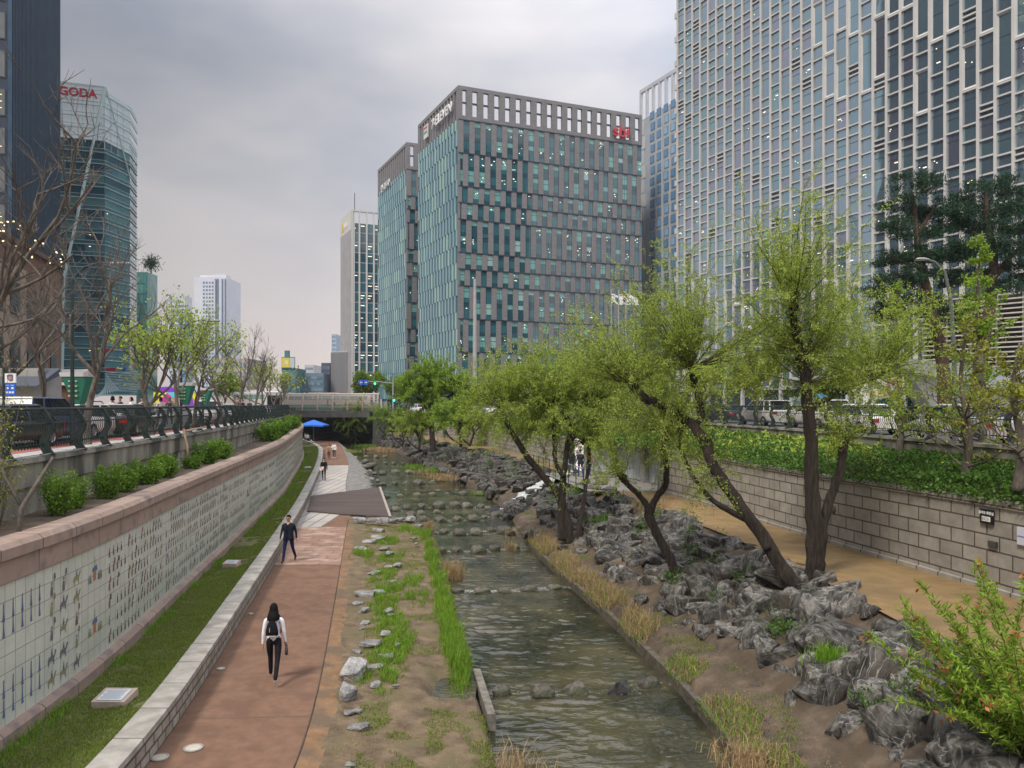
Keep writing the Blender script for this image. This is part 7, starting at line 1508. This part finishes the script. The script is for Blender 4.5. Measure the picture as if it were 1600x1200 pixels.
# blue parasol
p = G(489, 664, 2.6); p = D(490, 664, 108); pa = empty('parasol', (p.x, p.y, 0), label='bright blue pyramid parasol on the path just before the bridge', cat='parasol')
mb = MB(); cz = p.z; e = [Vector((p.x+sx*1.75, p.y+sy*1.75, cz+.0)) for sx, sy in ((-1,-1),(1,-1),(1,1),(-1,1))]; ap = Vector((p.x, p.y, cz+.75)); mid = [(e[i]+e[(i+1) % 4])/2+Vector((0,0,.06)) for i in range(4)]
for i in range(4): mb.add([ap, e[i], mid[i]], [(0,1,2)]); mb.add([ap, mid[i], e[(i+1) % 4]], [(0,1,2)]); mb.add([e[i], mid[i], mid[i]+Vector((0,0,-.2)), e[i]+Vector((0,0,-.2))], [(0,1,2,3)]); mb.add([mid[i], e[(i+1) % 4], e[(i+1) % 4]+Vector((0,0,-.2)), mid[i]+Vector((0,0,-.2))], [(0,1,2,3)])
mb.build('canopy', solid('parasol_blue', (.012,.14,.60), .6), pa)
mb = MB(); mb.tube([Vector((p.x, p.y, 0)), ap], .04, 6); mb.build('pole', m_rim, pa); mb = MB(); mb.box((p.x, p.y, .06), (.8,.8,.12)); mb.build('base', m_bc, pa)
# left street furniture
def post(label, px, y, h, arm, name='street_lamp', group='street lamps', zb=STZ, side=1, m_=None, r=.08):
    b = D(px, 631, y); b.z = zb; root = empty(name, b, label=label, cat='street lamp', group=group); mb = MB(); mb.tube([b, b+Vector((0,0,h*.5)), b+Vector((0,0,h))], [r, r*.8, r*.6], 8); mb.build('pole', m_ or m_rail, root)
    if arm:
        mb = MB(); top = b+Vector((0,0,h)); pts = [top, top+Vector((side*arm*.3, 0, .45)), top+Vector((side*arm*.7, 0, .62)), top+Vector((side*arm, 0, .6))]; mb.tube(pts, [r*.5,r*.45,r*.4,r*.35], 6); a_ = mb.build('arm', m_ or m_rail, root)
        e = pts[-1]; mb = MB(); mb.loft([[e+Vector((side*x, w*math.cos(t), .06*math.sin(t)-.02)) for t in np.linspace(0, 2*pi, 8, endpoint=False)] for x, w in ((-.05,.04),(.15,.13),(.45,.14),(.62,.03))], closed=True); mb.build('lamp_head', mat('lamp_shell', (.3,.3,.31), rough=.4), root, smooth=True)
    return root, b
ng = mat('banner_green', (.012,.13,.085), rough=.7)
def banner_box(px, py, y, s, label):
    c = D(px, py, y); r = empty('banner_sign', c, label=label, cat='sign', group='green two-sided banner signs'); mb = MB(); mb.hexa([c+Vector((-.05*s,-.05,-1.6*s)), c+Vector((.25*s,-.05,-1.6*s)), c+Vector((.25*s,.35,-1.6*s)), c+Vector((-.05*s,.35,-1.6*s))], [c+Vector((-.75*s,-.1,.0)), c+Vector((.75*s,-.1,0)), c+Vector((.75*s,.4,0)), c+Vector((-.75*s,.4,0))]); mb.build('banner', ng, r)
    mb = MB(); mb.hexa([c+Vector((-.78*s,-.12,.01)), c+Vector((.78*s,-.12,.01)), c+Vector((.78*s,.42,.01)), c+Vector((-.78*s,.42,.01))], [c+Vector((-.85*s,-.12,.26*s)), c+Vector((.85*s,-.12,.30*s)), c+Vector((.85*s,.42,.30*s)), c+Vector((-.85*s,.42,.26*s))]); mb.build('white_cap', m_gw, r)
    mb = MB()
    for k in range(4): 
        for q in range(3): mb.box(c+Vector(((-.26+.2*q)*s, -.115, (-.25-.28*k)*s)), (.13*s,.02,.09*s), mi=(k+q) % 2)
    mb.build('lettering', [solid('pale_green', (.25,.45,.3)), solid('gold_text', (.45,.42,.2))], r)['kind'] = 'stuff'
post('dark green lamp post left of the first green banner, before the glass tower', 113, 27, 5.8, 1.4)
banner_box(118, 589, 27.5, .62, 'green banner sign with white top, nearest one, right of the brown building')
post('dark lamp post with curved arm behind the young-leaf trees', 283, 40, 5.2, 1.4)
banner_box(287, 603, 40, .62, 'green banner sign before the colourful hoarding, middle one')
post('dark green lamp post at the right end of the hoarding', 317, 48, 4.6, 1.3); banner_box(319, 610, 48, .55, 'green banner sign right of the hoarding, farthest one')
c = D(18, 602, 21.5); r = empty('parking_sign', (c.x, c.y, STZ), label='white and blue parking sign on a pole at the far left', cat='sign')
mb = MB(); mb.tube([Vector((c.x-.22, c.y, STZ)), Vector((c.x-.22, c.y, c.z+.5))], .035, 6); mb.tube([Vector((c.x+.02, c.y, c.z+.36)), Vector((c.x+.02, c.y, c.z+.46))], .03, 6); mb.build('pole', m_rail, r)
mb = MB(); mb.box((c.x, c.y-.04, c.z+.2), (.30,.04,.26)); mb.build('white_panel', ws_w, r); mb = MB(); mb.box((c.x, c.y-.04, c.z-.12), (.28,.04,.34)); mb.build('blue_panel', solid('sign_blue_p', (.02,.12,.55), .5), r)
mb = MB(); f = [(-.09,.08),(0,.11),(.09,.08),(.08,-.03),(0,-.10),(-.08,-.03)]; mb.add([Vector((c.x+a, c.y-.065, c.z+.2+b)) for a, b in f], [tuple(range(6))], 0); mb.add([Vector((c.x+a*.7, c.y-.068, c.z+.19+b*.6)) for a, b in f], [tuple(range(6))], 1); mb.build('shield_emblem', [solid('shield_blue', (.05,.09,.3)), solid('shield_red', (.45,.2,.15))], r)
mb = MB()
for (a, b) in ((-.07,-.08),(.07,-.08),(-.09,-.2),(0,-.2),(.08,-.2)): mb.box((c.x+a, c.y-.065, c.z+b), (.06,.01,.055))
mb.box((c.x, c.y-.065, c.z-.0), (.22,.01,.012)); mb.build('pictograms', ws_w, r)
# colourful hoarding
hb = empty('hoarding', D(278, 634, 66), label='painted hoarding with yellow, magenta, purple and turquoise shapes along the left street', cat='hoarding')
def hq(l, d=0): return [D(a, b, 66)+Vector((0,-d,0)) for a, b in l]
mb = MB(); f_ = hq([(240,640),(310,640),(310,613),(240,613)]); mb.add(f_+[v+Vector((0,.3,0)) for v in f_], [(3,2,1,0),(4,5,6,7),(0,1,5,4),(1,2,6,5),(2,3,7,6),(3,0,4,7)]); mb.build('board', solid('hoarding_tan', (.45,.30,.24)), hb)
mb = MB()
for i, (l, k) in enumerate(((((240,613),(262,613),(248,628),(240,632)),0),(((262,613),(277,613),(274,622),(266,620)),2),(((262,615),(268,619),(264,627),(252,629),(250,624)),1),(((245,629),(255,631),(253,636),(246,635)),3),(((292,613),(300,621),(303,634),(296,636),(288,634),(289,621)),3),(((293,613),(303,613),(310,627),(308,631),(301,620)),0),(((277,613),(292,613),(288,622),(279,621)),4))):
    mb.add(hq(l, .02+.004*i), [tuple(range(len(l)))], k)
mb.build('painted_shapes', [solid('hy', (.75,.72,.04)), solid('hm', (.6,.03,.35)), solid('ht', (.1,.62,.62)), solid('hp', (.26,.04,.60)), solid('hg', (.03,.15,.10))], hb)
mb = MB(); f_ = hq([(246,613),(272,613),(271,606),(262,604),(249,605)]); mb.add(f_+[v+Vector((0,.3,0)) for v in f_], [(0,1,2,3,4),(9,8,7,6,5)]+[(i,(i+1) % 5,5+(i+1) % 5,5+i) for i in range(5)]); mb.build('top_board', MATS['hp'], hb)
# tall poles, signals and road signs of the junction
m_pole = mat('pole_grey', (.30,.31,.32), (.38,.39,.4), 2, .6)
def pole(label, px, y, ytop, name='lighting_pole', r=.16, arms=()):
    b = D(px, 631, y); b.z = STZ; t = D(px, ytop, y); root = empty(name, b, label=label, cat='pole', group='grey poles of the junction'); mb = MB(); mb.tube([b, b.lerp(t, .5), t], [r, r*.8, r*.55], 8); mb.build('pole', m_pole, root)
    for (xa, ya, xb, yb, rr_) in arms: mb = MB(); mb.tube([D(xa, ya, y), D((xa+xb)/2, (ya+yb)/2-1.5, y), D(xb, yb, y)], rr_, 6); mb.build('arm', m_pole, root)
    return root
pole('tall pale mast with lamp ring, rising beside the left corner of the stone tower', 742, 100, 436, r=.34)
pole('thick grey pole carrying the blue road signs', 720, 92, 585, r=.2, arms=((720,592,690,592,.09),(720,592,745,590,.08)))
pole('second grey pole right of the one carrying road signs', 727, 90, 592, r=.17)
pole('grey pole of the traffic lights left of the bright green tree', 614, 118, 590, r=.14, arms=((614,599,560,596,.07),))
pole('small street lamp with raised arm before the glass face of the stone tower', 693, 110, 572, r=.1, arms=((693,573,708,566,.06),))
pole('lamp post behind the glazed canopy', 543, 150, 600, r=.1, arms=((543,602,533,597,.06),)); pole('lamp post at the left end of the bridge', 468, 140, 602, r=.1, arms=((468,604,463,596,.06),))
def signal(px, py, y, label, c, horiz=True):
    p = D(px, py, y); r = empty('traffic_light', p, label=label, cat='traffic light', group='traffic lights of the junction'); mb = MB(); w = 1.25 if horiz else .42; h = .42 if horiz else 1.1; mb.box(p, (w, .25, h)); mb.build('housing', m_trim, r)
    for k in range(3):
        q = p+(Vector((-.4+.4*k,-.14,0)) if horiz else Vector((0,-.14,.35-.35*k))); mb = MB(); mb.lathe(q, [(.001,0),(.12,0)], 8); mb.add([q+Vector((.17*cos(2*pi*j/10), -.02, .17*sin(2*pi*j/10))) for j in range(10)], [tuple(range(10))]); lit = (k == 2); mb.build('lamp', mat('green_light', (.05,.8,.4), emit=((.05,1,.45), 2.5)) if lit else (mat('red_off', (.15,.02,.02)) if k == 0 else mat('amber_off', (.15,.08,.02))), r)
signal(559, 599.5, 117.5, 'green traffic light, leftmost on the signal arm', 0); signal(582, 599.5, 117.5, 'green traffic light right of the round blue signs on the signal arm', 0); signal(616, 622, 116, 'green pedestrian signal at the foot of the signal pole', 0, False); signal(685, 632, 100, 'small green signal behind the bright green tree', 0, False)
for i, (px, ch) in enumerate(((564.5, 'left'), (571.5, 'right'))):
    p = D(px, 597.5, 117.3); r = empty('round_sign', p, label='round blue arrow sign on the signal arm, %s one of two' % ch, cat='sign', group='round blue signs'); mb = MB(); mb.add([p+Vector((.42*cos(2*pi*j/16), 0, .42*sin(2*pi*j/16))) for j in range(16)]+[p+Vector((.42*cos(2*pi*j/16), .05, .42*sin(2*pi*j/16))) for j in range(16)], [tuple(range(16)), tuple(range(31, 15, -1))]+[(j, (j+1) % 16, 16+(j+1) % 16, 16+j) for j in range(16)]); mb.build('disc', solid('disc_blue', (.02,.12,.6)), r)
    mb = MB(); a = [(-.2,-.05),(.05,-.05),(.05,-.15),(.22,0),(.05,.15),(.05,.05),(-.2,.05)]; mb.add([p+Vector((q[0]*(-1 if i == 0 else 1), -.02, q[1])) for q in a], [tuple(range(7))]); mb.build('arrow', ws_w, r)
r = empty('road_sign', D(697, 601, 92), label='wide blue road sign with white lettering right of the bright green tree', cat='sign'); 
mb = MB(); mb.box(D(698, 601, 91.8), (2.4,.1,.62)); mb.build('blue_board', solid('disc_blue2', (.01,.07,.42), .5), r); mb = MB(); mb.box(D(697, 595.6, 91.8), (2.1,.1,.26)); mb.build('green_board', solid('rs_green', (.02,.28,.22), .5), r)
letters('청계천로', .42, D(697, 601, 91.65), (1,0,0), r, ws_w, 'lettering', .01, .01)
p = D(709.5, 601, 91.7); mb = MB(); mb.add([p+Vector((a, 0, b)) for a, b in ((-.08,-.22),(.05,0),(-.08,.22),(.02,.22),(.16,0),(.02,-.22))], [(0,1,4,5),(1,2,3,4)]); mb.build('arrow', ws_w, r)
# flags
for px, lab, kind in ((955,'white and blue flag, leftmost of the three flag poles',0),(966.5,'South Korean flag, middle of the three flag poles',1),(978,'white flag, rightmost of the three flag poles',2)):
    y = 92; b = D(px, 631, y); b.z = STZ; t = D(px, 452, y); r = empty('flag_pole', b, label='flag pole carrying the '+lab.split(',')[0], cat='flag pole', group='three flag poles'); mb = MB(); mb.tube([b, t], [.09,.05], 6); mb.build('pole', m_pole, r)
    fr = empty('flag', t+Vector((0,0,-.7)), label=lab, cat='flag', group='flags on the three poles'); mb = MB(); N_ = 9
    def fp(u, v): return t+Vector((.05+1.35*u, .22*sin(u*5)*u, -.55-.75*u*.55-v*.95+.1*sin(u*6+v)))
    mb.loft([[fp(i/N_, j/3) for i in range(N_+1)] for j in range(4)]); mb.build('cloth', solid('flag_white', (.72,.72,.74)), fr, smooth=True)
    mb = MB(); 
    def dot(u, v, ru, rv_, mi, half=None): mb.add([fp(u+ru*cos(a), v+rv_*sin(a))+Vector((0,-.03-.004*mi,0)) for a in (np.linspace(0, 2*pi, 12, endpoint=False) if half is None else np.linspace(half, half+pi, 9))], [tuple(range(12 if half is None else 9))], mi)
    if kind == 1: dot(.5,.5,.17,.26,0,pi); dot(.5,.5,.17,.26,1,0); [mb.add([fp(u+a, v+b)+Vector((0,-.04,0)) for a, b in ((-.06,-.06),(.06,-.06),(.06,.06),(-.06,.06))], [(0,1,2,3)], 2) for u in (.2,.8) for v in (.2,.8)]
    elif kind == 0: dot(.5,.5,.2,.28,1)
    else: dot(.5,.5,.16,.24,3)
    mb.build('emblem', [solid('flag_red', (.6,.03,.05)), solid('flag_blue', (.03,.08,.35)), solid('flag_black', (.02,.02,.02)), solid('flag_grey', (.35,.4,.5))], fr)
# lamp near the pines and tilted banner on the right
b = D(1492, 640, 26); b.z = STZ; r = empty('street_lamp', b, label='street lamp with long curved arm in front of the pines', cat='street lamp', group='street lamps'); mb = MB(); mb.tube([b, D(1491,560,26), D(1486,470,26), D(1476,425,26), D(1460,409,26), D(1448,406,26)], [.09,.08,.06,.05,.045,.04], 8); mb.build('pole', mat('lamp_green', (.10,.115,.11), rough=.5), r)
e = D(1447,406,26); mb = MB(); mb.loft([[e+Vector((-x, w*math.cos(t), .5*w*math.sin(t)+.02)) for t in np.linspace(0, 2*pi, 8, endpoint=False)] for x, w in ((-.1,.04),(.08,.12),(.26,.12),(.36,.03))], closed=True); mb.build('lamp_head', MATS['lamp_shell'], r, smooth=True)
bnr = empty('banner', D(1376, 610, 30), label='tilted printed cloth banner with red, blue and yellow artwork strung beside a pole', cat='banner')
mb = MB(); N_ = 10; top = [D(1332+78*i/N_, 604-19*i/N_+2*sin(i), 30) for i in range(N_+1)]; bot = [D(1336+77*i/N_, 634-22*i/N_+1.5*sin(i*1.3), 30) for i in range(N_+1)]; mid_ = [(a+b)/2+Vector((0,.05*sin(i*2),0)) for i, (a, b) in enumerate(zip(top, bot))]; mb.loft([top, mid_, bot]); mb.build('cloth', mat('banner_cloth', (.60,.60,.56), (.68,.67,.62), 3), bnr, smooth=True)
mb = MB()
def bq(u, v): i = min(N_-1, int(u*N_)); f = u*N_-i; a = top[i].lerp(top[i+1], f); b = bot[i].lerp(bot[i+1], f); return a.lerp(b, v)+Vector((0,-.06,0))
for u0, u1, v0, v1, mi in ((.66,.98,.12,.9,0),(.72,.88,.3,.55,2),(.86,.96,.2,.5,1),(.45,.62,.6,.85,3),(.3,.42,.6,.8,3),(.68,.8,.6,.8,2),(.9,.97,.6,.8,2)): mb.add([bq(u0, v0), bq(u1, v0)+Vector((0,-.002*mi,0)), bq(u1, v1)+Vector((0,-.002*mi,0)), bq(u0, v1)], [(0,1,2,3)], mi)
mb.build('artwork', [solid('bn_red', (.42,.08,.14)), solid('bn_blue', (.04,.08,.4)), solid('bn_pale', (.6,.55,.6)), solid('bn_yellow', (.6,.45,.12))], bnr)
p0, p1 = D(1409,582,30), D(1415,640,30); mb = MB(); mb.tube([p0, p1], .05, 6); tag(mb.build('banner_pole', m_pole, loc=p1), 'slanting white pole at the right end of the printed banner', 'pole')
# small coloured stall and figures glimpsed behind the railing on the right
r = empty('market_stall', D(1275, 632, 56)+Vector((0,0,-1.2)), label='blue and white stall canopy glimpsed behind the thick trunk', cat='stall'); c = D(1275, 624, 56); mb = MB(); mb.hexa([c+Vector((-1.3,-1,-.3)), c+Vector((1.3,-1,-.3)), c+Vector((1.3,1,-.3)), c+Vector((-1.3,1,-.3))], [c+Vector((-.3,-.2,.45)), c+Vector((.3,-.2,.45)), c+Vector((.3,.2,.45)), c+Vector((-.3,.2,.45))]); mb.build('canopy', solid('stall_blue', (.04,.3,.62)), r)
mb = MB(); [mb.tube([c+Vector((sx*1.2, sy*.9, -1.6)), c+Vector((sx*1.2, sy*.9, -.25))], .03, 5) for sx in (-1,1) for sy in (-1,1)]; mb.build('legs', m_pole, r)
mb = MB(); mb.box(c+Vector((-1.6,-.6,-.5)), (1.1,.06,1.3)); mb.build('poster', solid('poster_teal', (.5,.62,.62)), r)
# ---------------------------------------------------------------- the hazy air
def haze(dens):
    mb = MB(); mb.box((0, 300, 62), (1000, 900, 126.5)); m = bpy.data.materials.new('haze'); m.use_nodes = True; t = m.node_tree; t.nodes.remove(t.nodes['Principled BSDF'])
    v = t.nodes.new('ShaderNodeVolumePrincipled'); v.inputs['Color'].default_value = (.80,.86,.95,1); v.inputs['Density'].default_value = dens; t.links.new(v.outputs[0], t.nodes['Material Output'].inputs['Volume'])
    o = mb.build('haze', m, loc=(0,300,62)); o['kind'] = 'stuff'; tag(o, 'thin pale haze in the air over the whole scene', 'haze')
haze(.00015)
